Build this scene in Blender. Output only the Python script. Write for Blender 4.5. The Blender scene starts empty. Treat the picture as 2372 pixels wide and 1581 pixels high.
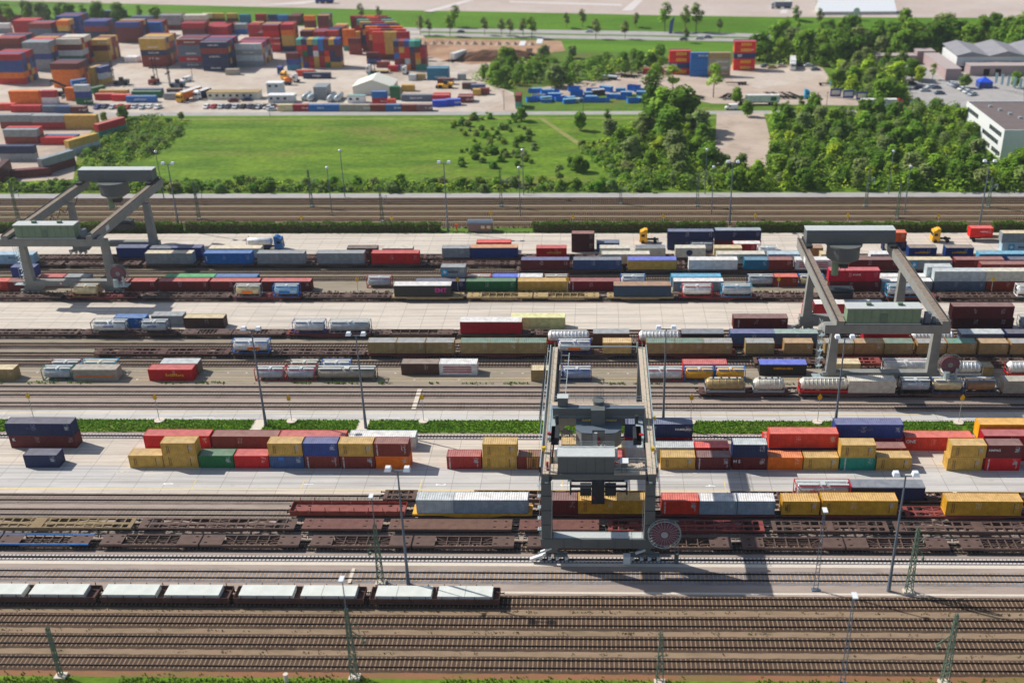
import bpy, bmesh, math, random
from mathutils import Vector, Matrix
scene = bpy.context.scene
COL = scene.collection
rad = math.radians
RNG = random.Random(5)

# ------------------------------------------------------------------ colours
def lin(c):
    c = c / 255.0
    return c / 12.92 if c <= .04045 else ((c + .055) / 1.055) ** 2.4
SRGB = dict(
 mustard=(188,154,82), gold=(228,160,40), gold2=(194,150,54), red=(176,26,32), red2=(204,36,34), crimson=(150,18,40), crimson2=(120,22,38), crimson3=(170,28,58),
 salmon=(196,70,52), salmon2=(176,60,58), salmon3=(196,62,38), orange=(226,112,18), orange2=(206,92,34), rust=(118,50,42), rust2=(134,54,34), rustred=(146,44,42),
 redbrown=(122,52,48), maroon=(92,34,38), maroon2=(112,34,38), darkmaroon=(64,24,28), darkred=(94,28,30), navy=(28,42,78), navy2=(14,54,108), navy3=(34,52,92), navyteal=(32,56,78),
 blue=(22,104,166), blue2=(48,70,130), blue3=(34,84,196), blue4=(30,98,152), slateblue=(64,86,124), slateblue2=(58,84,120), skyblue=(44,150,186), skyblue2=(84,158,186),
 lightblue=(150,186,208), lightblue2=(170,192,204), slate=(92,104,120), grey=(140,146,150), greyblue=(142,156,168), lightgrey=(184,192,194), white=(226,226,222),
 cream=(206,190,152), cream2=(206,202,188), cream3=(200,170,116), cream4=(222,208,178), tan=(158,138,98), tan2=(164,134,94), tangrey=(158,152,140), rusttan=(150,112,80), orangetan=(196,138,92),
 paleyellow=(222,220,160), green=(22,98,58), green2=(34,150,86), teal=(24,128,112), teal2=(92,160,146), tealdark=(58,112,102), tealblue=(36,112,140), palegreen=(128,156,150),
 brown=(92,66,58), brown2=(122,106,92), darkbrown=(78,38,32), ochre=(140,118,80), black=(34,34,40), darkgrey=(62,66,68), silver=(176,182,188), silverblue=(148,160,184), mauve=(124,92,98), skip=(36,118,196), underred=(112,30,32), wagonpink=(142,72,64), flatred=(112,66,58), flatrust=(108,74,60), magenta=(170,50,130), wbrown=(88,62,54))
def vivid(k, c):
    if k in ('wbrown', 'brown', 'darkbrown', 'ochre', 'underred', 'wagonpink', 'flatred', 'flatrust', 'black'): return c
    g = sum(c) / 3.0; return tuple(max(0, min(244, (g + (v - g) * 1.16) * 1.09)) for v in c)
PAL = {k: tuple(lin(v) for v in vivid(k, c)) + (1.0,) for k, c in SRGB.items()}
WORD = dict(mustard='mustard yellow', gold='golden yellow', gold2='deep yellow', red='red', red2='bright red', crimson='crimson', crimson2='dark crimson', crimson3='pinkish crimson',
 salmon='orange-red', salmon2='faded red', salmon3='brick orange', orange='orange', orange2='rusty orange', rust='rust brown', rust2='rusty red', rustred='dull red', redbrown='red-brown',
 maroon='maroon', maroon2='wine red', darkmaroon='blackish maroon', darkred='dark red', navy='navy blue', navy2='deep navy', navy3='navy', navyteal='dark teal-blue', blue='blue', blue2='royal blue',
 blue3='vivid blue', blue4='petrol blue', slateblue='slate blue', slateblue2='dusky blue', skyblue='sky blue', skyblue2='pale sky blue', lightblue='ice blue', lightblue2='pale blue', slate='slate grey', grey='grey',
 greyblue='blue-grey', lightgrey='light grey', white='white', cream='cream', cream2='off-white', cream3='sand coloured', cream4='buff', tan='tan', tan2='warm tan', tangrey='greige', rusttan='rusty tan', orangetan='orange tan',
 paleyellow='pale yellow', green='green', green2='bright green', teal='teal green', teal2='pale teal', tealdark='dark teal', tealblue='teal blue', palegreen='pale green', brown='brown', brown2='dusty brown',
 darkbrown='dark brown', ochre='ochre', black='black', darkgrey='dark grey', silver='silver', silverblue='silver-blue', mauve='mauve', skip='blue', wagonpink='faded red', flatred='faded red-brown', flatrust='rust brown', underred='dark red', magenta='magenta', wbrown='brown')

# ------------------------------------------------------------------ materials
def newmat(name):
    m = bpy.data.materials.new(name); m.use_nodes = True
    nt = m.node_tree; b = nt.nodes['Principled BSDF']
    return m, nt, b
def N(nt, t, **kw):
    n = nt.nodes.new(t)
    for k, v in kw.items(): setattr(n, k, v)
    return n
def noise(nt, scale, detail=4, rough=.6, coord='Object', stretch=None):
    tc = N(nt, 'ShaderNodeTexCoord'); n = N(nt, 'ShaderNodeTexNoise')
    n.inputs['Scale'].default_value = scale; n.inputs['Detail'].default_value = detail; n.inputs['Roughness'].default_value = rough
    src = tc.outputs[coord]
    if stretch:
        mp = N(nt, 'ShaderNodeMapping'); mp.inputs['Scale'].default_value = stretch
        nt.links.new(src, mp.inputs['Vector']); src = mp.outputs['Vector']
    nt.links.new(src, n.inputs['Vector'])
    return n
def ramp(nt, fac, stops):
    r = N(nt, 'ShaderNodeValToRGB'); e = r.color_ramp.elements
    while len(e) < len(stops): e.new(.5)
    for i, (p, c) in enumerate(stops):
        e[i].position = p; e[i].color = c if len(c) == 4 else tuple(c) + (1,)
    nt.links.new(fac, r.inputs['Fac']); return r
def mix(nt, fac, a, b, mode='MIX'):
    m = N(nt, 'ShaderNodeMix', data_type='RGBA', blend_type=mode)
    for s, v in ((0, fac), (6, a), (7, b)):
        if hasattr(v, 'links'): nt.links.new(v, m.inputs[s])
        else: m.inputs[s].default_value = v if s == 0 else (tuple(v) + (1,) if len(v) == 3 else v)
    return m.outputs[2]
def s3(r, g, b): return (lin(r), lin(g), lin(b), 1)

def mat_paint(name, dust_sun=.0, rustamt=.6, attr=False, rough=.55, metal=0.0, spec=.35, marks=0):
    m, nt, b = newmat(name)
    if attr:
        src = N(nt, 'ShaderNodeVertexColor', layer_name='Col').outputs['Color']; rnd = None
    else:
        oi = N(nt, 'ShaderNodeObjectInfo'); src = oi.outputs['Color']
    c = mix(nt, dust_sun, src, s3(205, 196, 184)) if dust_sun else src  # pale blend: dust film, and on roofs painted sunlight too
    n1 = noise(nt, .9, 5, .65)
    r1 = ramp(nt, n1.outputs['Fac'], [(.3, (.72, .70, .68)), (.6, (1, 1, 1)), (.8, (1.12, 1.1, 1.06))])
    c = mix(nt, 1.0, c, r1.outputs['Color'], 'MULTIPLY')
    n2 = noise(nt, 2.6, 6, .75, stretch=(1, 1, .35))
    r2 = ramp(nt, n2.outputs['Fac'], [(.60, (0, 0, 0)), (.72, (rustamt,) * 3)])
    c = mix(nt, r2.outputs['Color'], c, s3(96, 66, 50))
    if marks:      # small painted codes and owner's letters on the long sides
        tc = N(nt, 'ShaderNodeTexCoord'); sx = N(nt, 'ShaderNodeSeparateXYZ'); nt.links.new(tc.outputs['Object'], sx.inputs[0])
        def M2(op, a, b_=0, c_=0):
            q = N(nt, 'ShaderNodeMath', operation=op)
            for k, v in enumerate((a, b_, c_)):
                if hasattr(v, 'links'): nt.links.new(v, q.inputs[k])
                else: q.inputs[k].default_value = v
            return q.outputs[0]
        def band(v, a, b_): return M2('MULTIPLY', M2('GREATER_THAN', v, a), M2('LESS_THAN', v, b_))
        if marks == 1: xm = M2('MODULO', sx.outputs[0], 6.1); msk = M2('MULTIPLY', band(xm, 4.75, 5.6), band(sx.outputs[2], 1.15, 2.35)); sc = (3.2, .1, 4.5); th = .56
        else: msk = M2('MULTIPLY', band(sx.outputs[0], 3.4, 8.6), band(sx.outputs[2], .95, 1.65)); msk = M2('MULTIPLY', msk, M2('GREATER_THAN', oi.outputs['Random'], .45)); sc = (2.2, .1, 1.1); th = .46
        nn = noise(nt, 1.6, 1, .5, stretch=sc); nn.noise_dimensions = '4D'; nt.links.new(M2('MULTIPLY', oi.outputs['Random'], 40), nn.inputs['W'])
        mk = M2('MULTIPLY', msk, M2('GREATER_THAN', nn.outputs['Fac'], th)); c = mix(nt, M2('MULTIPLY', mk, .55 if marks == 1 else .75), c, s3(222, 220, 214))
    nt.links.new(c, b.inputs['Base Color'])
    b.inputs['Roughness'].default_value = rough; b.inputs['Metallic'].default_value = metal; b.inputs['Specular IOR Level'].default_value = spec
    return m
def mat_plain(name, rgb, rough=.7, metal=0, var=.15, scale=1.5):
    m, nt, b = newmat(name); c = s3(*rgb)
    n1 = noise(nt, scale, 5, .65)
    r1 = ramp(nt, n1.outputs['Fac'], [(.3, tuple(1 - var for _ in range(3))), (.7, tuple(1 + var * .6 for _ in range(3)))])
    nt.links.new(mix(nt, 1.0, c, r1.outputs['Color'], 'MULTIPLY'), b.inputs['Base Color'])
    b.inputs['Roughness'].default_value = rough; b.inputs['Metallic'].default_value = metal; b.inputs['Specular IOR Level'].default_value = .3
    return m
def mat_objcol(name, rough=.6, metal=0):
    m, nt, b = newmat(name); oi = N(nt, 'ShaderNodeObjectInfo')
    n1 = noise(nt, 1.1, 5, .65); r1 = ramp(nt, n1.outputs['Fac'], [(.3, (.78,) * 3), (.7, (1.08,) * 3)])
    nt.links.new(mix(nt, 1.0, oi.outputs['Color'], r1.outputs['Color'], 'MULTIPLY'), b.inputs['Base Color'])
    b.inputs['Roughness'].default_value = rough; b.inputs['Metallic'].default_value = metal
    return m
def mat_ground(name, a, b2, c3=None, scale=.35, fine=9, dark=.12, stains=0, stretch=(1, 1, 1), bump=0):
    """gravel, soil or concrete: two tones blended by coarse noise, fine grain on top, optional stains"""
    m, nt, b = newmat(name)
    n1 = noise(nt, scale, 6, .65, stretch=stretch); f = ramp(nt, n1.outputs['Fac'], [(.38, (0, 0, 0)), (.64, (1, 1, 1))])
    c = mix(nt, f.outputs['Color'], s3(*a), s3(*b2))
    if c3:
        n3 = noise(nt, scale * .4, 7, .75, stretch=stretch); f3 = ramp(nt, n3.outputs['Fac'], [(.53, (0, 0, 0)), (.63, (.8, .8, .8))])
        c = mix(nt, f3.outputs['Color'], c, s3(*c3))
    n2 = noise(nt, fine, 3, .7); f2 = ramp(nt, n2.outputs['Fac'], [(.3, (1 - dark,) * 3), (.7, (1 + dark,) * 3)])
    c = mix(nt, 1.0, c, f2.outputs['Color'], 'MULTIPLY')
    if stains:
        n4 = noise(nt, .13, 7, .7, stretch=(1, 3, 1)); f4 = ramp(nt, n4.outputs['Fac'], [(.55, (0, 0, 0)), (.7, (stains,) * 3)])
        c = mix(nt, f4.outputs['Color'], c, s3(120, 108, 96))
    nt.links.new(c, b.inputs['Base Color']); b.inputs['Roughness'].default_value = .9; b.inputs['Specular IOR Level'].default_value = .15
    if bump:
        bp = N(nt, 'ShaderNodeBump'); bp.inputs['Strength'].default_value = bump; bp.inputs['Distance'].default_value = .12
        nt.links.new(n2.outputs['Fac'], bp.inputs['Height']); nt.links.new(bp.outputs['Normal'], b.inputs['Normal'])
    return m
def mat_slabs(name, a, b2, px=5.0, py=4.2, stains=.35):
    """concrete poured in panels with darker joints, rust and tyre stains"""
    m, nt, b = newmat(name)
    tc = N(nt, 'ShaderNodeTexCoord'); mp = N(nt, 'ShaderNodeMapping'); nt.links.new(tc.outputs['Object'], mp.inputs['Vector'])
    br = N(nt, 'ShaderNodeTexBrick'); br.offset = 0; br.inputs['Scale'].default_value = 1
    br.inputs['Brick Width'].default_value = px; br.inputs['Row Height'].default_value = py; br.inputs['Mortar Size'].default_value = .05
    br.inputs['Color1'].default_value = s3(*a); br.inputs['Color2'].default_value = s3(*b2); br.inputs['Mortar'].default_value = s3(*[v * .76 for v in a])
    nt.links.new(mp.outputs['Vector'], br.inputs['Vector'])
    n1 = noise(nt, .25, 6, .7, stretch=(.35, 1.6, 1)); f = ramp(nt, n1.outputs['Fac'], [(.35, (.9, .895, .89)), (.65, (1.05, 1.045, 1.04))])
    c = mix(nt, 1.0, br.outputs['Color'], f.outputs['Color'], 'MULTIPLY')
    n4 = noise(nt, .35, 8, .75, stretch=(.5, 1.5, 1)); f4 = ramp(nt, n4.outputs['Fac'], [(.57, (0, 0, 0)), (.72, (stains,) * 3)])
    c = mix(nt, f4.outputs['Color'], c, s3(150, 122, 96))
    n5 = noise(nt, .09, 5, .6, stretch=(.25, 12, 1)); f5 = ramp(nt, n5.outputs['Fac'], [(.48, (0, 0, 0)), (.6, (.42,) * 3)])
    c = mix(nt, f5.outputs['Color'], c, s3(146, 140, 134))
    n6 = noise(nt, .8, 2, .4, stretch=(.6, 1, 1)); f6 = ramp(nt, n6.outputs['Fac'], [(.68, (0, 0, 0)), (.7, (.3,) * 3)])
    c = mix(nt, f6.outputs['Color'], c, s3(168, 162, 154))
    nt.links.new(c, b.inputs['Base Color']); b.inputs['Roughness'].default_value = .85; b.inputs['Specular IOR Level'].default_value = .2
    return m
def mat_leaf(name, vary=.5):
    m, nt, b = newmat(name); oi = N(nt, 'ShaderNodeObjectInfo')
    at = N(nt, 'ShaderNodeVertexColor', layer_name='Col')
    c = mix(nt, 1.0, oi.outputs['Color'], at.outputs['Color'], 'MULTIPLY')
    nt.links.new(c, b.inputs['Base Color']); b.inputs['Roughness'].default_value = .7; b.inputs['Specular IOR Level'].default_value = .15
    tr = N(nt, 'ShaderNodeBsdfTranslucent'); ms = N(nt, 'ShaderNodeMixShader'); ms.inputs[0].default_value = .3
    nt.links.new(c, tr.inputs['Color']); out = nt.nodes['Material Output']
    nt.links.new(b.outputs[0], ms.inputs[1]); nt.links.new(tr.outputs[0], ms.inputs[2]); nt.links.new(ms.outputs[0], out.inputs['Surface'])
    return m

M = {}
M['paint'] = mat_paint('container_paint', 0, .35)
M['walls'] = mat_paint('container_wall_paint', 0, .35, marks=1)
M['roof'] = mat_paint('sunlit_weathered_roof_paint', .3, .5)  # roofs mixed paler: dust, with sunlit brightness put into the colour
M['far'] = mat_paint('far_container_paint', .03, .25, marks=2)
M['farroof'] = mat_paint('far_roof_paint', .3, .3)  # far roofs get the same pale mix of dust and painted sunlight
M['stuff'] = mat_paint('stack_paint', .05, .25, attr=True)
M['curtain'] = mat_paint('curtain_paint', 0, .15, rough=.5)
M['tank'] = mat_paint('tank_shell', .05, .35, rough=.38, metal=.25)
M['trim'] = mat_objcol('frame_paint', .55)
M['wagon'] = mat_paint('rusty_wagon_steel', .06, .55, rough=.8)
M['bogie'] = mat_plain('greasy_dark_steel', (44, 38, 36), .8)
M['vinyl'] = mat_objcol('lettering_paint', .6)
M['steel'] = mat_plain('grey_crane_paint', (104, 108, 106), .55, 0, .08, .4)
M['steelold'] = mat_plain('old_crane_paint', (142, 142, 136), .65, 0, .16, .5)
M['deck'] = mat_plain('walkway_grating', (196, 180, 160), .85, 0, .15, 2)
M['deckold'] = mat_plain('weathered_girder_top', (142, 128, 114), .85, 0, .3, 1.2)
M['trimsteel'] = mat_plain('pale_galvanised_steel', (176, 190, 192), .5, .3, .08)
M['darksteel'] = mat_plain('dark_steel', (56, 60, 64), .6, .2)
M['whitepaint'] = mat_plain('white_paint', (226, 228, 226), .5, 0, .05)
M['redpaint'] = mat_plain('red_paint', (176, 28, 34), .5)
M['yellowpaint'] = mat_plain('yellow_paint', (232, 186, 20), .5)
M['reel'] = mat_plain('reel_cable', (124, 70, 82), .8, 0, .25, 3)
M['greenhouse'] = mat_plain('pale_green_cladding', (124, 146, 118), .6, 0, .14, .8)
M['houseroof'] = mat_plain('light_roof_sheet', (196, 200, 196), .6, 0, .1)
M['mast'] = mat_plain('galvanised_mast', (108, 120, 132), .5, .2, .06)
M['catgreen'] = mat_plain('dark_green_mast_paint', (104, 124, 106), .7, 0, .15)
M['rail'] = mat_plain('rusty_rail', (46, 38, 34), .6, .3, .2)
M['sleeper_tan'] = mat_plain('sleeper_concrete_tan', (196, 160, 122), .9, 0, .25, 3)
M['sleeper_brown'] = mat_plain('sleeper_wood', (158, 132, 106), .9, 0, .3, 3)
M['sleeper_grey'] = mat_plain('sleeper_grey', (160, 144, 130), .9, 0, .25, 3)
M['sleeper_pale'] = mat_plain('pale_sleeper_ends', (212, 204, 198), .9, 0, .15, 3)
M['ballast_brown'] = mat_ground('rusty_ballast', (82, 66, 55), (97, 80, 67), (68, 56, 47), .5, 7, .36, bump=.6)
M['ballast_grey'] = mat_ground('grey_ballast', (150, 146, 146), (132, 126, 124), (120, 112, 108), .5, 7, .3, bump=.6)
M['ballast_mid'] = mat_ground('worn_ballast', (148, 134, 124), (134, 121, 112), (122, 110, 100), .5, 7, .28, bump=.6)
M['ballast_weedy'] = mat_ground('dark_worn_ballast', (118, 102, 88), (104, 88, 76), (104, 96, 66), .5, 7, .28, bump=.6)
M['ballast_dark'] = mat_ground('oily_ballast', (84, 74, 70), (100, 90, 84), (62, 54, 52), .5, 7, .3, bump=.6)
M['sand'] = mat_ground('sandy_path', (152, 130, 106), (140, 119, 97), (126, 112, 86), .6, 5, .12, stretch=(.4, 1.5, 1))
M['soil'] = mat_ground('orange_soil', (150, 104, 76), (136, 100, 72), (120, 110, 66), .5, 5, .16, stretch=(.3, 1.5, 1))
M['gravel'] = mat_ground('fine_gravel', (172, 156, 144), (160, 144, 132), (150, 136, 122), .4, 6, .12, stretch=(.3, 1.5, 1))
M['greyearth'] = mat_ground('grey_earth', (158, 146, 130), (146, 134, 116), (132, 126, 100), .35, 6, .12, stretch=(.3, 1.8, 1))
M['weedy'] = mat_ground('weedy_track_ground', (142, 128, 106), (130, 118, 94), (112, 112, 66), .3, 6, .15, stretch=(.12, 2.2, 1))
M['yardground'] = mat_ground('yard_hardstand', (206, 194, 180), (186, 170, 154), (160, 146, 132), .05, 2, .06, stains=.5)
M['lotground'] = mat_ground('lot_gravel', (196, 178, 162), (180, 162, 146), (162, 146, 130), .07, 2, .07, stains=.3)
M['dirt'] = mat_ground('brown_dirt', (184, 150, 122), (160, 126, 100), (130, 98, 78), .08, 2, .1)
M['asphalt'] = mat_ground('pale_asphalt', (176, 172, 168), (164, 160, 156), None, .2, 4, .05)
M['concrete'] = mat_slabs('lane_concrete', (202, 199, 194), (196, 192, 187), 5.0, 4.2, .2)
M['concrete_warm'] = mat_slabs('warm_concrete', (214, 202, 186), (206, 195, 180), 5.0, 3.3, .4)
M['concrete_far'] = mat_slabs('far_lane_concrete', (216, 205, 190), (210, 199, 184), 5.0, 3.75, .2)
M['kerb'] = mat_plain('concrete_strip', (218, 206, 188), .9, 0, .08)
M['line'] = mat_plain('white_marking', (232, 230, 224), .8, 0, .1)
M['yline'] = mat_plain('yellow_marking', (234, 208, 140), .8, 0, .12)
M['field'] = mat_ground('meadow_grass', (80, 112, 28), (112, 140, 38), (118, 122, 56), .1, .5, .3, stretch=(.4, 1.2, 1))
M['field2'] = mat_ground('embankment_grass', (80, 120, 28), (98, 138, 36), (74, 104, 28), .03, .6, .16, stretch=(.3, 1.5, 1))
M['scrub'] = mat_ground('scrub_floor', (82, 112, 38), (98, 126, 44), (110, 102, 62), .1, 1.2, .2)
M['path'] = mat_ground('trodden_path', (150, 146, 92), (128, 134, 70), None, .2, 2, .1)
M['farlot'] = mat_ground('far_parking_lot', (196, 182, 172), (184, 168, 158), (204, 194, 188), .02, .3, .05)
M['farpath'] = mat_plain('pale_lot_lane', (212, 204, 199), .9, 0, .05, .1)
M['leaf'] = mat_leaf('leaves')
M['bark'] = mat_plain('bark', (92, 78, 62), .9, 0, .2)
M['glass'] = mat_plain('dark_glass', (34, 46, 54), .15, 0, .1)
M['slab'] = mat_ground('cast_concrete_slab', (222, 225, 216), (208, 211, 202), None, .5, 4, .04)
M['tyre'] = mat_plain('tyre', (28, 28, 30), .9)
M['brick'] = mat_plain('brown_brick', (132, 112, 104), .9, 0, .15, 3)
M['chrome'] = mat_plain('lamp_glass', (236, 240, 244), .25, .1, .03)

# ------------------------------------------------------------------ mesh builder
class MB:
    def __init__(s): s.v = []; s.f = []; s.m = []; s.c = []
    def quadbox(s, p, m=0, col=None):
        i = len(s.v); s.v += p
        for q in ((0, 3, 2, 1), (4, 5, 6, 7), (0, 1, 5, 4), (1, 2, 6, 5), (2, 3, 7, 6), (3, 0, 4, 7)):
            s.f.append(tuple(i + k for k in q)); s.m.append(m); s.c.append(col)
    def box(s, x0, y0, z0, x1, y1, z1, m=0, col=None):
        s.quadbox([(x0, y0, z0), (x1, y0, z0), (x1, y1, z0), (x0, y1, z0), (x0, y0, z1), (x1, y0, z1), (x1, y1, z1), (x0, y1, z1)], m, col)
    def taper(s, b, t, z0, z1, m=0):
        s.quadbox([(b[0], b[1], z0), (b[2], b[1], z0), (b[2], b[3], z0), (b[0], b[3], z0), (t[0], t[1], z1), (t[2], t[1], z1), (t[2], t[3], z1), (t[0], t[3], z1)], m)
    def beam(s, a, b, w, h=None, m=0):
        a = Vector(a); b = Vector(b); h = h or w; d = (b - a).normalized()
        up = Vector((0, 0, 1)) if abs(d.z) < .95 else Vector((0, 1, 0))
        r = d.cross(up).normalized() * w / 2; uu = r.cross(d).normalized() * h / 2
        s.quadbox([tuple(p) for p in (a - r - uu, a + r - uu, a + r + uu, a - r + uu, b - r - uu, b + r - uu, b + r + uu, b - r + uu)], m)
    def quad(s, a, b, c, d, m=0, col=None):
        i = len(s.v); s.v += [a, b, c, d]; s.f.append((i, i + 1, i + 2, i + 3)); s.m.append(m); s.c.append(col)
    def poly(s, pts, m=0, col=None):
        i = len(s.v); s.v += pts; s.f.append(tuple(range(i, i + len(pts)))); s.m.append(m); s.c.append(col)
    def cyl(s, a, b, r, n=12, m=0, r2=None, caps=True):
        a = Vector(a); b = Vector(b); r2 = r if r2 is None else r2; d = (b - a).normalized()
        up = Vector((0, 0, 1)) if abs(d.z) < .9 else Vector((1, 0, 0)); x = d.cross(up).normalized(); y = x.cross(d)
        i = len(s.v)
        for k in range(n):
            t = 2 * math.pi * k / n; o = x * math.cos(t) + y * math.sin(t)
            s.v.append(tuple(a + o * r)); s.v.append(tuple(b + o * r2))
        for k in range(n):
            j = (k + 1) % n; s.f.append((i + 2 * k, i + 2 * j, i + 2 * j + 1, i + 2 * k + 1)); s.m.append(m); s.c.append(None)
        if caps:
            s.f.append(tuple(i + 2 * k for k in range(n))[::-1]); s.m.append(m); s.c.append(None)
            s.f.append(tuple(i + 2 * k + 1 for k in range(n))); s.m.append(m); s.c.append(None)
    def lathe_x(s, prof, yc, zc, n=18, m=0):
        """profile [(x, r)] turned round the x axis"""
        i = len(s.v)
        for x, r in prof:
            for k in range(n):
                t = 2 * math.pi * k / n; s.v.append((x, yc + r * math.cos(t), zc + r * math.sin(t)))
        for j in range(len(prof) - 1):
            for k in range(n):
                k2 = (k + 1) % n; s.f.append((i + j * n + k, i + j * n + k2, i + (j + 1) * n + k2, i + (j + 1) * n + k)); s.m.append(m); s.c.append(None)
        s.f.append(tuple(i + k for k in range(n))); s.m.append(m); s.c.append(None)
        e = i + (len(prof) - 1) * n; s.f.append(tuple(e + k for k in range(n))[::-1]); s.m.append(m); s.c.append(None)
    def mesh(s, name, mats, smooth=False, colattr=False):
        me = bpy.data.meshes.new(name); me.from_pydata(s.v, [], s.f)
        for mm in (mats if isinstance(mats, (list, tuple)) else [mats]): me.materials.append(mm)
        if any(s.m): me.polygons.foreach_set('material_index', s.m)
        if smooth: me.polygons.foreach_set('use_smooth', [True] * len(s.f))
        if colattr:
            ca = me.color_attributes.new('Col', 'FLOAT_COLOR', 'CORNER'); buf = []
            for f, c in zip(s.f, s.c): buf += list(c or (1, 1, 1, 1)) * len(f)
            ca.data.foreach_set('color', buf)
        me.update(); return me
def link(name, me, parent=None, loc=None, col=None):
    o = bpy.data.objects.new(name, me); COL.objects.link(o)
    if parent is not None: o.parent = parent
    if loc is not None: o.location = loc
    if col is not None: o.color = col if not isinstance(col, str) else PAL[col]
    return o
def part(name, mb, mats, parent=None, col=None, smooth=False, loc=None, colattr=False):
    return link(name, mb.mesh(name, mats, smooth, colattr), parent, loc, col)
def empty(name, loc, rz=0):
    o = bpy.data.objects.new(name, None); COL.objects.link(o); o.location = loc; o.rotation_euler.z = rz; o.empty_display_size = .5; return o
def tag(o, label=None, cat=None, group=None, kind=None):
    if label: o['label'] = label
    if cat: o['category'] = cat
    if group: o['group'] = group
    if kind: o['kind'] = kind
    return o
def copy_tree(o, parent=None):
    c = o.copy(); COL.objects.link(c); c.parent = parent
    for ch in KIDS.get(o.name, []): copy_tree(ch, c)
    return c
KIDS = {}
def index_kids(o):
    ks = [x for x in bpy.data.objects if x.parent == o]; KIDS[o.name] = ks
    for k in ks: index_kids(k)

ORD = ['first','second','third','fourth','fifth','sixth','seventh','eighth','ninth','tenth','eleventh','twelfth','thirteenth','fourteenth','fifteenth','sixteenth','seventeenth','eighteenth','nineteenth']
TENS = ['', '', 'twenty', 'thirty', 'forty', 'fifty', 'sixty', 'seventy', 'eighty', 'ninety']
def ordinal(i):
    i += 1
    if i < 20: return ORD[i - 1]
    if i % 10 == 0: return TENS[i // 10][:-1] + 'ieth'
    return TENS[i // 10] + '-' + ORD[i % 10 - 1]
PENDING = []          # (object, x, phrase before, phrase after)
def pend(o, x, head, tail, cat, group=None):
    PENDING.append((o, x, head, tail)); tag(o, None, cat, group)
def settle():
    d = {}
    for p in PENDING: d.setdefault((p[2], p[3]), []).append(p)
    for (head, tail), L in d.items():
        L.sort(key=lambda p: p[1])
        for i, p in enumerate(L):
            if len(L) == 1: s = f'{head} {tail}'
            elif i == 0: s = f'leftmost {head} {tail}'
            elif i == len(L) - 1: s = f'rightmost {head} {tail}'
            else: s = f'{ordinal(i)} {head} from left {tail}'
            p[0]['label'] = s

# ------------------------------------------------------------------ lettering
_T = {}
def text_mesh(s, size, col_ok=True):
    k = (s, round(size, 2))
    if k in _T: return _T[k]
    cu = bpy.data.curves.new('lettering', 'FONT'); cu.body = s; cu.size = size; cu.align_x = 'CENTER'; cu.align_y = 'CENTER'; cu.extrude = .008; cu.offset = size * .018
    ob = bpy.data.objects.new('lettering', cu); COL.objects.link(ob)
    dg = bpy.context.evaluated_depsgraph_get(); me = bpy.data.meshes.new_from_object(ob.evaluated_get(dg))
    bpy.data.objects.remove(ob); me.materials.clear(); me.materials.append(M['vinyl']); me.name = 'lettering'
    _T[k] = me; return me
def letter(s, size, parent, x, y, z, col, vertical=False, name='lettering'):
    o = link(name, text_mesh(s, size), parent, (x, y, z), col)
    o.rotation_euler = (rad(90), rad(-90) if vertical else 0, 0) if not vertical else (rad(90), 0, 0)
    if vertical: o.rotation_euler = (Matrix.Rotation(rad(-90), 3, 'Y') @ Matrix.Rotation(rad(90), 3, 'X')).to_euler()
    return o

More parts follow.
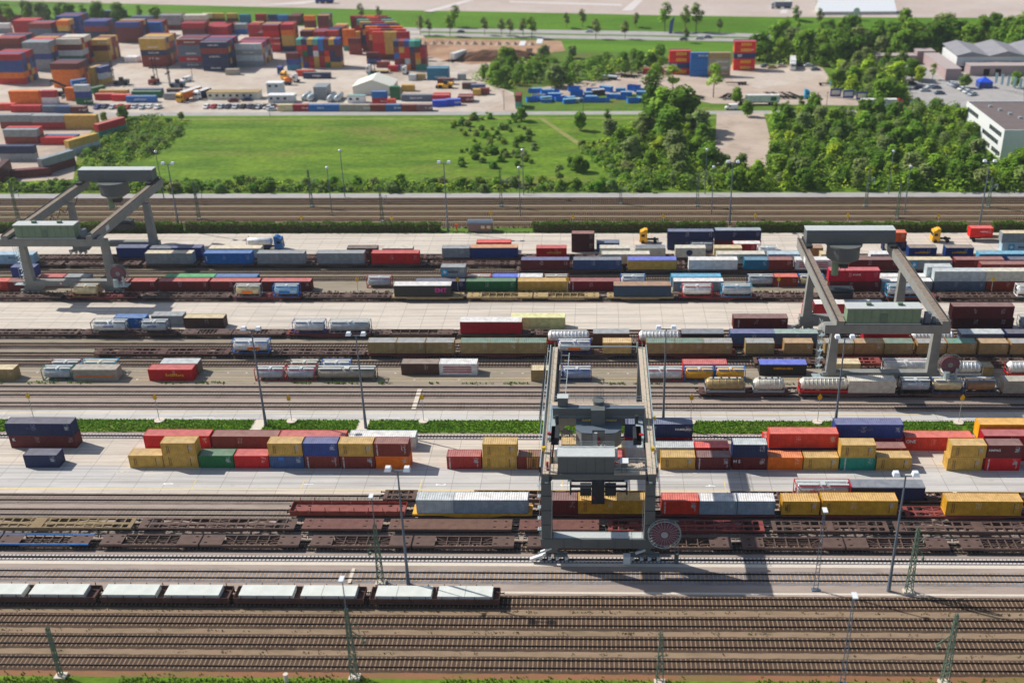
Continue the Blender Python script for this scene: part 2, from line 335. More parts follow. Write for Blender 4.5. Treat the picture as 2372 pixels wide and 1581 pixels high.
# ------------------------------------------------------------------ places, sizes and colours, in metres
FB=[['orange pair by left fence',-239.9,431.9,12.19,'orange orange',1,0],
['white framed stack beside reach stacker',-226.8,432.1,6.06,'white crimson',1,0],
['tri-colour short stack',-212.2,430.9,6.06,'green blue2 lightgrey',1,0],
['orange short stack behind tri-colour stack',-219.4,437.5,6.06,'orange orange',1,0],
['orange stack under maroon container',-235.3,461.2,12.19,'orange orange orange maroon',4,0],
['five-high stack at left edge',-263.5,468.3,12.19,'red orange blue2 blue2 crimson',5,0],
['brown stack behind left edge',-282.5,506.3,12.19,'redbrown maroon maroon maroon redbrown',6,0],
['tall grey stack near left edge',-264.0,496.3,12.19,'grey grey blue2 grey grey',9,0],
['cream-topped stack',-253.0,504.2,12.19,'maroon green lightgrey maroon cream2',5,0],
['small yellow stack',-241.4,516.3,8,'mustard mustard maroon mustard',5,0],
['blue stack with red middle',-267.5,568.3,12.19,'navy navy redbrown blue2',4,0],
['dark blue tower',-289.5,584.4,12.19,'blue2 blue2 blue2 blue2',5,0],
['blue-topped maroon stack',-249.3,564.4,12.19,'maroon maroon maroon blue2',5,0],
['plain blue stack',-243.7,579.8,12.19,'blue blue blue',4,0],
['tall yellow stack',-213.0,504.1,12.19,'redbrown redbrown navy mustard mustard',6,0],
['slate and red stack behind lamp',-194.5,502.0,12.19,'slate crimson slate slate redbrown',5,0],
['navy stack with red band',-181.1,494.3,12.19,'navy navy navy redbrown navy',7,0],
['pale grey tank-like stack',-168.5,504.0,12.19,'grey lightgrey grey lightgrey',7,0],
['grey over maroon back stack',-241.2,602.7,12.19,'maroon grey grey',3,0],
['pale pink back stack',-227.2,602.3,12.19,'maroon maroon cream2',2,0],
['cream back container stack',-224.7,624.1,6.06,'maroon cream',1,0],
['yellow back stack',-218.3,623.9,6.06,'maroon mustard',1,0],
['second yellow back stack',-210.6,623.7,6.06,'maroon mustard',1,0],
['teal blue back stack',-202.1,619.6,6.06,'tealblue tealblue',1,0],
['red stack with long roof',-209.1,580.8,12.19,'red crimson',6,0],
['red over blue stack',-201.3,590.8,6.06,'blue redbrown',2,0],
['grey over blue stack',-195.1,588.2,6.06,'blue grey',2,0],
['crimson stack',-182.6,571.4,6.06,'maroon crimson crimson',4,0],
['slate stack with red roof',-286.3,635.6,12.19,'maroon slate',2,0],
['crimson back-left stack',-314.8,587.1,12.19,'crimson crimson crimson',4,0],
['maroon over slate stack',-301.9,578.0,12.19,'slate slate redbrown',4,0],
['maroon stack at far left',-340.6,621.8,12.19,'maroon maroon',1,0],
['white and grey stack at far left',-332.7,594.4,12.19,'grey white',1,0],
['low red container by green shrubs',-232.9,418.0,12.19,'red',1,0],
['low salmon container',-245.0,421.2,12.19,'salmon',1,0],
['low slate container',-219.8,417.3,6.06,'slate',1,0],
['low blue container',-214.2,416.7,6.06,'slateblue2',1,0],
['low maroon container',-208.0,416.2,6.06,'maroon',1,0],
['low red row',-207.6,437.8,8,'red',1,0],
['second low red container',-200.0,436.3,8,'red2',1,0],
['low blue long container',-192.8,433.6,12.19,'blue',1,0],
['low green long container',-193.9,442.1,12.19,'green',1,0],
['low yellow long container',-208.7,444.7,12.19,'mustard',1,0],
['low violet-blue container',-195.0,446.9,12.19,'slateblue',1,0],
['low brown container',-180.7,446.7,6.06,'brown',1,0],
['low grey container',-179.0,438.3,6.06,'grey',1,0],
['grey over brown pair',-224.2,393.0,12.19,'redbrown grey',1,0],
['grey over crimson pair',-211.4,392.0,12.19,'crimson grey',1,0],
['yellow pair by bushes',-199.2,392.2,12.19,'mustard mustard',1,0],
['grey over brown pair in lower yard',-211.9,371.9,12.19,'redbrown grey',1,0],
['salmon container behind lower pair',-212.2,374.9,12.19,'maroon salmon2',1,0],
['red lettered container',-198.5,370.7,12.19,'red',1,0],
['violet-roofed container behind red one',-198.5,373.4,12.19,'slateblue',1,0],
['navy over grey pair',-202.9,350.5,12.19,'grey navy',1,0],
['multicoloured stack behind dark blue tower',-282.7,570.5,6.06,'orange navy mustard orange',3,0],
['long back row at upper left',-304.6,629.0,12.19,'blue2 maroon',1,0],
['second long back row at upper left',-261.8,615.7,12.19,'maroon slate',2,0],
['pink-roofed stack behind slate stack',-219.6,576.8,12.19,'maroon maroon crimson',3,0],
['short white container behind yellow stack',-225.6,514.0,6.06,'white',2,0],
['low cream trailer box by white stack',-168.2,485.5,6.06,'tangrey',1,0],
['navy and red stack behind red tower',-170.6,547.3,6.06,'maroon maroon maroon',3,0],
['mixed stack left of mixed block',-136.2,562.0,6.06,'maroon teal redbrown',5,0],
['salmon stack beside orange stack',-139.6,581.2,6.06,'slate lightgrey',2,0],
['crimson back row stack',-193.5,621.2,6.06,'crimson crimson',1,0],
['navy back row stack',-185.9,619.1,6.06,'blue2 navy',1,0],
['blue back row stack',-179.8,617.1,6.06,'blue2 blue',1,0],
['maroon back row stack',-172.7,615.0,6.06,'maroon maroon',4,0],
['orange-topped back row stack',-159.9,598.5,6.06,'maroon maroon orange',1,0],
['red-brown back row stack',-152.5,598.3,6.06,'redbrown maroon maroon',4,0],
['all-red tower',-165.3,539.3,8,'red red crimson red crimson',4,0],
['yellow-based tower',-156.4,540.0,6.06,'navy mustard mustard orange crimson',4,0],
['maroon roofed row',-150.1,551.3,6.06,'maroon maroon maroon',4,0],
['crimson roofed row',-143.1,549.6,6.06,'maroon maroon crimson',4,0],
['pink roofed row',-137.1,552.5,6.06,'maroon maroon salmon2',4,0],
['maroon and blue stack left of block',-142.5,494.9,6.06,'tealblue blue2 maroon',1,0],
['receding mixed-colour block',-107.0,518.7,6.06,'maroon red red salmon salmon',1,0],
['receding mixed-colour block',-101.1,518.6,6.06,'maroon mustard mustard mustard mustard',1,0],
['receding mixed-colour block',-95.2,518.4,6.06,'navy maroon maroon red crimson',1,0],
['receding mixed-colour block',-110.0,526.2,6.06,'redbrown maroon maroon mustard salmon',1,0],
['receding mixed-colour block',-104.0,526.0,6.06,'mustard maroon redbrown maroon maroon',1,0],
['receding mixed-colour block',-98.1,525.9,6.06,'navy mustard maroon navy salmon',1,0],
['receding mixed-colour block',-113.1,533.8,6.06,'maroon redbrown crimson crimson orange',1,0],
['receding mixed-colour block',-107.1,533.7,6.06,'navy maroon navy navy crimson',1,0],
['receding mixed-colour block',-101.0,533.5,6.06,'mustard maroon redbrown maroon orange',1,0],
['receding mixed-colour block',-115.7,540.1,6.06,'navy redbrown red mustard navy',1,0],
['receding mixed-colour block',-109.6,539.9,6.06,'redbrown navy maroon navy blue2',1,0],
['receding mixed-colour block',-103.4,539.8,6.06,'red navy crimson redbrown navy',1,0],
['receding mixed-colour block',-118.4,546.5,6.06,'maroon navy navy crimson mustard',1,0],
['receding mixed-colour block',-112.2,546.4,6.06,'redbrown red maroon navy red',1,0],
['receding mixed-colour block',-106.0,546.2,6.06,'crimson maroon navy maroon mustard',1,0],
['receding mixed-colour block',-121.1,553.1,6.06,'navy redbrown mustard crimson teal2',1,0],
['receding mixed-colour block',-114.8,552.9,6.06,'navy mustard red mustard redbrown',1,0],
['receding mixed-colour block',-108.5,552.7,6.06,'navy mustard red red teal2',1,0],
['receding mixed-colour block',-123.8,559.8,6.06,'redbrown redbrown crimson redbrown maroon',1,0],
['receding mixed-colour block',-117.5,559.6,6.06,'maroon navy red navy salmon',1,0],
['receding mixed-colour block',-111.1,559.4,6.06,'mustard red crimson mustard maroon',1,0],
['receding mixed-colour block',-126.9,564.9,6.06,'red navy maroon maroon crimson',1,0],
['receding mixed-colour block',-120.5,564.8,6.06,'navy mustard redbrown red orange',1,0],
['receding mixed-colour block',-114.1,564.6,6.06,'redbrown mustard mustard maroon crimson',1,0],
['orange over green stack',-126.1,540.4,6.06,'teal orange orange orange',1,0],
['yellow stack behind maroon pair',-123.3,549.1,6.06,'maroon mustard mustard',1,0],
['maroon pair with blue side',-121.4,531.1,6.06,'redbrown redbrown maroon',1,0],
['navy container stack beside red tower',-116.5,539.8,6.06,'maroon navy navy',1,0],
['maroon container at foot of block',-108.4,508.7,6.06,'redbrown maroon',1,0],
['blue container on the ground by truck',-107.8,507.7,6.06,'blue2',1,0],
['brown container behind small red one',-102.3,500.0,6.06,'redbrown',1,0],
['small red container',-95.3,491.3,4.5,'red',1,0],
['blue stack near round tank',-74.9,473.6,9.5,'tealblue tealblue',2,0],
['maroon container behind wheel loader',-69.1,464.4,7,'maroon',1,0],
['first grey box',-82.9,472.4,3.4,'lightgrey',1,0],
['second grey box',-79.4,473.5,3.6,'tan',1,0],
['grey box by roadside',-61.4,473.2,3.6,'grey',1,0],
['brown container with colourful roofs',-57.4,455.7,6,'brown',1,0],
['white-roofed container',-53.3,452.5,6.06,'slateblue',1,0],
['red container at yard corner',-56.4,431.6,6.06,'redbrown',2,0],
['yellow container at yard corner',-51.6,443.9,3.4,'mustard',1,0],
['brick red container at yard corner',-48.9,445.2,4,'rust',1,0],
['salmon pair near dark shed',-67.0,433.7,7,'red',2,0],
['green end-on container',-84.9,437.4,4,'green green',1,0],
['yellow container beside tent',-82.7,451.9,5.5,'mustard',1,0],
['blue container on crimson one',-90.8,429.2,6.06,'crimson blue',1,0],
['small salmon container',-84.4,426.4,3.5,'salmon',1,0],
['navy lettered trailer box',-130.8,477.3,12.19,'navy',1,0],
['salmon container behind navy trailer',-135.2,482.5,8,'salmon',1,0],
['grey boxes stack',-116.4,437.9,5.5,'grey grey',3,0],
['dark grey shed container row',-79.8,434.4,13,'slate',1,0],
['roadside container row',-126.3,418.3,6.06,'cream',1,0],
['roadside container row',-120.1,418.2,6.06,'crimson',1,0],
['roadside container row',-113.9,418.1,6.06,'blue',1,0],
['roadside container row',-107.8,418.1,6.06,'blue',1,0],
['roadside container row',-101.7,418.0,6.06,'tangrey',1,0],
['roadside container row',-95.5,417.9,6.06,'tangrey',1,0],
['roadside container row',-89.4,417.8,6.06,'rust',1,0],
['roadside container row',-83.3,417.7,6.06,'blue4',1,0],
['roadside container row',-77.1,417.6,6.06,'redbrown',1,0],
['roadside container row',-71.0,417.5,6.06,'mauve',1,0],
['angled blue container',-65.6,424.2,6.06,'blue3',1,10],
['second angled blue container',-60.5,426.0,6.06,'blue3',1,10],
['red yellow-lettered stack',32.2,483.3,9.6,'red2 navy3 red2 red2',2,0],
['blue three-high stack',41.2,478.7,7.82,'blue blue blue blue',1,0],
['beige stack',49.3,478.5,9.6,'tan2 tangrey tangrey tan',1,0],
['tall red yellow-lettered stack',61.8,491.2,9.6,'red2 red2 navy3 red2 red2',2,0],
['single red container by hedge',20.5,483.8,9.6,'crimson',1,0],
['blue container on chassis',99.1,457.2,8,'blue',1,0],
['slanting yellow stack',-219.2,465.3,6.06,'mustard mustard mustard',1,68],
['slanting blue-topped stack',-215.6,465.2,6.06,'mustard lightgrey blue2',1,68],
['slanting green stack',-227.9,473.4,6.06,'green green',1,68],
['slanting blue container',-222.3,451.3,6.06,'blue blue',1,40],
['slanting green container',-212.8,448.8,6.06,'green',1,60],
['slanting red container by bushes',-180.4,378.5,12.19,'teal red',1,62],
['slanting yellow over white container',-181.4,356.6,12.19,'lightgrey mustard',1,60],
['slanting grey over maroon container',-180.3,334.8,12.19,'maroon grey',1,62],
['slanting maroon container',-189.5,330.5,12.19,'maroon',1,16],
['maroon container at lower left corner',-189.0,323.8,12.19,'maroon darkmaroon',1,100]]
FG=[['multicoloured block mid yard',-138.7,500.5,2.52,['teal2 navy mustard teal2 blue maroon mustard blue2','salmon red navy crimson blue maroon maroon maroon','salmon green navy white maroon red navy maroon','greyblue redbrown crimson mustard crimson orange navy navy','mustard blue2 red mustard crimson green mustard mustard']],
['multicoloured block at yard end',-92.7,494.8,2.42,['navy redbrown blue2 teal2 teal .','redbrown mustard red navy maroon crimson','blue red red maroon orange crimson','redbrown maroon lightgrey maroon mustard maroon','blue white orange maroon teal teal']],
['red over teal end-on pair',-32.4,421.5,2.35,['redbrown','teal2']]]
LAMPP=[[-177.84,470.55,11.94],
[-127.03,409.87,2.16],
[-5.33,411.75,6.0],
[-36.64,419.15,7.38],
[89.62,417.46,6.89]]
C=[[-101.81,159.9,0.0,6.06,2.59,'box','navy','near',0,{}],
[-83.01,159.9,0.0,6.06,2.59,'box','mustard','near',0,{}],
[-76.77,159.9,0.0,6.06,2.59,'box','mustard','near',0,{}],
[-76.8,159.9,2.59,6.06,2.59,'box','mustard','near',1,{}],
[-70.41,159.9,0.0,6.06,2.59,'box','green','near',0,{}],
[-64.14,159.9,0.0,6.06,2.59,'box','red','near',0,{}],
[-57.84,159.9,0.0,6.06,2.59,'box','slateblue','near',0,{'t': ('',0.35,'sq','blue')}],
[-57.88,159.9,2.59,6.06,2.59,'box','mustard','near',1,{}],
[-51.58,159.9,0.0,6.06,2.59,'box','rust','near',0,{'t': ('HAMBURG SÜD',0.09,'v','white')}],
[-51.62,159.9,2.59,6.06,2.59,'box','blue2','near',1,{}],
[-45.24,159.9,0.0,6.06,2.59,'box','rust','near',0,{'t': ('HAMBURG SÜD',0.09,'v','white')}],
[-45.35,159.9,2.59,6.06,2.59,'box','mustard','near',1,{}],
[-39.0,159.9,0.0,6.06,2.59,'box','orange','near',0,{}],
[-39.09,159.9,2.59,6.06,2.59,'box','rust','near',1,{'t': ('HAMBURG SÜD',0.09,'v','white')}],
[-26.44,159.9,0.0,6.06,2.59,'box','rustred','near',0,{'t': ('HAMBURG SÜD',0.09,'v','white')}],
[-20.13,159.9,0.0,6.06,2.59,'box','mustard','near',0,{}],
[-20.01,159.9,2.59,6.06,2.59,'box','mustard','near',1,{}],
[-13.87,159.9,0.0,6.06,2.59,'box','rust','near',0,{}],
[-12.28,159.9,0.0,6.06,2.59,'box','mustard','near',0,{}],
[-6.19,159.9,2.59,6.06,2.59,'box','mustard','near',1,{}],
[-6.22,159.9,0.0,6.06,2.59,'box','mustard','near',0,{}],
[-1.23,159.9,0.0,6.06,2.59,'box','red','near',0,{'t': ('DSR',0.78,'h','white')}],
[11.26,159.9,0.0,6.06,2.59,'box','mustard','near',0,{}],
[17.52,159.9,0.0,6.06,2.59,'box','maroon','near',0,{'t': ('HAMBURG SÜD',0.09,'v','white')}],
[23.87,159.9,0.0,6.06,2.59,'box','darkred','near',0,{'t': ('H S',0.12,'h','white')}],
[23.73,159.9,2.59,6.06,2.59,'box','navy','near',1,{'roof': 'lightgrey'}],
[30.03,159.9,0.0,6.06,2.59,'box','orange','near',0,{}],
[36.33,159.9,0.0,6.06,2.59,'box','mustard','near',0,{}],
[42.69,159.9,0.0,6.06,2.59,'box','teal','near',0,{'t': ('CHINA SHIPPING',0.14,'v','white')}],
[42.53,159.9,2.59,6.06,2.59,'box','mustard','near',1,{}],
[49.01,159.9,0.0,6.06,2.59,'box','mustard','near',0,{}],
[61.33,159.9,0.0,6.06,2.59,'box','mustard','near',0,{}],
[61.62,159.9,2.59,6.06,2.59,'box','mustard','near',1,{}],
[67.91,159.9,0.0,6.06,2.59,'box','red','near',0,{'t': ('HAMBURG SÜD',0.09,'v','white')}],
[67.91,159.9,2.59,6.06,2.59,'box','maroon','near',1,{'t': ('HAPAG',0.2,'h','white')}],
[5.16,163.1,0.0,12.19,2.59,'box','lightgrey','mid',0,{}],
[-0.9,163.1,0.0,6.06,2.59,'box','cream','mid',0,{}],
[17.5,163.1,0.0,6.06,2.59,'box','red2','mid',0,{}],
[30.72,163.1,0.0,12.19,2.59,'box','navy','mid',0,{'t': ('HAMBURG SÜD',0.93,'h','white')}],
[30.51,163.1,2.59,12.19,2.9,'box','salmon','mid',1,{}],
[42.76,163.1,0.0,12.19,2.59,'box','redbrown','mid',0,{}],
[68.56,163.1,0.0,12.19,2.59,'box','crimson','mid',0,{}],
[68.15,163.1,2.59,12.19,2.59,'box','crimson','mid',1,{'t': ('HAMBURG SÜD',0.35,'h','white')}],
[-107.68,166.5,0.0,12.19,2.59,'box','maroon','back',0,{'t': ('K',0.07,'h','white')}],
[-107.86,166.5,2.59,12.19,2.59,'box','navy','back',1,{'t': ('K-LINE',0.4,'h','slateblue')}],
[-82.85,166.5,0.0,12.19,2.7,'box','red','back',0,{}],
[-70.29,166.5,0.0,12.19,2.59,'box','rust','back',0,{}],
[-57.95,166.5,0.0,12.19,2.59,'box','salmon2','back',0,{}],
[-45.16,166.5,0.0,12.19,2.59,'box','lightgrey','back',0,{'roof': 'white'}],
[5.14,166.5,0.0,12.19,2.59,'box','red','back',0,{}],
[5.11,166.5,2.59,12.19,2.8,'box','navy','back',1,{'t': ('HAMBURG',0.86,'h','white'),'roof': 'slateblue'}],
[30.2,166.5,0.0,12.19,2.59,'box','salmon','back',0,{}],
[43.05,166.5,0.0,12.19,2.59,'box','crimson','back',0,{}],
[42.77,166.5,2.59,12.19,2.8,'box','blue2','back',1,{'t': ('NORASIA',0.45,'h','slate')}],
[55.56,166.5,0.0,12.19,2.8,'box','salmon','back',0,{'t': ('ONE',0.09,'h','white')}],
[68.87,166.5,0.0,12.19,2.59,'box','orange','back',0,{}],
[68.42,166.5,2.59,12.19,2.9,'box','gold','back',1,{}],
[-29.47,144.8,1.2,6.06,2.59,'box','lightgrey','t8',0,{}],
[-23.38,144.8,1.2,12.19,2.59,'box','greyblue','t8',0,{'roof': 'white'}],
[-9.16,144.8,1.2,6.06,2.59,'box','maroon','t8',0,{}],
[-3.01,144.8,1.2,12.19,2.59,'box','gold2','t8',0,{}],
[10.58,144.8,1.2,6.06,2.59,'box','salmon3','t8',0,{'t': ('HAMBURG SÜD',0.09,'v','white')}],
[16.73,144.8,1.2,6.06,2.59,'box','greyblue','t8',0,{'roof': 'white'}],
[22.91,144.8,1.2,6.06,2.59,'box','greyblue','t8',0,{'roof': 'white'}],
[30.09,144.8,1.2,6.06,2.59,'box','gold2','t8',0,{'t': ('MSC',0.12,'v','brown')}],
[36.51,144.8,1.2,12.19,2.75,'box','gold2','t8',0,{}],
[56.53,144.8,1.2,12.19,2.75,'box','gold2','t8',0,{}],
[33.03,149.1,1.2,9.12,2.59,'tank','silver','t9',0,{'fc': 'red','t': ('H & S',0.33,'h','red')}],
[42.1,149.1,1.2,12.19,2.5,'swap','navy','t9',0,{'roof': 'slate'}],
[21.47,185.9,1.2,7.82,2.7,'hop','tan','a',0,{}],
[30.96,185.9,1.2,6.06,2.7,'hop','cream2','a',0,{}],
[40.01,185.9,1.2,9.6,2.7,'ribtank','cream2','a',0,{'fc': 'red'}],
[49.47,185.9,1.2,9.2,2.7,'box','cream2','a',0,{}],
[59.67,185.9,1.2,6.06,2.59,'tank','silver','a',0,{'fc': 'black'}],
[65.99,185.9,1.2,6.06,2.59,'tank','cream','a',0,{'fc': 'slateblue'}],
[72.41,185.9,1.2,6.06,2.59,'tank','rusttan','a',0,{'fc': 'slate'}],
[79.76,185.9,1.2,9.12,2.7,'box','tangrey','a',0,{}],
[-125.91,192.7,0.0,6.06,2.59,'box','tan','b5',0,{'roof': 'cream'}],
[-114.15,192.7,0.0,6.06,2.59,'tank','silver','b5',0,{'fc': 'tealdark'}],
[-107.65,192.7,0.0,9.12,2.59,'swap','tangrey','b5',0,{'t': ('','.5','or','orange')}],
[-91.98,192.7,0.0,9.12,2.59,'box','red','b5',0,{'t': ('','.6','yl','gold')}],
[-70.1,192.7,0.0,6.06,2.59,'tank','silver','b5',0,{'fc': 'crimson'}],
[-63.71,192.7,0.0,6.06,2.59,'tank','silver','b5',0,{'fc': 'crimson'}],
[-57.41,192.7,0.0,12.19,2.59,'tank','tangrey','b5',0,{'fc': 'darkgrey'}],
[-13.37,192.7,0.0,6.06,2.59,'box','tan','b5',0,{'roof': 'cream'}],
[-7.1,192.7,0.0,6.06,2.59,'tank','silverblue','b5',0,{'fc': 'blue2'}],
[8.55,192.7,0.0,9.12,2.59,'tank','white','b5',0,{'fc': 'red'}],
[17.8,192.7,0.0,6.06,2.59,'tank','gold','b5',0,{'fc': 'blue'}],
[24.15,192.7,0.0,6.06,2.59,'tank','gold','b5',0,{'fc': 'blue'}],
[-40.41,195.5,0.0,7.82,2.59,'box','brown','b5b',0,{'roof': 'brown2'}],
[-32.51,195.5,0.0,7.82,2.59,'box','white','b5b',0,{'t': ('','.5','rs','red')}],
[-113.74,195.5,0.0,6.06,2.59,'tank','silver','b5b',0,{'fc': 'maroon'}],
[-107.1,195.5,0.0,7.15,2.59,'tank','cream','b5b',0,{'fc': 'skyblue'}],
[-90.48,195.5,0.0,7.82,2.59,'swap','brown2','b5b',0,{'roof': 'lightgrey'}],
[-63.77,195.5,0.0,6.06,2.59,'tank','cream','b5b',0,{'fc': 'darkgrey'}],
[-57.04,195.5,0.0,6.06,2.59,'tank','white','b5b',0,{'fc': 'blue'}],
[17.67,195.5,0.0,9.12,2.59,'box','salmon2','b5b',0,{}],
[33.43,195.5,0.0,9.6,2.59,'swap','black','b5b',0,{'roof': 'blue3','t': ('OBERHAUSEN',0.5,'h','gold')}],
[59.05,196.1,0.0,9.12,2.59,'tank','white','b5b',0,{'fc': 'white'}],
[71.2,195.5,0.0,7.82,2.59,'ribtank','white','b5b',0,{'fc': 'white'}],
[47.98,195.8,0.0,6.06,2.59,'box','cream','b5b',0,{}],
[84.13,195.5,0.0,7.15,2.59,'ribtank','white','b5b',0,{'fc': 'red'}],
[78.77,195.5,0.0,2.4,2,'box','tan','b5b',0,{}],
[-77.81,203.0,1.2,7.82,2.59,'tank','white','b3',0,{'fc': 'blue','t': ('TALKE',0.6,'o','orange')}],
[-48.71,203.0,1.2,6.06,2.59,'box','tan','b3',0,{'roof': 'grey'}],
[-42.54,203.0,1.2,6.06,2.59,'box','tan','b3',0,{'roof': 'grey'}],
[-36.34,203.0,1.2,6.06,2.59,'box','tan','b3',0,{'roof': 'grey'}],
[-28.92,203.0,1.2,6.06,2.59,'box','tan','b3',0,{'roof': 'tealdark'}],
[-22.85,203.0,1.2,6.06,2.59,'box','tan','b3',0,{'roof': 'tealdark'}],
[-16.72,203.0,1.2,6.06,2.59,'box','tan','b3',0,{'roof': 'tealdark'}],
[-8.33,203.0,1.2,7.15,2.59,'tank','white','b3',0,{'fc': 'blue2','t': ('',0.5,'o','orange')}],
[1.29,203.0,1.2,6.06,2.59,'box','cream3','b3',0,{}],
[10.46,203.0,1.2,6.06,2.59,'box','tan','b3',0,{'roof': 'tealdark'}],
[16.47,203.0,1.2,6.06,2.59,'box','tan','b3',0,{'roof': 'tealdark'}],
[22.57,203.0,1.2,6.06,2.59,'box','tan','b3',0,{'roof': 'grey'}],
[31.43,203.0,1.2,6.06,2.59,'box','tan','b3',0,{'roof': 'grey'}],
[39.54,203.0,1.2,6.06,2.59,'box','tan2','b3',0,{}],
[48.12,203.0,1.2,6.06,2.59,'box','tan','b3',0,{'roof': 'grey'}],
[54.35,203.0,1.2,6.06,2.59,'box','tan2','b3',0,{}],
[60.61,203.0,1.2,6.06,2.59,'box','tan','b3',0,{'roof': 'tealdark'}],
[67.46,203.0,1.2,6.06,2.59,'box','tan2','b3',0,{'roof': 'grey'}],
[73.78,203.0,1.2,6.06,2.59,'box','tan2','b3',0,{'roof': 'teal'}],
[80.36,203.0,1.2,6.06,2.59,'box','tan2','b3',0,{}],
[86.96,203.0,1.2,6.06,2.59,'box','tan2','b3',0,{'roof': 'grey'}],
[-10.61,207.6,1.2,9.12,2.59,'ribtank','white','b2',0,{'fc': 'crimson'}],
[-0.78,207.6,1.2,7.82,2.59,'swap','brown','b2',0,{'roof': 'grey'}],
[9.04,207.6,1.2,9.12,2.59,'ribtank','white','b2',0,{'fc': 'crimson'}],
[18.26,207.6,1.2,9.12,2.59,'swap','black','b2',0,{'roof': 'slate'}],
[28.64,207.6,1.2,9.6,2.59,'box','slateblue','b2',0,{'roof': 'blue2'}],
[37.95,207.6,1.2,9.6,2.59,'box','slate','b2',0,{'roof': 'palegreen'}],
[57.21,207.6,1.2,9.6,2.59,'swap','crimson','b2',0,{}],
[67.64,207.6,1.2,9.12,2.59,'ribtank','white','b2',0,{'fc': 'crimson'}],
[77.93,207.6,1.2,9.12,2.59,'swap','slate','b2',0,{'roof': 'lightgrey'}],
[87.62,207.6,1.2,9.12,2.59,'box','navy','b2',0,{}],
[-112.28,212.8,1.2,7.82,2.59,'tank','white','b1',0,{'fc': 'darkgrey','t': ('mobitank',0.5,'h','blue2')}],
[-101.38,212.8,1.2,6.06,2.59,'tank','silver','b1',0,{'fc': 'darkgrey','t': ('HOYER',0.45,'h','blue2')}],
[-67.32,212.8,1.2,7.15,2.59,'tank','white','b1',0,{'fc': 'blue2'}],
[-59.27,212.8,1.2,9.12,2.59,'tank','silver','b1',0,{'fc': 'grey'}],
[-30.11,212.8,1.2,13.6,2.9,'swap','crimson','b1',0,{'roof': 'white'}],
[-109.39,217.9,0.0,7.15,2.59,'box','blue','laneb',0,{}],
[-101.23,219.1,0.0,7.15,2.59,'swap','grey','laneb',0,{}],
[-93.45,217.9,0.0,9.12,2.59,'box','brown','laneb',0,{'roof': 'cream'}],
[-19.33,217.6,0.0,12.19,2.9,'swap','paleyellow','laneb',0,{}],
[30.59,217.9,0.0,12.19,2.59,'box','maroon','laneb',0,{'t': ('HANJIN',0.1,'v','lightgrey')}],
[78.94,217.9,2.59,13.6,2.9,'box','maroon','laneb',1,{}],
[79.36,217.9,0.0,13.6,2.59,'box','darkmaroon','laneb',0,{}],
[94.5,217.9,0.0,6.06,2.59,'tank','silver','laneb',0,{'fc': 'grey'}],
[-125.76,233.3,1.1,6.06,2.59,'tank','cream','c6',0,{'fc': 'tan2'}],
[-86.55,233.3,1.1,6.06,2.59,'tank','cream','c6',0,{'fc': 'grey','t': ('',0.5,'o','orange')}],
[-77.29,233.3,1.1,6.06,2.59,'tank','lightblue','c6',0,{'fc': 'blue','t': ('',0.45,'o','blue')}],
[-48.26,233.3,1.1,13.6,2.9,'swap','black','c6',0,{'roof': 'white','t': ('EMT',0.82,'b','magenta')}],
[4.0,233.3,1.1,13.6,2.9,'swap','navyteal','c6',0,{'roof': 'rusttan'}],
[20.21,233.3,1.1,7.15,2.59,'tank','white','c6',0,{'fc': 'red'}],
[29.56,233.3,1.1,7.15,2.59,'tank','silver','c6',0,{'fc': 'skyblue'}],
[68.63,233.3,1.1,7.15,2.59,'tank','silver','c6',0,{'fc': 'skyblue'}],
[99.11,233.3,1.1,7.15,2.59,'tank','white','c6',0,{'fc': 'white'}],
[-151.45,239.1,0.0,7.15,2.59,'box','salmon','c5',0,{}],
[-144.27,238.9,0.0,6.06,2.59,'box','redbrown','c5',0,{}],
[-120.44,239.1,0.0,6.06,2.59,'box','maroon2','c5',0,{}],
[-113.88,239.1,0.0,6.06,2.59,'box','maroon2','c5',0,{'roof': 'salmon2'}],
[-107.02,239.1,0.0,12.19,2.59,'box','maroon2','c5',0,{'roof': 'salmon2'}],
[-94.44,239.1,0.0,12.19,2.59,'box','maroon2','c5',0,{'roof': 'salmon2'}],
[-81.89,239.1,0.0,12.19,2.59,'box','maroon','c5',0,{'roof': 'salmon2'}],
[-56.48,241.1,0.0,6.06,2.59,'tank','silver','c5',0,{'fc': 'crimson'}],
[-44.22,239.1,0.0,12.19,2.59,'box','navy','c5',0,{}],
[-31.82,239.1,0.0,12.19,2.59,'box','green','c5',0,{}],
[-19.17,239.1,0.0,12.19,2.59,'box','mustard','c5',0,{}],
[-6.49,239.1,0.0,12.19,2.59,'box','crimson2','c5',0,{'t': ('HAMBURG SÜD',0.06,'v','white')}],
[18.49,239.1,0.0,12.19,2.59,'box','grey','c5',0,{'roof': 'white','star': 0.17}],
[56.18,239.1,0.0,12.19,2.59,'box','maroon','c5',0,{}],
[55.78,239.1,2.59,12.19,2.8,'box','crimson3','c5',1,{'t': ('K-LINE',0.55,'h','white')}],
[68.64,239.1,0.0,12.19,2.59,'box','grey','c5',0,{'star': 0.1,'roof': 'white'}],
[81.36,239.1,0.0,12.19,2.59,'box','slate','c5',0,{}],
[81.0,239.1,2.59,12.19,2.59,'box','lightgrey','c5',1,{}],
[93.8,239.1,0.0,12.19,2.59,'box','rust2','c5',0,{}],
[93.31,239.1,2.59,12.19,2.59,'box','cream2','c5',1,{}],
[-137.8,241.9,0.0,6.06,2.59,'box','salmon2','c5b',0,{}],
[-131.43,241.9,0.0,6.06,2.59,'box','grey','c5b',0,{}],
[-106.5,241.9,0.0,12.19,2.59,'box','green2','c5b',0,{}],
[-94.13,241.9,0.0,10.5,2.59,'box','blue4','c5b',0,{}],
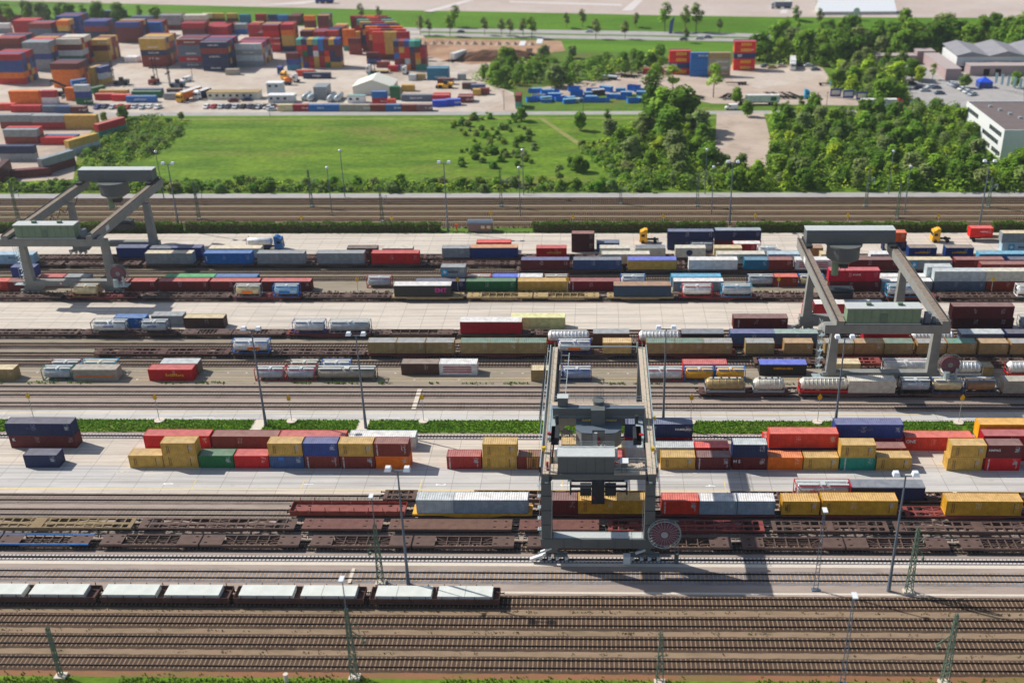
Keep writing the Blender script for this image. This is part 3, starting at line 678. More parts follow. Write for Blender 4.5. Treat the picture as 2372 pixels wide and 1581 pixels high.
[-144.32,241.9,2.59,6.06,2.59,'box','blue2','c5b',1,{}],
[-38.13,241.9,2.59,6.06,2.59,'box','grey','c5b',1,{'star': 0.16}],
[-38.21,241.9,0.0,6.06,2.59,'box','grey','c5b',0,{}],
[-32.04,241.9,0.0,6.06,2.59,'tank','cream','c5b',0,{'fc': 'red'}],
[-25.56,241.9,0.0,6.7,2.59,'box','blue3','c5b',0,{}],
[-19.35,241.9,0.0,6.06,2.59,'box','white','c5b',0,{}],
[-13.02,241.9,0.0,6.06,2.59,'tank','cream','c5b',0,{'fc': 'rust'}],
[5.83,241.9,0.0,6.06,2.59,'tank','white','c5b',0,{'fc': 'blue4'}],
[18.18,241.9,0.0,12.19,2.59,'box','skyblue','c5b',0,{}],
[36.8,241.9,0.0,6.6,2.59,'tank','silver','c5b',0,{'fc': 'navy'}],
[43.05,241.9,0.0,6.06,2.59,'box','rust2','c5b',0,{'roof': 'salmon'}],
[49.39,241.9,0.0,6.06,2.59,'tank','cream','c5b',0,{'fc': 'blue'}],
[69.25,241.9,0.0,11,2.59,'box','white','c5b',0,{}],
[80.29,241.9,0.0,6.06,2.59,'box','lightgrey','c5b',0,{}],
[79.94,241.9,2.59,6.06,2.59,'box','lightgrey','c5b',1,{}],
[94.75,247.0,1.2,12.19,2.59,'box','redbrown','c4',0,{}],
[107.26,247.0,1.2,6.06,2.59,'box','grey','c4',0,{}],
[-19.08,250.0,1.2,12.19,2.59,'box','maroon','c3',0,{'roof': 'blue2'}],
[-5.98,250.0,1.2,12.19,2.59,'box','slateblue2','c3',0,{'roof': 'slate'}],
[7.77,250.0,1.2,12.19,2.59,'swap','mustard','c3',0,{'roof': 'blue3'}],
[23.05,250.0,1.2,12.19,2.59,'box','white','c3',0,{}],
[36.93,250.0,1.2,6.06,2.59,'box','tealblue','c3',0,{}],
[42.98,250.0,1.2,6.06,2.59,'box','redbrown','c3',0,{}],
[49.7,250.0,1.2,9.6,2.59,'box','white','c3',0,{'t': ('','.55','rs','crimson')}],
[63.11,250.0,1.2,12.19,2.59,'box','maroon','c3',0,{}],
[77.37,250.0,1.2,11.2,2.59,'box','grey','c3',0,{'roof': 'cream','star': 0.17,'t': ('LOTOS',0.65,'h','black')}],
[89.36,250.0,1.2,12.19,2.59,'box','redbrown','c3',0,{}],
[102.7,250.0,1.2,7.15,2.59,'box','navy','c3',0,{}],
[-158.4,254.0,1.2,13.6,2.59,'swap','lightblue','c2',0,{'t': ('M W W',0.6,'h','navy')}],
[-115.84,254.0,1.2,12.19,2.9,'box','grey','c2',0,{'roof': 'cream4'}],
[-100.65,254.0,1.2,12.19,2.9,'box','blue','c2',0,{'t': ('LINER',0.05,'v','white')}],
[-86.97,254.0,1.2,12.19,2.9,'box','grey','c2',0,{}],
[-71.61,254.0,1.2,12.19,2.9,'box','grey','c2',0,{}],
[-57.59,254.0,1.2,12.19,2.9,'box','red','c2',0,{}],
[1.24,254.0,1.2,12.19,2.59,'box','cream2','c2',0,{}],
[30.46,254.0,1.2,12.19,2.59,'box','cream2','c2',0,{'t': ('LANCE',0.55,'h','black')}],
[43.42,254.0,1.2,8.2,2.59,'box','lightblue2','c2',0,{}],
[56.74,254.0,1.2,6.06,2.59,'box','cream','c2',0,{}],
[69.22,254.0,1.2,6.06,2.59,'box','white','c2',0,{'t': ('DHL',0.45,'h','red')}],
[96.52,254.0,1.2,12.19,2.59,'box','skyblue2','c2',0,{}],
[-125.01,258.3,1.2,7.82,2.8,'swap','navy2','c1',0,{}],
[-116.33,258.3,1.2,6.06,2.59,'box','slate','c1',0,{}],
[-110.59,258.3,1.2,7.82,2.8,'swap','navy2','c1',0,{}],
[-100.78,258.3,1.2,13.6,2.59,'swap','cream2','c1',0,{'roof': 'cream4'}],
[-64.73,258.3,1.2,7.82,2.59,'box','brown','c1',0,{}],
[-55.52,258.3,1.2,7.82,2.59,'box','cream2','c1',0,{'t': ('',0.42,'ci','navy')}],
[-40.07,258.3,1.2,7.15,2.59,'box','grey','c1',0,{}],
[-32.67,258.3,1.2,12.19,2.75,'swap','navy2','c1',0,{'roof': 'orangetan'}],
[-15.66,258.3,1.2,7.82,2.59,'box','red','c1',0,{'t': ('',0.6,'yl','gold')}],
[0.75,258.3,1.2,7.82,2.59,'box','cream2','c1',0,{}],
[9.91,258.3,1.2,7.82,2.59,'box','cream2','c1',0,{'roof': 'slate'}],
[20.21,258.3,1.2,7.82,2.59,'box','cream2','c1',0,{'t': ('',0.47,'ci','navy')}],
[30.19,258.3,1.2,7.15,2.59,'box','cream','c1',0,{}],
[35.47,261.3,1.2,7.15,2.59,'box','crimson','c1',0,{'roof': 'white'}],
[41.49,258.3,1.2,5,2.59,'tank','white','c1',0,{'fc': 'white'}],
[52.05,258.3,1.2,6.06,2.59,'box','rusttan','c1',0,{}],
[80.02,258.3,1.2,7.15,2.59,'box','navy2','c1',0,{'roof': 'brown2','t': ('',0.5,'yl','gold')}],
[89.41,258.3,1.2,7.15,2.59,'box','navy2','c1',0,{'roof': 'brown2','t': ('',0.5,'yl','gold')}],
[-31.87,265.2,0.0,9.12,2.75,'box','red2','lanec',0,{'t': ('',0.45,'yl','gold')}],
[-6.7,265.2,0.0,6.06,2.59,'box','darkmaroon','lanec',0,{'roof': 'redbrown'}],
[-6.68,265.2,2.59,6.06,2.59,'box','darkmaroon','lanec',1,{'roof': 'redbrown'}],
[-0.1,265.2,0.0,6.06,2.59,'box','slateblue2','lanec',0,{}],
[18.76,266.7,0.0,12.19,2.59,'box','navy','lanec',0,{'roof': 'slateblue'}],
[18.68,266.7,2.59,12.19,2.59,'box','navy','lanec',1,{'roof': 'slateblue'}],
[31.3,266.7,0.0,12.19,2.59,'box','darkred','lanec',0,{}],
[31.16,266.7,2.59,12.19,2.9,'box','navy','lanec',1,{'roof': 'greyblue'}],
[24.64,264.4,0.0,6.06,2.59,'tank','silver','lanec',0,{'fc': 'slateblue'}],
[75.47,265.7,0.0,6.06,2.59,'box','navy','lanec',0,{}],
[75.14,265.7,2.59,6.06,2.59,'box','orange2','lanec',1,{}],
[100.29,272.8,1.2,6.06,2.59,'box','red2','lanec',0,{'t': ('HAPAG',0.6,'h','white')}],
[106.35,265.2,0.0,12.19,2.59,'box','lightblue2','lanec',0,{'star': 0.2}],
[105.92,265.2,2.59,12.19,2.59,'box','grey','lanec',1,{'roof': 'cream'}]]
W=[[-35.95,5.72,150.35,'skel','brown','t9'],
[-20.83,29.45,150.35,'skel','brown','t9'],
[22.56,11.15,150.35,'skel','brown','t9'],
[34.08,16.77,150.35,'skel','brown','t9'],
[51.95,8.0,150.35,'skel','brown','t9'],
[60.49,13.05,150.35,'skel','brown','t9'],
[-50.42,19.04,146.1,'stake','rust2','t8'],
[-30.28,19.86,146.1,'skel','gold','t8'],
[-9.39,19.02,146.1,'skel','underred','t8'],
[10.42,18.75,146.1,'skel','underred','t8'],
[29.95,19.48,146.1,'skel','underred','t8'],
[50.22,22.12,146.1,'skel','redbrown','t8'],
[-106.44,31.43,141.9,'skel','ochre','t7'],
[-74.12,25.57,141.9,'skel','brown','t7'],
[-47.47,12.94,141.9,'flat','flatred','t7'],
[-33.44,19.83,141.9,'flat','flatrust','t7'],
[-12.43,12.84,141.9,'flat','flatred','t7'],
[1.76,25.17,141.9,'skel','redbrown','t7'],
[28.06,18.68,141.9,'skel','brown','t7'],
[47.6,27.0,141.9,'skel','brown','t7'],
[-109.81,29.78,137.5,'pocket','blue','t6'],
[-78.58,31.93,137.5,'pocket','brown','t6'],
[-45.22,32.41,137.5,'pocket','brown','t6'],
[-11.0,32.31,137.5,'pocket','brown','t6'],
[22.6,32.43,137.5,'pocket','brown','t6'],
[56.62,27.43,137.5,'pocket','brown','t6'],
[-103.74,13.0,124.15,'slabw','darkbrown','t4'],
[-90.02,16.72,124.15,'slabw','darkbrown','t4'],
[-72.58,18.97,124.15,'slabw','darkbrown','t4'],
[-52.99,19.12,124.15,'slabw','darkbrown','t4'],
[-33.07,18.97,124.15,'slabw','darkbrown','t4'],
[20.18,17.9,187.1,'skel','darkbrown','a'],
[39.71,19.65,187.1,'skel','brown','a'],
[59.68,19.47,187.1,'skel','brown','a'],
[79.59,18.22,187.1,'skel','brown','a'],
[32.78,15.08,200.3,'skel','brown','b4'],
[49.23,19.13,200.3,'skel','redbrown','b4'],
[70.64,18.61,200.3,'skel','brown','b4'],
[-107.79,29.22,204.2,'skel','darkbrown','b3'],
[-78.22,8.47,204.2,'skel','darkbrown','b3'],
[-69.51,20.08,204.2,'skel','brown','b3'],
[-49.08,18.95,204.2,'skel','underred','b3'],
[-29.31,18.95,204.2,'skel','underred','b3'],
[-8.48,16.83,204.2,'skel','brown','b3'],
[10.22,19.34,204.2,'skel','underred','b3'],
[31.18,16.04,204.2,'skel','brown','b3'],
[48.14,19.21,204.2,'skel','underred','b3'],
[67.7,19.49,204.2,'skel','brown','b3'],
[87.42,17.47,204.2,'skel','brown','b3'],
[-11.74,19.29,208.9,'skel','brown','b2'],
[8.5,19.47,208.9,'skel','brown','b2'],
[28.44,19.18,208.9,'skel','underred','b2'],
[51.4,16.97,208.9,'skel','underred','b2'],
[69.31,17.86,208.9,'skel','brown','b2'],
[87.64,16.87,208.9,'skel','brown','b2'],
[-140.49,24.81,214.0,'skel','brown','b1'],
[-114.7,21.25,214.0,'skel','darkbrown','b1'],
[-92.46,22.71,214.0,'pocket','brown','b1'],
[-69.01,19.13,214.0,'skel','underred','b1'],
[-49.39,17.6,214.0,'pocket','brown','b1'],
[-30.81,16.4,214.0,'pocket','brown','b1'],
[-13.93,18.47,214.0,'skel','brown','b1'],
[-148.78,20.32,234.5,'skel','brown','c6'],
[-127.39,17.33,234.5,'skel','underred','c6'],
[-108.99,21.0,234.5,'skel','brown','c6'],
[-87.2,16.77,234.5,'skel','underred','c6'],
[-69.9,20.61,234.5,'skel','brown','c6'],
[-49.03,17.39,234.5,'pocket','tan','c6'],
[-31.12,31.82,234.5,'pocket','tan','c6'],
[2.27,16.2,234.5,'pocket','tan','c6'],
[19.26,18.76,234.5,'skel','underred','c6'],
[38.81,13.53,234.5,'skel','brown','c6'],
[53.38,14.52,234.5,'skel','brown','c6'],
[68.42,11.9,234.5,'skel','underred','c6'],
[80.84,23.74,234.5,'skel','brown','c6'],
[-20.36,26.92,251.2,'skel','brown','c3'],
[7.39,14.94,251.2,'skel','brown','c3'],
[22.74,27.18,251.2,'skel','brown','c3'],
[50.19,25.82,251.2,'skel','brown','c3'],
[77.38,27.9,251.2,'skel','brown','c3'],
[-156.79,18.94,255.2,'skel','brown','c2'],
[-136.71,18.88,255.2,'skel','brown','c2'],
[-116.97,14.27,255.2,'skel','brown','c2'],
[-101.84,14.03,255.2,'skel','brown','c2'],
[-87.53,14.78,255.2,'skel','brown','c2'],
[-72.18,13.61,255.2,'skel','brown','c2'],
[-58.0,14.43,255.2,'skel','brown','c2'],
[-43.01,21.45,255.2,'skel','brown','c2'],
[-21.76,21.95,255.2,'skel','brown','c2'],
[0.75,21.87,255.2,'skel','brown','c2'],
[29.62,13.71,255.2,'skel','brown','c2'],
[43.89,23.96,255.2,'skel','brown','c2'],
[95.61,16.6,255.2,'skel','brown','c2'],
[-147.37,20.33,259.5,'skel','brown','c1'],
[-125.87,23.74,259.5,'skel','brown','c1'],
[-101.55,15.96,259.5,'skel','brown','c1'],
[-85.02,19.01,259.5,'skel','brown','c1'],
[-65.44,19.53,259.5,'skel','brown','c1'],
[-45.34,26.98,259.5,'skel','brown','c1'],
[-16.93,16.54,259.5,'skel','brown','c1'],
[0.19,19.35,259.5,'skel','brown','c1'],
[19.82,20.14,259.5,'skel','brown','c1'],
[79.52,18.57,259.5,'skel','brown','c1']]
SL=[[-92.49,8.36],
[-83.14,8.16],
[-72.29,7.87],
[-63.08,8.03],
[-52.19,7.93],
[-43.09,8.03],
[-32.22,8.15],
[-23.1,8.01]]
TALL=[[-62.89,174.76,20.48],
[-43.64,173.96,19.76],
[43.3,127.2,20.58],
[-28.31,128.19,20.5],
[12.56,175.18,20.55],
[45.2,176.15,18.25],
[-41.62,281.78,19.75],
[37.41,286.47,18.29],
[106.71,284.47,18.9],
[-117.47,282.36,19.44]]
SINGLE=[[-76.89,294.22,14.37],
[-22.1,293.63,14.42],
[33.22,295.66,13.86],
[88.56,294.68,14.23],
[-76.86,311.39,14.43],
[-22.38,313.39,13.92],
[33.0,313.92,13.76],
[88.59,313.62,13.17],
[-132.07,310.23,14.58]]
LADDER=[[32.55,127.3,14.46],
[32.58,108.13,14.9]]
CAT=[[-32.45,128.25,10.89,1],
[-32.37,108.52,11.74,2],
[46.14,126.83,11.81,3],
[46.03,108.27,11.77,4],
[-72.04,108.36,8.55,0],
[8.4,107.89,8.83,5]]
FCAT=[[-84.88,302.73,11.29],
[-61.39,289.45,10.17],
[-28.41,302.87,11.12],
[7.09,304.68,6.81],
[29.68,302.6,10.81],
[79.18,302.37,11.42],
[85.61,291.73,10.5],
[-114.94,291.53,10.96],
[-167.42,290.83,11.92],
[114.5,301.04,9.17]]
YEL=[[-107.98,176.12,5.56],
[-83.81,176.24,5.31],
[-58.28,176.16,5.18],
[-33.0,176.28,5.4],
[17.83,176.11,5.49],
[41.83,176.31,5.56],
[68.36,176.28,5.52],
[-82.22,281.34,4.06],
[-56.91,280.82,4.05],
[-6.61,281.12,4.2],
[18.4,281.04,4.35],
[43.63,280.97,4.66],
[69.14,281.33,4.5],
[93.87,280.81,4.33],
[-29.66,284.32,4.24],
[-58.07,238.34,3.34],
[-33.71,238.68,3.19],
[-7.07,238.01,3.61],
[43.93,239.37,3.03],
[94.49,237.37,3.86],
[-154.4,291.7,2.68]]
HEDGE=[(-179.9,-116.3),(-115.1,-94.3),(-95.2,-47.5),(-46.9,-43.4),(-17.7,35.7),(39.0,101.8),(109.2,131.0)]
TREES=[[67.3,404.6,6.6,3,1,'w1'],
[119.5,342.6,6.8,1,0,'w1'],
[97.3,362.9,7.8,3,3,'w1'],
[110.2,398.4,7.1,1,0,'w1'],
[63.9,318.9,6.6,1,0,'w1'],
[125.5,361.2,6.9,0,2,'w1'],
[93.1,391.4,8.4,3,3,'w1'],
[131.0,319.1,7.6,1,2,'w1'],
[74.1,360.1,5.1,0,0,'w1'],
[92.5,367.8,5.1,1,2,'w1'],
[75.5,340.1,5.1,3,1,'w1'],
[80.2,318.1,6.5,1,2,'w1'],
[125.7,374.1,5.8,2,1,'w1'],
[109.5,335.4,5.0,0,1,'w1'],
[66.2,350.7,7.3,3,2,'w1'],
[116.0,390.3,8.5,0,3,'w1'],
[125.1,386.1,5.9,1,2,'w1'],
[81.3,377.4,6.0,0,2,'w1'],
[129.4,404.5,7.7,3,0,'w1'],
[98.1,377.5,8.0,3,0,'w1'],
[59.0,341.3,8.4,0,0,'w1'],
[70.5,373.3,5.7,0,1,'w1'],
[87.3,361.8,6.3,3,1,'w1'],
[98.4,397.4,5.3,1,4,'w1'],
[99.4,357.1,7.4,2,0,'w1'],
[96.8,319.0,6.1,0,1,'w1'],
[88.8,333.7,7.7,0,0,'w1'],
[120.1,372.4,5.9,0,0,'w1'],
[127.6,340.2,5.2,3,0,'w1'],
[104.1,364.0,7.4,1,1,'w1'],
[121.2,401.8,6.8,1,1,'w1'],
[129.7,393.4,7.3,0,1,'w1'],
[103.5,336.8,6.5,1,0,'w1'],
[85.8,352.1,5.9,2,0,'w1'],
[77.3,404.0,5.7,3,4,'w1'],
[112.0,324.6,7.1,0,0,'w1'],
[65.2,381.3,8.5,1,1,'w1'],
[84.7,323.2,5.9,2,4,'w1'],
[70.1,344.5,6.0,0,0,'w1'],
[115.2,363.5,5.3,1,0,'w1'],
[82.9,365.5,7.1,2,2,'w1'],
[57.9,317.8,6.6,3,4,'w1'],
[68.3,391.1,7.0,3,0,'w1'],
[112.4,372.9,7.2,2,0,'w1'],
[74.7,383.8,7.9,1,3,'w1'],
[88.9,376.2,5.7,1,3,'w1'],
[61.0,347.2,8.3,3,2,'w1'],
[136.5,407.5,5.3,0,0,'w1'],
[124.2,416.6,5.4,2,0,'w1'],
[83.2,407.1,7.6,3,1,'w1'],
[72.8,350.2,6.5,3,1,'w1'],
[84.3,338.2,6.8,0,0,'w1'],
[75.6,391.8,5.8,0,1,'w1'],
[63.2,333.7,5.7,1,3,'w1'],
[119.2,378.7,5.1,2,1,'w1'],
[126.0,354.4,6.6,0,0,'w1'],
[84.4,346.4,5.6,2,2,'w1'],
[79.2,398.3,7.0,1,0,'w1'],
[124.9,317.2,6.3,3,1,'w1'],
[77.2,365.8,7.3,1,2,'w1'],
[132.0,417.4,5.1,0,1,'w1'],
[113.3,385.2,8.2,2,0,'w1'],
[77.7,372.6,5.1,0,1,'w1'],
[104.2,378.3,5.2,2,1,'w1'],
[76.4,323.5,5.5,0,0,'w1'],
[101.9,323.3,6.6,2,3,'w1'],
[122.1,324.0,5.2,1,4,'w1'],
[134.9,334.0,8.4,2,1,'w1'],
[65.0,369.7,5.3,3,0,'w1'],
[130.3,330.7,8.0,3,4,'w1'],
[122.9,410.8,5.1,3,2,'w1'],
[136.1,400.5,5.1,3,1,'w1'],
[101.7,372.6,7.0,0,0,'w1'],
[109.8,359.5,5.3,0,1,'w1'],
[95.9,339.5,8.1,2,1,'w1'],
[60.1,323.4,8.3,3,1,'w1'],
[113.6,404.8,6.6,0,2,'w1'],
[87.0,389.3,7.6,0,1,'w1'],
[78.4,411.4,7.1,3,0,'w1'],
[103.7,348.5,5.8,0,1,'w1'],
[81.4,357.7,7.7,3,1,'w1'],
[97.0,383.7,8.1,2,1,'w1'],
[104.7,392.7,5.5,1,2,'w1'],
[108.4,382.2,5.6,2,3,'w1'],
[110.7,318.0,8.3,3,0,'w1'],
[113.3,379.2,6.1,2,0,'w1'],
[70.5,398.6,7.2,1,0,'w1'],
[121.3,335.8,6.3,2,0,'w1'],
[106.5,343.3,5.5,3,1,'w1'],
[99.9,330.4,7.9,0,3,'w1'],
[115.8,347.9,5.2,2,4,'w1'],
[65.0,357.4,5.6,3,1,'w1'],
[66.9,364.3,6.0,1,4,'w1'],
[72.7,408.0,6.4,3,3,'w1'],
[91.4,385.2,6.1,3,1,'w1'],
[92.9,329.3,5.3,0,1,'w1'],
[125.2,346.4,8.1,0,3,'w1'],
[110.2,348.7,7.5,2,1,'w1'],
[83.1,394.2,7.3,0,3,'w1'],
[118.1,353.7,5.5,3,0,'w1'],
[70.1,331.4,5.1,2,0,'w1'],
[96.1,351.1,7.7,0,3,'w1'],
[120.6,366.7,5.4,0,3,'w1'],
[136.4,339.9,6.9,2,0,'w1'],
[78.2,345.1,7.4,1,4,'w1'],
[83.5,329.3,6.7,1,3,'w1'],
[130.7,382.1,5.0,3,2,'w1'],
[101.4,404.2,7.5,1,0,'w1'],
[91.6,399.0,6.0,2,2,'w1'],
[109.4,366.0,7.4,1,1,'w1'],
[85.0,371.9,8.0,1,0,'w1'],
[91.1,344.4,6.4,3,0,'w1'],
[118.2,318.9,6.6,1,3,'w1'],
[133.0,388.8,8.1,0,1,'w1'],
[79.9,351.9,6.9,2,1,'w1'],
[118.1,328.0,6.1,1,0,'w1'],
[107.2,406.4,7.5,0,0,'w1'],
[129.0,411.2,5.8,3,0,'w1'],
[106.4,327.8,8.4,2,1,'w1'],
[57.6,329.2,8.2,0,1,'w1'],
[131.2,372.6,6.8,0,1,'w1'],
[92.1,323.7,6.2,3,4,'w1'],
[67.2,337.7,6.0,0,0,'w1'],
[128.1,325.0,7.8,0,1,'w1'],
[64.7,326.7,7.8,1,2,'w1'],
[56.6,336.9,5.9,1,0,'w1b'],
[18.1,319.3,3.6,3,0,'w1b'],
[51.5,332.6,5.3,2,4,'w1b'],
[44.4,323.9,5.7,1,1,'w1b'],
[41.6,329.9,5.9,2,2,'w1b'],
[34.1,325.6,3.9,3,3,'w1b'],
[46.7,337.8,5.7,0,2,'w1b'],
[56.4,328.7,4.2,3,0,'w1b'],
[29.6,320.4,4.0,0,2,'w1b'],
[56.9,320.9,4.8,0,3,'w1b'],
[37.1,334.5,4.3,2,1,'w1b'],
[25.2,324.2,4.0,3,1,'w1b'],
[42.4,319.1,5.8,1,1,'w1b'],
[47.6,318.8,5.6,1,1,'w1b'],
[20.2,328.2,3.6,0,1,'w1b'],
[26.4,329.6,5.8,2,2,'w1b'],
[23.5,319.5,5.7,3,3,'w1b'],
[50.1,325.0,5.8,1,1,'w1b'],
[34.6,318.2,4.9,3,2,'w1b'],
[32.9,331.2,3.6,3,4,'w1b'],
[46.9,329.9,5.2,3,0,'w1b'],
[39.1,323.7,3.7,3,1,'w1b'],
[16.0,324.5,3.7,3,0,'w1b'],
[41.0,337.7,5.8,1,2,'w1b'],
[52.7,317.8,4.1,0,0,'w1b'],
[10.6,363.8,7.9,1,4,'w2'],
[15.8,367.2,9.2,3,3,'w2'],
[26.0,337.1,9.4,1,3,'w2'],
[11.4,346.5,9.5,2,3,'w2'],
[34.4,360.0,7.6,3,1,'w2'],
[26.4,381.9,9.7,0,1,'w2'],
[21.9,374.9,7.1,3,0,'w2'],
[31.3,366.5,8.7,3,4,'w2'],
[16.8,378.2,9.2,2,2,'w2'],
[18.8,385.7,8.8,1,0,'w2'],
[36.1,338.9,9.3,2,1,'w2'],
[26.0,350.2,10.0,0,3,'w2'],
[21.3,355.0,6.8,2,4,'w2'],
[35.2,388.8,6.2,2,1,'w2'],
[29.5,345.2,5.0,2,2,'w2'],
[4.6,378.2,7.0,1,3,'w2'],
[17.4,341.8,5.6,0,1,'w2'],
[9.0,356.2,9.4,0,0,'w2'],
[23.4,368.1,5.7,0,4,'w2'],
[26.1,359.5,6.6,0,1,'w2'],
[29.2,374.7,6.4,1,4,'w2'],
[15.6,350.9,6.0,3,1,'w2'],
[33.2,380.3,8.0,2,2,'w2'],
[33.2,352.7,7.7,2,1,'w2'],
[38.0,345.8,5.4,3,1,'w2'],
[37.1,372.2,6.9,2,0,'w2'],
[-34.6,462.9,6.4,0,0,'w3'],
[-20.5,466.1,6.3,2,0,'w3'],
[-49.4,481.6,5.8,0,0,'w3'],
[25.2,506.8,5.5,2,3,'w3'],
[-8.2,473.8,7.2,3,3,'w3'],
[17.4,507.1,7.3,2,0,'w3'],
[-28.1,495.8,6.2,2,1,'w3'],
[-2.2,498.6,5.6,0,1,'w3'],
[-10.9,467.6,5.3,2,0,'w3'],
[24.4,492.4,8.3,2,0,'w3'],
[-10.7,482.4,6.2,0,1,'w3'],
[-2.8,483.5,6.7,1,0,'w3'],
[-41.1,475.6,5.5,1,0,'w3'],
[0.2,473.8,5.2,3,3,'w3'],
[-24.1,503.4,5.1,2,0,'w3'],
[-49.9,470.8,7.9,3,1,'w3'],
[11.8,495.1,7.8,1,0,'w3'],
[-34.5,477.2,6.7,2,1,'w3'],
[-39.7,485.3,7.9,0,0,'w3'],
[-29.5,468.4,5.6,1,0,'w3'],
[-44.5,489.7,7.0,2,0,'w3'],
[12.6,482.1,7.0,3,0,'w3'],
[17.6,487.8,6.3,0,0,'w3'],
[-42.8,459.6,7.1,0,1,'w3'],
[29.9,516.9,7.7,3,0,'w3'],
[29.6,498.4,5.5,0,1,'w3'],
[0.4,492.2,7.3,0,0,'w3'],
[-13.9,489.5,5.3,3,0,'w3'],
[-12.6,501.4,5.6,1,0,'w3'],
[-12.8,461.1,6.0,2,0,'w3'],
[-39.5,497.6,8.5,2,1,'w3'],
[-26.6,475.3,7.8,0,0,'w3'],
[3.9,503.3,6.7,3,1,'w3'],
[-19.7,494.1,6.1,3,0,'w3'],
[-20.2,481.6,6.1,1,0,'w3'],
[-19.2,457.2,7.3,0,1,'w3'],
[-41.9,466.2,6.4,2,1,'w3'],
[-34.9,491.2,5.3,1,0,'w3'],
[19.9,498.0,7.6,2,0,'w3'],
[-7.4,490.4,5.1,1,1,'w3'],
[-30.0,482.6,6.7,2,1,'w3'],
[-41.5,504.7,7.4,3,0,'w3'],
[165.8,552.1,10.5,1,0,'w4'],
[154.2,539.9,15.0,2,0,'w4'],
[76.7,513.9,13.7,2,0,'w4'],
[105.4,513.8,11.8,3,1,'w4'],
[96.1,502.9,11.9,3,0,'w4'],
[118.8,542.0,13.6,3,1,'w4'],
[124.2,520.7,13.9,0,3,'w4'],
[194.4,533.1,11.3,1,1,'w4'],
[120.9,533.1,13.5,3,0,'w4'],
[184.3,559.5,10.3,1,0,'w4'],
[128.3,540.2,12.5,3,0,'w4'],
[210.6,566.6,11.1,1,1,'w4'],
[151.5,554.5,10.9,2,0,'w4'],
[88.1,522.9,10.5,3,0,'w4'],
[154.4,520.9,11.6,1,0,'w4'],
[121.1,511.1,12.3,1,0,'w4'],
[86.2,509.0,11.5,1,1,'w4'],
[134.1,515.4,11.0,1,3,'w4'],
[141.4,528.8,13.6,3,1,'w4'],
[144.8,519.3,13.0,0,1,'w4'],
[127.6,555.3,14.1,0,0,'w4'],
[188.0,548.6,10.3,2,0,'w4'],
[169.7,540.4,11.6,1,0,'w4'],
[111.4,547.0,13.0,3,1,'w4'],
[201.9,548.2,12.4,3,0,'w4'],
[175.8,550.4,12.7,0,0,'w4'],
[172.0,528.7,11.1,3,1,'w4'],
[139.2,545.4,13.0,2,0,'w4'],
[90.6,539.3,14.9,2,1,'w4'],
[129.7,529.5,11.6,2,1,'w4'],
[163.6,532.7,14.5,0,0,'w4'],
[183.6,541.1,11.8,1,1,'w4'],
[204.5,537.8,11.6,2,1,'w4'],
[118.1,558.5,12.0,3,0,'w4'],
[144.7,538.1,13.3,1,0,'w4'],
[109.0,525.1,12.7,2,1,'w4'],
[182.9,526.9,12.9,3,0,'w4'],
[98.4,519.0,13.5,0,1,'w4'],
[104.2,500.0,10.5,2,0,'w4'],
[101.0,535.1,12.4,3,0,'w4'],
[211.9,555.9,12.1,2,0,'w4'],
[175.3,559.1,14.0,0,3,'w4'],
[99.2,544.1,13.1,3,1,'w4'],
[196.1,562.0,12.4,1,1,'w4'],
[141.4,553.9,10.1,3,0,'w4'],
[197.6,524.7,10.5,2,1,'w4'],
[205.6,529.0,12.7,2,0,'w4'],
[211.6,546.4,10.3,1,1,'w4'],
[112.4,534.0,10.7,0,1,'w4'],
[218.9,569.2,13.6,2,3,'w4'],
[112.3,505.5,14.2,2,0,'w4'],
[151.6,531.5,14.3,0,1,'w4'],
[95.2,528.3,12.7,1,3,'w4'],
[193.9,542.3,10.1,3,0,'w4'],
[162.1,544.4,10.2,3,3,'w4'],
[86.1,531.3,14.1,3,1,'w4'],
[115.3,518.0,14.6,1,0,'w4'],
[135.9,536.3,10.7,2,1,'w4'],
[128.1,488.2,6.3,3,0,'w5'],
[117.0,443.1,9.1,2,1,'w5'],
[116.5,483.2,9.9,0,3,'w5'],
[125.8,455.3,9.5,3,0,'w5'],
[118.9,476.9,7.9,1,4,'w5'],
[106.5,466.6,8.9,2,3,'w5'],
[128.4,477.2,6.7,3,3,'w5'],
[106.8,474.8,8.0,0,4,'w5'],
[120.8,429.2,7.5,1,1,'w5'],
[110.8,437.8,6.1,0,3,'w5'],
[121.9,446.7,6.8,3,2,'w5'],
[113.1,453.3,6.8,2,2,'w5'],
[101.5,456.1,7.9,2,0,'w5'],
[123.7,493.6,7.2,1,4,'w5'],
[128.2,463.6,9.7,2,4,'w5'],
[114.3,428.9,9.8,0,1,'w5'],
[131.2,471.3,6.3,2,0,'w5'],
[109.2,460.2,8.4,2,1,'w5'],
[123.3,500.2,8.4,0,3,'w5'],
[117.2,459.8,7.6,0,3,'w5'],
[132.3,495.1,9.4,3,1,'w5'],
[105.0,444.7,7.9,2,4,'w5'],
[132.6,482.4,7.5,1,0,'w5'],
[113.4,469.8,6.0,2,4,'w5'],
[116.5,489.8,7.2,0,1,'w5'],
[118.9,435.7,7.9,2,2,'w5'],
[-343.3,633.9,10.2,1,0,'w6'],
[-347.8,625.8,11.7,0,1,'w6'],
[-287.4,629.6,11.3,0,0,'w6'],
[-307.9,630.2,11.1,1,0,'w6'],
[-315.9,623.5,12.0,0,3,'w6'],
[-320.3,633.7,9.4,1,1,'w6'],
[-261.5,626.5,10.2,3,0,'w6'],
[-335.6,624.1,9.9,0,1,'w6'],
[-274.2,627.5,11.5,2,0,'w6'],
[-250.8,622.6,9.5,1,1,'w6'],
[-300.6,623.5,11.6,1,0,'w6'],
[-329.6,633.7,11.8,1,3,'w6'],
[-325.0,623.9,10.6,3,1,'w6'],
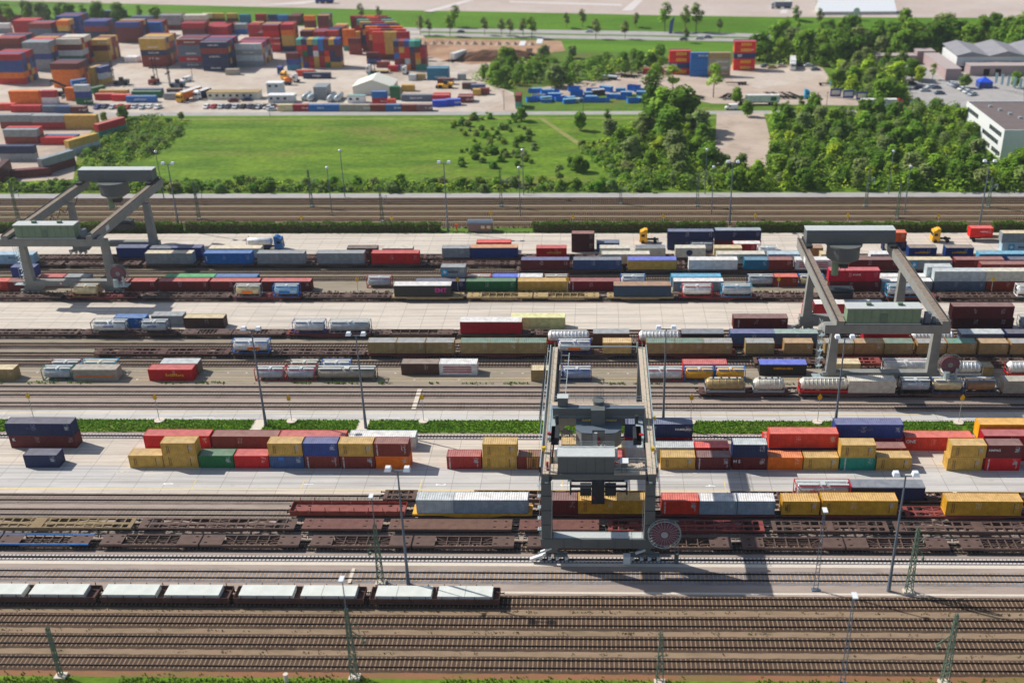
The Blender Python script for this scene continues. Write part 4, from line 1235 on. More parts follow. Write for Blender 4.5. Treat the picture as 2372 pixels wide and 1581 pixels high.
[-354.1,633.8,9.1,3,3,'w6'],
[-296.6,631.9,10.1,3,1,'w6'],
[24.0,444.5,13,4,5,'single'],
[31.4,445.3,12,4,5,'single'],
[47.7,439.2,14,4,5,'single'],
[21.2,408.0,19,5,0,'single'],
[31.0,388.5,16,1,0,'single'],
[24.8,393.2,15,2,1,'single'],
[-28.7,401.9,5.5,0,0,'single'],
[-6.3,388.1,7,1,1,'single'],
[3.9,389.6,8,3,0,'single'],
[24.6,362.3,14,0,0,'single'],
[37.1,379.3,10,1,3,'single'],
[57.6,407.6,6.5,2,1,'single'],
[55.8,427.8,7,2,1,'single'],
[-181.9,403.8,6,0,0,'single'],
[-188.7,402.2,4,1,1,'single'],
[-44.6,468.3,9,0,1,'single'],
[-41.5,498.0,10,1,1,'single'],
[-25.3,512.6,8,2,3,'single'],
[-11.9,520.0,6,1,3,'single'],
[-17.7,459.3,10,2,3,'single'],
[161.8,582.8,13,2,1,'single'],
[154.6,454.4,6,2,2,'single'],
[145.7,470.4,7,4,1,'single'],
[137.0,471.7,9,0,0,'single'],
[138.9,466.2,7,1,4,'single'],
[138.5,494.5,8,2,2,'single'],
[175.7,454.1,7,1,1,'single'],
[-160.0,405.2,3.2,1,3,'single'],
[-6.2,336.9,5.5,0,0,'single'],
[-8.4,339.3,4.5,1,0,'single'],
[-3.7,336.9,4,2,0,'single'],
[-11.5,321.9,7,4,2,'single'],
[84.1,414.0,8,2,1,'single'],
[212.3,591.3,9,1,0,'single'],
[-34.0,571.9,11.049999999999999,6,1,'motorway'],
[-39.0,578.4,9.35,6,6,'motorway'],
[-16.6,600.2,8.5,6,6,'motorway'],
[-7.9,601.3,10.2,6,6,'motorway'],
[-0.6,569.6,10.2,6,6,'motorway'],
[14.6,569.2,9.35,6,6,'motorway'],
[21.0,599.1,8.5,6,6,'motorway'],
[36.3,589.4,15.299999999999999,6,1,'motorway'],
[47.2,589.1,13.6,6,1,'motorway'],
[52.9,587.3,15.299999999999999,6,1,'motorway'],
[65.1,585.3,7.6499999999999995,6,6,'motorway'],
[-94.2,583.0,10.2,6,6,'motorway'],
[-89.4,582.8,8.5,6,6,'motorway'],
[-77.8,579.3,11.049999999999999,6,1,'motorway'],
[-78.4,605.9,11.9,6,1,'motorway'],
[-59.7,582.1,9.35,6,6,'motorway'],
[-50.8,581.9,8.5,6,6,'motorway'],
[-45.8,577.0,9.35,6,6,'motorway'],
[-134.1,625.3,10.2,6,6,'motorway'],
[-123.3,621.4,9.35,6,6,'motorway'],
[108.8,604.3,11.049999999999999,6,1,'motorway'],
[120.8,600.5,10.2,6,6,'motorway'],
[98.0,571.8,10.2,6,6,'motorway'],
[45.4,557.8,7.6499999999999995,6,6,'motorway']]
SHRUBS=[[-50.1,387.5,1.5,3,3,'f1'],
[-33.4,373.0,1.8,1,1,'f1'],
[-48.3,394.6,2.8,1,2,'f1'],
[-27.2,375.3,2.3,0,0,'f1'],
[-38.0,356.2,1.9,3,0,'f1'],
[-35.1,344.7,1.5,1,0,'f1'],
[-27.7,356.0,2.6,3,3,'f1'],
[-24.8,382.4,2.7,3,2,'f1'],
[-38.3,347.9,2.1,2,2,'f1'],
[-22.1,365.4,2.2,0,3,'f1'],
[-50.5,396.3,3.1,2,0,'f1'],
[-51.5,404.0,1.5,0,0,'f1'],
[-39.9,378.0,2.8,0,1,'f1'],
[-43.8,373.4,1.5,2,1,'f1'],
[-25.1,356.2,2.2,1,3,'f1'],
[-29.1,392.6,1.3,1,0,'f1'],
[-35.3,390.3,2.8,1,3,'f1'],
[-26.5,353.8,3.1,0,0,'f1'],
[-41.4,365.1,2.3,3,0,'f1'],
[-30.4,408.4,1.9,1,2,'f1'],
[-38.3,373.9,2.0,2,1,'f1'],
[-48.1,382.0,2.2,2,1,'f1'],
[-36.2,382.9,2.0,0,0,'f1'],
[-43.6,403.9,1.5,3,0,'f1'],
[-43.6,381.2,2.2,1,2,'f1'],
[-45.1,347.1,2.4,0,0,'f1'],
[-53.7,396.1,2.5,2,1,'f1'],
[-28.3,365.8,1.9,2,0,'f1'],
[-31.6,386.6,1.4,0,0,'f1'],
[-24.5,373.8,2.8,2,0,'f1'],
[-42.6,357.0,2.6,1,1,'f1'],
[-24.8,351.2,3.0,1,3,'f1'],
[-28.4,373.3,2.4,2,1,'f1'],
[-26.2,343.6,2.2,1,0,'f1'],
[-46.8,360.0,1.5,0,1,'f1'],
[-41.0,351.7,2.8,3,0,'f1'],
[-47.0,406.1,2.9,0,1,'f1'],
[-40.8,380.0,2.5,0,1,'f1'],
[-25.7,361.2,1.7,3,0,'f1'],
[-37.0,359.0,2.9,1,0,'f1'],
[-31.6,405.8,2.7,3,0,'f1'],
[-33.1,398.7,1.7,3,0,'f1'],
[-35.2,357.7,3.1,2,0,'f1'],
[-41.5,406.1,3.0,3,1,'f1'],
[-23.7,349.2,2.4,3,1,'f1'],
[-51.0,399.8,1.5,2,0,'f1'],
[-32.6,348.7,2.7,0,1,'f1'],
[-36.8,362.3,2.6,0,1,'f1'],
[-42.5,388.9,2.4,1,2,'f1'],
[-30.7,400.2,2.0,3,0,'f1'],
[-53.7,392.6,1.5,0,1,'f1'],
[-47.0,388.0,1.4,0,3,'f1'],
[-44.8,342.9,2.1,1,0,'f1'],
[-42.1,361.3,2.9,2,0,'f1'],
[-22.2,346.8,1.8,2,1,'f1'],
[-34.6,375.0,2.2,1,2,'f1'],
[-37.3,378.6,1.5,1,1,'f1'],
[-28.9,370.9,1.6,0,2,'f1'],
[-33.9,341.3,2.6,0,0,'f1'],
[-33.0,370.5,2.0,0,1,'f1'],
[-37.6,366.8,2.7,1,3,'f1'],
[-26.9,389.9,1.7,2,3,'f1'],
[-38.5,389.4,1.3,3,0,'f1'],
[-33.7,392.3,1.8,2,2,'f1'],
[-47.3,403.2,2.8,3,2,'f1'],
[-44.9,361.5,1.4,0,2,'f1'],
[-30.9,354.2,2.4,2,2,'f1'],
[-44.1,384.2,1.8,1,0,'f1'],
[-31.7,358.0,2.4,2,0,'f1'],
[-22.1,362.2,1.9,2,3,'f1'],
[-164.9,349.4,3.1,1,0,'f2'],
[-166.7,401.4,1.2,3,0,'f2'],
[-163.6,400.6,2.6,2,0,'f2'],
[-162.8,323.1,1.7,0,1,'f2'],
[-156.4,371.0,3.2,1,2,'f2'],
[-153.5,369.0,2.6,3,3,'f2'],
[-163.2,373.1,3.0,0,2,'f2'],
[-177.3,388.0,1.7,3,0,'f2'],
[-153.8,376.5,1.6,0,2,'f2'],
[-183.5,391.9,2.3,0,3,'f2'],
[-164.3,335.2,1.9,2,1,'f2'],
[-170.2,364.6,1.6,3,1,'f2'],
[-173.7,377.4,3.0,1,1,'f2'],
[-175.1,370.4,2.9,1,1,'f2'],
[-177.9,371.6,1.3,0,1,'f2'],
[-168.8,357.2,3.1,2,2,'f2'],
[-164.1,365.6,3.0,3,3,'f2'],
[-175.7,357.1,3.0,1,1,'f2'],
[-174.0,401.1,2.3,3,2,'f2'],
[-153.8,364.2,1.3,3,3,'f2'],
[-168.7,349.7,3.0,3,0,'f2'],
[-169.1,389.3,1.4,3,1,'f2'],
[-173.7,392.2,1.4,3,0,'f2'],
[-155.0,359.6,3.1,1,2,'f2'],
[-157.7,363.0,1.7,0,0,'f2'],
[-169.5,370.6,2.1,1,0,'f2'],
[-171.4,383.2,1.3,3,1,'f2'],
[-160.0,391.4,1.6,2,3,'f2'],
[-182.5,380.1,1.6,0,0,'f2'],
[-176.1,383.9,2.3,1,3,'f2'],
[-162.4,360.0,2.6,0,0,'f2'],
[-160.7,319.2,2.0,1,2,'f2'],
[-176.2,395.3,2.1,0,1,'f2'],
[-156.0,367.7,2.6,1,2,'f2'],
[-163.2,391.2,1.8,3,1,'f2'],
[-173.9,396.2,2.7,2,0,'f2'],
[-160.8,353.1,2.8,2,0,'f2'],
[-169.8,404.7,1.2,2,3,'f2'],
[-169.4,386.8,1.3,0,0,'f2'],
[-170.2,401.9,2.5,3,3,'f2'],
[-165.9,384.3,1.7,0,0,'f2'],
[-154.2,383.2,3.1,2,3,'f2'],
[-155.7,389.7,1.4,1,2,'f2'],
[-172.4,348.3,1.7,0,0,'f2'],
[-158.9,346.0,1.2,0,2,'f2'],
[-168.9,396.6,2.1,1,1,'f2'],
[-171.9,374.7,1.9,1,0,'f2'],
[-159.1,378.2,1.7,0,0,'f2'],
[-160.2,338.1,1.6,3,3,'f2'],
[-168.4,391.7,2.0,3,1,'f2'],
[-179.2,395.8,1.7,1,0,'f2'],
[-169.3,379.2,1.7,0,3,'f2'],
[-180.0,367.9,2.3,1,3,'f2'],
[-167.5,339.0,1.8,0,1,'f2'],
[-166.6,346.1,1.5,2,0,'f2'],
[0.1,316.9,3.8,2,0,'f3'],
[-65.7,320.3,1.5,2,1,'f3'],
[-79.3,317.4,2.4,2,0,'f3'],
[-153.3,320.5,3.3,2,1,'f3'],
[-147.0,320.6,1.5,3,0,'f3'],
[-190.0,316.9,1.8,3,1,'f3'],
[-39.9,320.2,1.5,3,1,'f3'],
[-83.1,323.3,3.4,1,0,'f3'],
[-116.8,316.6,3.0,1,2,'f3'],
[-23.9,321.9,2.0,2,2,'f3'],
[-51.3,322.2,3.4,2,2,'f3'],
[17.2,319.7,2.2,2,2,'f3'],
[-29.0,319.7,1.7,3,0,'f3'],
[-70.1,322.6,3.3,3,3,'f3'],
[-126.5,316.9,3.1,1,0,'f3'],
[-91.6,323.1,2.8,1,2,'f3'],
[-54.7,317.9,1.8,0,1,'f3'],
[-156.3,319.3,1.6,2,2,'f3'],
[-16.7,318.0,2.2,2,0,'f3'],
[-170.4,317.1,2.4,2,2,'f3'],
[-186.9,318.8,2.3,3,2,'f3'],
[-122.9,319.7,2.0,1,0,'f3'],
[-132.2,319.1,3.0,0,3,'f3'],
[-138.8,317.1,3.5,3,0,'f3'],
[-13.9,318.4,2.3,1,3,'f3'],
[-75.9,325.1,3.0,3,0,'f3'],
[-158.8,325.7,2.6,0,0,'f3'],
[-183.1,320.2,3.1,3,0,'f3'],
[-190.3,324.0,1.9,1,3,'f3'],
[-31.3,319.5,1.5,1,3,'f3'],
[-153.0,316.8,3.9,3,3,'f3'],
[-93.3,318.0,1.7,0,1,'f3'],
[-148.1,317.1,2.7,0,0,'f3'],
[-140.0,320.2,2.2,1,1,'f3'],
[1.9,320.5,3.9,1,0,'f3'],
[-120.3,324.9,1.8,1,3,'f3'],
[-17.2,324.9,2.9,1,1,'f3'],
[-44.8,320.1,1.8,1,0,'f3'],
[-43.6,324.2,2.6,2,3,'f3'],
[-26.4,321.6,3.7,1,2,'f3'],
[-171.6,322.3,3.2,3,0,'f3'],
[13.0,316.9,3.2,1,2,'f3'],
[-72.3,321.4,2.2,3,1,'f3'],
[-143.9,321.6,3.4,0,1,'f3'],
[-92.3,320.5,1.8,1,1,'f3'],
[-112.8,323.8,3.9,3,0,'f3'],
[-164.3,324.6,1.9,0,1,'f3'],
[-150.8,322.8,2.9,0,0,'f3'],
[-102.8,316.9,3.7,3,1,'f3'],
[-42.2,320.8,4.0,2,0,'f3'],
[-130.2,324.9,2.3,0,0,'f3'],
[-6.3,321.0,3.4,3,0,'f3'],
[-62.9,319.0,3.5,0,0,'f3'],
[-125.4,319.5,3.1,3,0,'f3'],
[-120.6,319.9,2.5,2,1,'f3'],
[-103.5,324.1,3.0,1,2,'f3'],
[-175.9,318.2,2.8,2,0,'f3'],
[-137.6,324.5,2.1,0,1,'f3'],
[-85.3,317.2,2.4,0,3,'f3'],
[-7.4,318.6,2.6,3,1,'f3'],
[-186.0,324.0,3.2,3,1,'f3'],
[-135.0,319.6,3.5,2,1,'f3'],
[-175.6,323.3,1.9,0,1,'f3'],
[-108.7,322.8,3.7,3,2,'f3'],
[-131.2,316.8,3.7,2,3,'f3'],
[5.1,322.5,1.7,1,1,'f3'],
[4.3,317.9,4.0,1,2,'f3'],
[-15.4,322.0,2.4,3,0,'f3'],
[-166.0,317.0,2.2,3,0,'f3'],
[-102.0,319.2,3.6,2,0,'f3'],
[-59.7,321.3,2.1,3,0,'f3'],
[-116.1,322.5,2.5,0,1,'f3'],
[-127.1,324.8,2.0,1,2,'f3'],
[-167.1,319.8,3.6,0,0,'f3'],
[-25.9,324.3,3.3,3,2,'f3'],
[-36.8,323.5,3.2,2,0,'f3'],
[-106.3,316.7,3.1,1,0,'f3'],
[-104.6,318.5,3.9,1,0,'f3'],
[-126.3,322.7,1.8,1,3,'f3'],
[-97.8,317.8,2.2,2,2,'f3'],
[-62.2,325.1,3.5,0,0,'f3'],
[-11.4,319.9,3.0,0,1,'f3'],
[-111.6,316.6,1.6,2,0,'f3'],
[-40.1,322.7,1.9,1,0,'f3'],
[-63.5,316.7,3.9,2,2,'f3'],
[-76.6,317.3,2.1,3,3,'f3'],
[-180.6,320.7,2.4,1,3,'f3'],
[-163.5,322.4,2.9,2,1,'f3'],
[-31.1,322.0,3.7,1,1,'f3'],
[-87.3,321.5,2.5,2,0,'f3'],
[-22.2,319.0,2.7,2,3,'f3'],
[15.5,316.3,2.0,1,0,'f3'],
[-49.3,317.2,2.3,3,0,'f3'],
[-178.0,316.9,1.6,3,1,'f3'],
[-21.2,323.2,3.6,3,1,'f3'],
[14.3,322.3,2.1,2,0,'f3'],
[-83.3,318.8,3.2,3,0,'f3'],
[-53.7,324.7,2.5,2,2,'f3'],
[-35.1,316.8,2.7,0,2,'f3'],
[-48.5,322.1,3.7,3,2,'f3'],
[-1.3,354.1,2.6,1,0,'f4'],
[19.9,324.0,3.2,1,0,'f4'],
[1.7,369.3,2.5,0,3,'f4'],
[16.1,326.3,2.7,1,3,'f4'],
[8.0,337.6,1.8,0,1,'f4'],
[2.0,366.2,2.1,0,0,'f4'],
[16.5,332.2,2.2,3,3,'f4'],
[6.3,354.0,2.9,2,1,'f4'],
[10.9,338.9,3.1,0,3,'f4'],
[8.9,341.3,2.7,1,3,'f4'],
[5.6,334.7,1.9,2,0,'f4'],
[4.5,339.2,2.3,2,3,'f4'],
[0.6,347.2,3.0,1,1,'f4'],
[13.8,335.0,1.9,0,1,'f4'],
[17.5,329.3,1.4,1,1,'f4'],
[-5.1,366.8,2.9,2,2,'f4'],
[14.7,323.4,2.7,1,0,'f4'],
[12.3,331.6,2.4,1,3,'f4'],
[-0.3,351.3,1.5,3,0,'f4'],
[2.6,358.9,2.5,1,1,'f4'],
[11.9,326.2,2.2,1,2,'f4'],
[1.8,354.5,2.8,0,3,'f4'],
[-0.4,362.0,1.5,2,3,'f4'],
[3.1,342.1,2.3,1,1,'f4'],
[8.6,330.7,1.6,2,1,'f4'],
[-3.4,362.6,1.3,2,1,'f4'],
[17.3,321.9,1.7,1,3,'f4'],
[7.1,344.0,2.3,3,1,'f4'],
[8.9,327.1,2.9,1,1,'f4'],
[14.2,328.7,1.3,3,3,'f4'],
[-3.1,356.9,1.8,3,0,'f4'],
[-1.9,365.7,1.3,2,3,'f4'],
[11.6,323.0,2.0,3,2,'f4'],
[-0.4,356.9,2.2,3,1,'f4'],
[5.1,359.8,2.9,2,1,'f4'],
[6.5,351.0,1.9,1,1,'f4'],
[10.2,334.7,2.7,0,2,'f4'],
[18.9,326.9,2.5,0,1,'f4'],
[3.1,362.5,3.0,0,3,'f4'],
[14.5,320.8,2.5,3,3,'f4'],
[13.3,337.7,2.0,2,1,'f4'],
[8.8,324.0,2.1,2,1,'f4'],
[7.5,347.4,2.9,0,1,'f4'],
[4.3,344.5,3.0,3,1,'f4'],
[4.9,356.7,2.8,1,0,'f4'],
[3.0,350.2,2.9,1,1,'f4'],
[-1.1,369.4,1.5,0,0,'f4'],
[5.8,332.1,2.8,0,0,'f4'],
[18.2,318.9,3.1,3,0,'f4'],
[1.5,344.8,1.6,2,1,'f4']]
UG=[[(58.5,337.8),(66.9,404.4),(78.2,412.9),(89.9,400.9),(113.7,408.4),(122.6,420.6),(139.2,416.9),(135.3,387.9),(125.8,347.0),(138.4,338.6),(130.3,315.9),(56.1,317.6),(56.8,326.3)],
[(15.7,318.7),(16.2,331.1),(35.7,333.3),(39.0,337.9),(58.5,337.8),(56.8,317.6)],
[(10.7,389.3),(40.9,389.0),(38.2,345.2),(38.0,335.6),(16.3,333.4),(8.2,345.4),(1.1,371.9)],
[(-55.3,478.3),(-41.0,505.8),(-16.7,505.3),(7.5,504.9),(32.4,519.3),(30.9,492.1),(5.2,477.2),(-9.7,456.4),(-33.8,458.4),(-46.7,458.6)],
[(74.8,513.4),(88.8,539.3),(120.7,561.3),(147.7,554.8),(220.9,570.8),(203.9,522.9),(167.7,526.8),(152.7,516.8),(138.5,517.1),(102.4,498.2),(81.4,503.4)],
[(103.7,479.8),(125.0,502.5),(135.5,492.9),(126.4,438.6),(118.7,422.0),(109.0,431.5),(99.6,458.6)],
[(-182.7,373.7),(-187.0,401.0),(-173.5,409.4),(-155.2,400.6),(-151.6,367.7),(-156.2,344.2),(-155.6,318.8),(-163.2,318.9)],
[(-195.4,324.3),(-169.0,324.2),(-164.2,325.9),(-107.3,325.6),(10.5,324.8),(23.6,317.8),(23.5,316.1),(-191.3,316.4)],
[(2.7,371.8),(8.2,345.4),(20.2,328.8),(19.6,317.8),(7.8,324.4),(-6.4,366.4)]]
POLY={'yard': [(-387.0,681.2),(-102.9,618.8),(-90.1,572.5),(-20.1,547.3),(-49.6,469.5),(-34.9,448.8),(-32.5,414.3),(-247.3,417.1)],'leftyard': [(-249.9,422.1),(-184.7,416.3),(-188.8,391.5),(-181.7,362.6),(-168.8,330.0),(-198.9,325.7)],'dirt': [(-96.2,575.1),(-18.5,564.7),(-15.6,538.3),(-28.0,531.1),(-47.4,510.9),(-59.2,506.2),(-83.5,527.0)],'rightlot': [(-26.3,456.6),(-2.4,473.0),(19.5,504.6),(103.3,503.0),(101.4,458.6),(110.7,438.9),(110.8,424.2),(46.3,428.7),(26.5,447.8),(-23.7,440.9)],'curve': [(-45.8,469.4),(-34.7,444.9),(-31.0,417.1),(-44.6,417.2),(-37.1,429.9),(-40.4,448.9)],'clearing': [(46.5,413.3),(64.8,413.1),(58.9,340.2),(38.7,342.8)],'carpark': [(136.9,502.3),(196.1,501.1),(167.3,420.0),(142.7,412.1),(127.7,370.6),(137.5,416.9),(123.4,420.5),(132.5,462.2)],'pathg': [(-22.9,407.5),(-21.0,407.5),(11.0,332.1),(8.0,332.1)],'farfield': [(-18.6,568.3),(32.7,563.4),(82.2,552.9),(78.5,525.6),(10.0,533.4),(-15.6,538.3)],'mw1': [(-105.6,605.0),(-47.9,599.4),(27.2,590.9),(81.7,583.0),(127.8,574.4),(126.3,567.1),(80.4,573.1),(26.7,579.4),(-47.1,588.9),(-104.1,595.6)],'mw2': [(-103.2,590.4),(-46.8,584.5),(26.5,575.7),(79.8,568.3),(125.1,561.2),(123.7,554.2),(78.8,559.9),(26.1,566.0),(-46.0,574.4),(-102.0,582.7)],'lotlight': [(60.0,489.7),(101.5,493.5),(101.2,466.9),(86.6,463.0),(68.9,455.1),(59.4,467.6)],'emblo': [(-378.2,622.2),(-263.9,616.2),(-192.2,614.3),(-105.8,606.4),(-48.0,601.5),(27.2,592.2),(91.0,584.1),(221.3,572.0),(270.3,568.3)],'embhi': [(-417.4,693.8),(-284.4,670.1),(-203.7,655.8),(-110.9,640.2),(-50.1,632.1),(28.3,619.3),(94.5,610.8),(231.7,603.2),(283.3,600.2)],'lotpaths': [[(14.1,634.7),(22.8,674.9),(28.0,674.7),(20.3,634.5)],
[(-94.9,633.5),(-82.9,658.4),(-74.7,678.3),(-80.0,678.5),(-90.3,655.4),(-100.1,635.2)],
[(102.3,621.4),(114.2,671.7),(116.7,671.6),(106.2,621.3)],
[(-52.7,667.3),(14.5,651.9),(14.6,658.4),(-53.1,672.4)],
[(-202.9,662.4),(-177.5,664.8),(-165.6,681.4),(-169.6,681.6)]]}
CARS=[(-200.5,424.0,'blue2',80),(-197.9,425.1,'navy',80),(-194.4,424.0,'silver',80),(-191.8,425.0,'red',80),(-188.3,423.9,'red',80),(-185.7,424.9,'silver',80),(-182.2,423.8,'silver',80),(-179.6,424.9,'white',80),(-176.1,423.7,'white',80),(-156.5,424.4,'white',80),(-153.5,424.3,'crimson',80),(-150.6,424.3,'silver',80),(-147.7,424.2,'navy',80),(-144.7,424.2,'silver',80),(-141.8,424.2,'black',80),(-138.8,424.1,'navy',80),(-135.9,424.1,'black',80),(-132.9,424.0,'black',80),(-130.0,424.0,'black',80),(-127.0,424.0,'crimson',80),(-136.5,423.2,'black',80),(-135.3,423.2,'silver',80),(-130.9,422.2,'white',5),(-128.8,419.5,'silver',5),(-148.9,434.5,'maroon',5),(-144.0,436.3,'navy',5),(79.8,495.6,'tan',8),(84.6,498.0,'tangrey',8),(94.1,500.2,'black',8),(96.9,498.9,'silver',8),(98.6,490.5,'slate',8),(104.6,500.0,'tan',8),(77.1,498.1,'slate',8),(150.9,460.7,'silver',35),(151.3,458.2,'silver',35),(151.7,455.7,'slate',35),(152.1,453.3,'black',35),(152.4,450.8,'white',35),(152.8,448.4,'slate',35),(153.1,446.0,'white',35),(153.5,443.6,'slate',35),(153.8,441.3,'silver',35),(134.2,461.0,'black',5),(135.3,452.7,'navy',5),(136.5,448.7,'silver',5),(140.9,454.7,'lightgrey',5),(142.4,453.6,'slate',5),(141.0,443.6,'slate',5)]
MOTO=[(-73.4,589.6,'slate',0),(-4.2,588.8,'lightgrey',0),(53.0,567.3,'silver',0),(57.5,570.3,'slate',0),(44.6,565.4,'slate',0),(112.8,574.5,'silver',0),(98.5,562.6,'black',0),(102.1,567.0,'maroon',0)]
SKIPS=[(-26.8,449.2,'blue',0),(-25.3,451.2,'blue',5),(-23.9,436.5,'lightgrey',0),(-20.6,432.6,'blue',0),(-17.7,447.1,'blue',0),(-17.4,438.3,'blue',0),(-14.8,434.4,'blue',20),(-11.3,430.6,'blue',15),(-8.4,443.0,'blue',0),(-8.0,432.4,'lightgrey',0),(-4.5,432.4,'blue',0),(-3.2,443.9,'blue',10),(-1.3,432.3,'blue',0),(0.5,444.8,'brown',20),(3.1,432.3,'blue',0),(3.9,450.8,'blue',-30),(6.1,438.9,'blue',0),(10.0,450.7,'blue',0),(9.9,436.9,'blue',0),(12.1,442.7,'blue',0),(15.6,452.6,'blue',-20),(18.5,444.5,'blue',-10),(14.5,431.2,'blue',15),(18.1,433.9,'blue',0),(-26.4,433.5,'blue',20),(-20.4,432.0,'blue',0),(-1.8,446.7,'blue',5),(-20.1,447.3,'blue',0),(-20.6,442.8,'blue',20),(-2.3,435.5,'blue',0),(-21.4,447.9,'blue',20),(-10.9,435.5,'blue',20),(-9.8,452.0,'blue',5),(7.0,440.2,'blue',0),(17.8,449.5,'blue',-12),(-20.7,434.2,'blue',20)]
# ------------------------------------------------------------------ containers
_CM = {}
def corr_line(L, pitch, d):
    """x, offset pairs of a trapezoid corrugation along a length L"""
    n = max(3, int(L / pitch)); p = L / n; out = []
    for i in range(n):
        out += [(i * p, 0), (i * p + p * .3, 0), (i * p + p * .5, d), (i * p + p * .8, d)]
    out.append((L, 0)); return out
def box_meshes(L, H):
    k = ('box', L, H)
    if k in _CM: return _CM[k]
    Wd = 2.44; ft = .12
    w = MB()
    ins = .10
    for side in (0, 1):
        P = corr_line(L - 2 * ins, .28, .045); prev = None
        for x, o in P:
            y = .03 + o if side == 0 else Wd - .03 - o
            a = (ins + x, y, .15); b = (ins + x, y, H - .1)
            if prev: w.quad(prev[0], a, b, prev[1]) if side == 0 else w.quad(a, prev[0], prev[1], b)
            prev = (a, b)
    P = corr_line(Wd - .2, .28, .045); prev = None
    for yy, o in P:
        x = .03 + o; a = (x, .1 + yy, .15); b = (x, .1 + yy, H - .1)
        if prev: w.quad(a, prev[0], prev[1], b)
        prev = (a, b)
    r = MB(); P = corr_line(L - 2 * ins, .38, .03); prev = None
    for x, o in P:
        a = (ins + x, .07, H - .03 - o); b = (ins + x, Wd - .07, H - .03 - o)
        if prev: r.quad(prev[0], a, b, prev[1])
        prev = (a, b)
    f = MB()
    for x in (0, L - ft):
        for y in (0, Wd - ft): f.box(x, y, 0, x + ft, y + ft, H)
    for y in (0, Wd - .08):
        f.box(ft, y, .0, L - ft, y + .08, .16); f.box(ft, y, H - .1, L - ft, y + .07, H - .012)
    for x in (0, L - .08):
        f.box(x, ft, .0, x + .08, Wd - ft, .16); f.box(x, ft, H - .12, x + .08, Wd - ft, H - .012)
    dr = MB(); dr.box(L - .07, .12, .16, L - .03, Wd / 2 - .01, H - .12); dr.box(L - .07, Wd / 2 + .01, .16, L - .03, Wd - .12, H - .12)
    for y in (.45, .95, 1.49, 1.99): dr.cyl((L, y, .1), (L, y, H - .1), .025, 6)
    for y in (.45, .95, 1.49, 1.99): dr.box(L - .03, y - .05, .9, L + .02, y + .25, .95)
    _CM[k] = (w.mesh('walls', M['walls']), r.mesh('roof', M['roof']), f.mesh('frame', M['paint']), dr.mesh('doors', M['paint'])); return _CM[k]
def swap_meshes(L, H):
    k = ('swap', L, H)
    if k in _CM: return _CM[k]
    Wd = 2.5; w = MB()
    w.box(.03, .03, .12, L - .03, Wd - .03, H - .14)
    n = max(3, int(L / 1.1))
    for i in range(n + 1):
        x = .06 + (L - .16) * i / n
        w.box(x, 0, .12, x + .05, .03, H - .14); w.box(x, Wd - .03, .12, x + .05, Wd, H - .14)
    r = MB(); z = H - .14
    pr = [(.0, z), (.0, z + .05), (.1, H), (Wd - .1, H), (Wd, z + .05), (Wd, z)]
    for i in range(len(pr) - 1):
        (y0, z0), (y1, z1) = pr[i], pr[i + 1]; r.quad((0, y0, z0), (L, y0, z0), (L, y1, z1), (0, y1, z1))
    r.poly([(0, y, zz) for y, zz in pr][::-1]); r.poly([(L, y, zz) for y, zz in pr])
    nn = int(L / 1.3)
    for i in range(1, nn): r.box(L * i / nn - .03, .12, H, L * i / nn + .03, Wd - .12, H + .02)
    f = MB()
    f.box(0, 0, 0, L, .07, .12); f.box(0, Wd - .07, 0, L, Wd, .12)
    for x in (0, L - .09):
        for y in (0, Wd - .09): f.box(x, y - .003, .121, x + .09, y + .093, H - .141)
    for x in (L * .22, L * .72): f.box(x, -.012, .0, x + .5, -.002, .2)
    dr = MB(); dr.box(L - .03, .1, .15, L + .01, Wd / 2 - .01, H - .16); dr.box(L - .03, Wd / 2 + .01, .15, L + .01, Wd - .1, H - .16)
    for y in (.5, 1.0, 1.5, 2.0): dr.cyl((L + .03, y, .1), (L + .03, y, H - .2), .02, 6)
    _CM[k] = (w.mesh('curtain', M['curtain']), r.mesh('roof', M['roof']), f.mesh('frame', M['paint']), dr.mesh('doors', M['paint'])); return _CM[k]
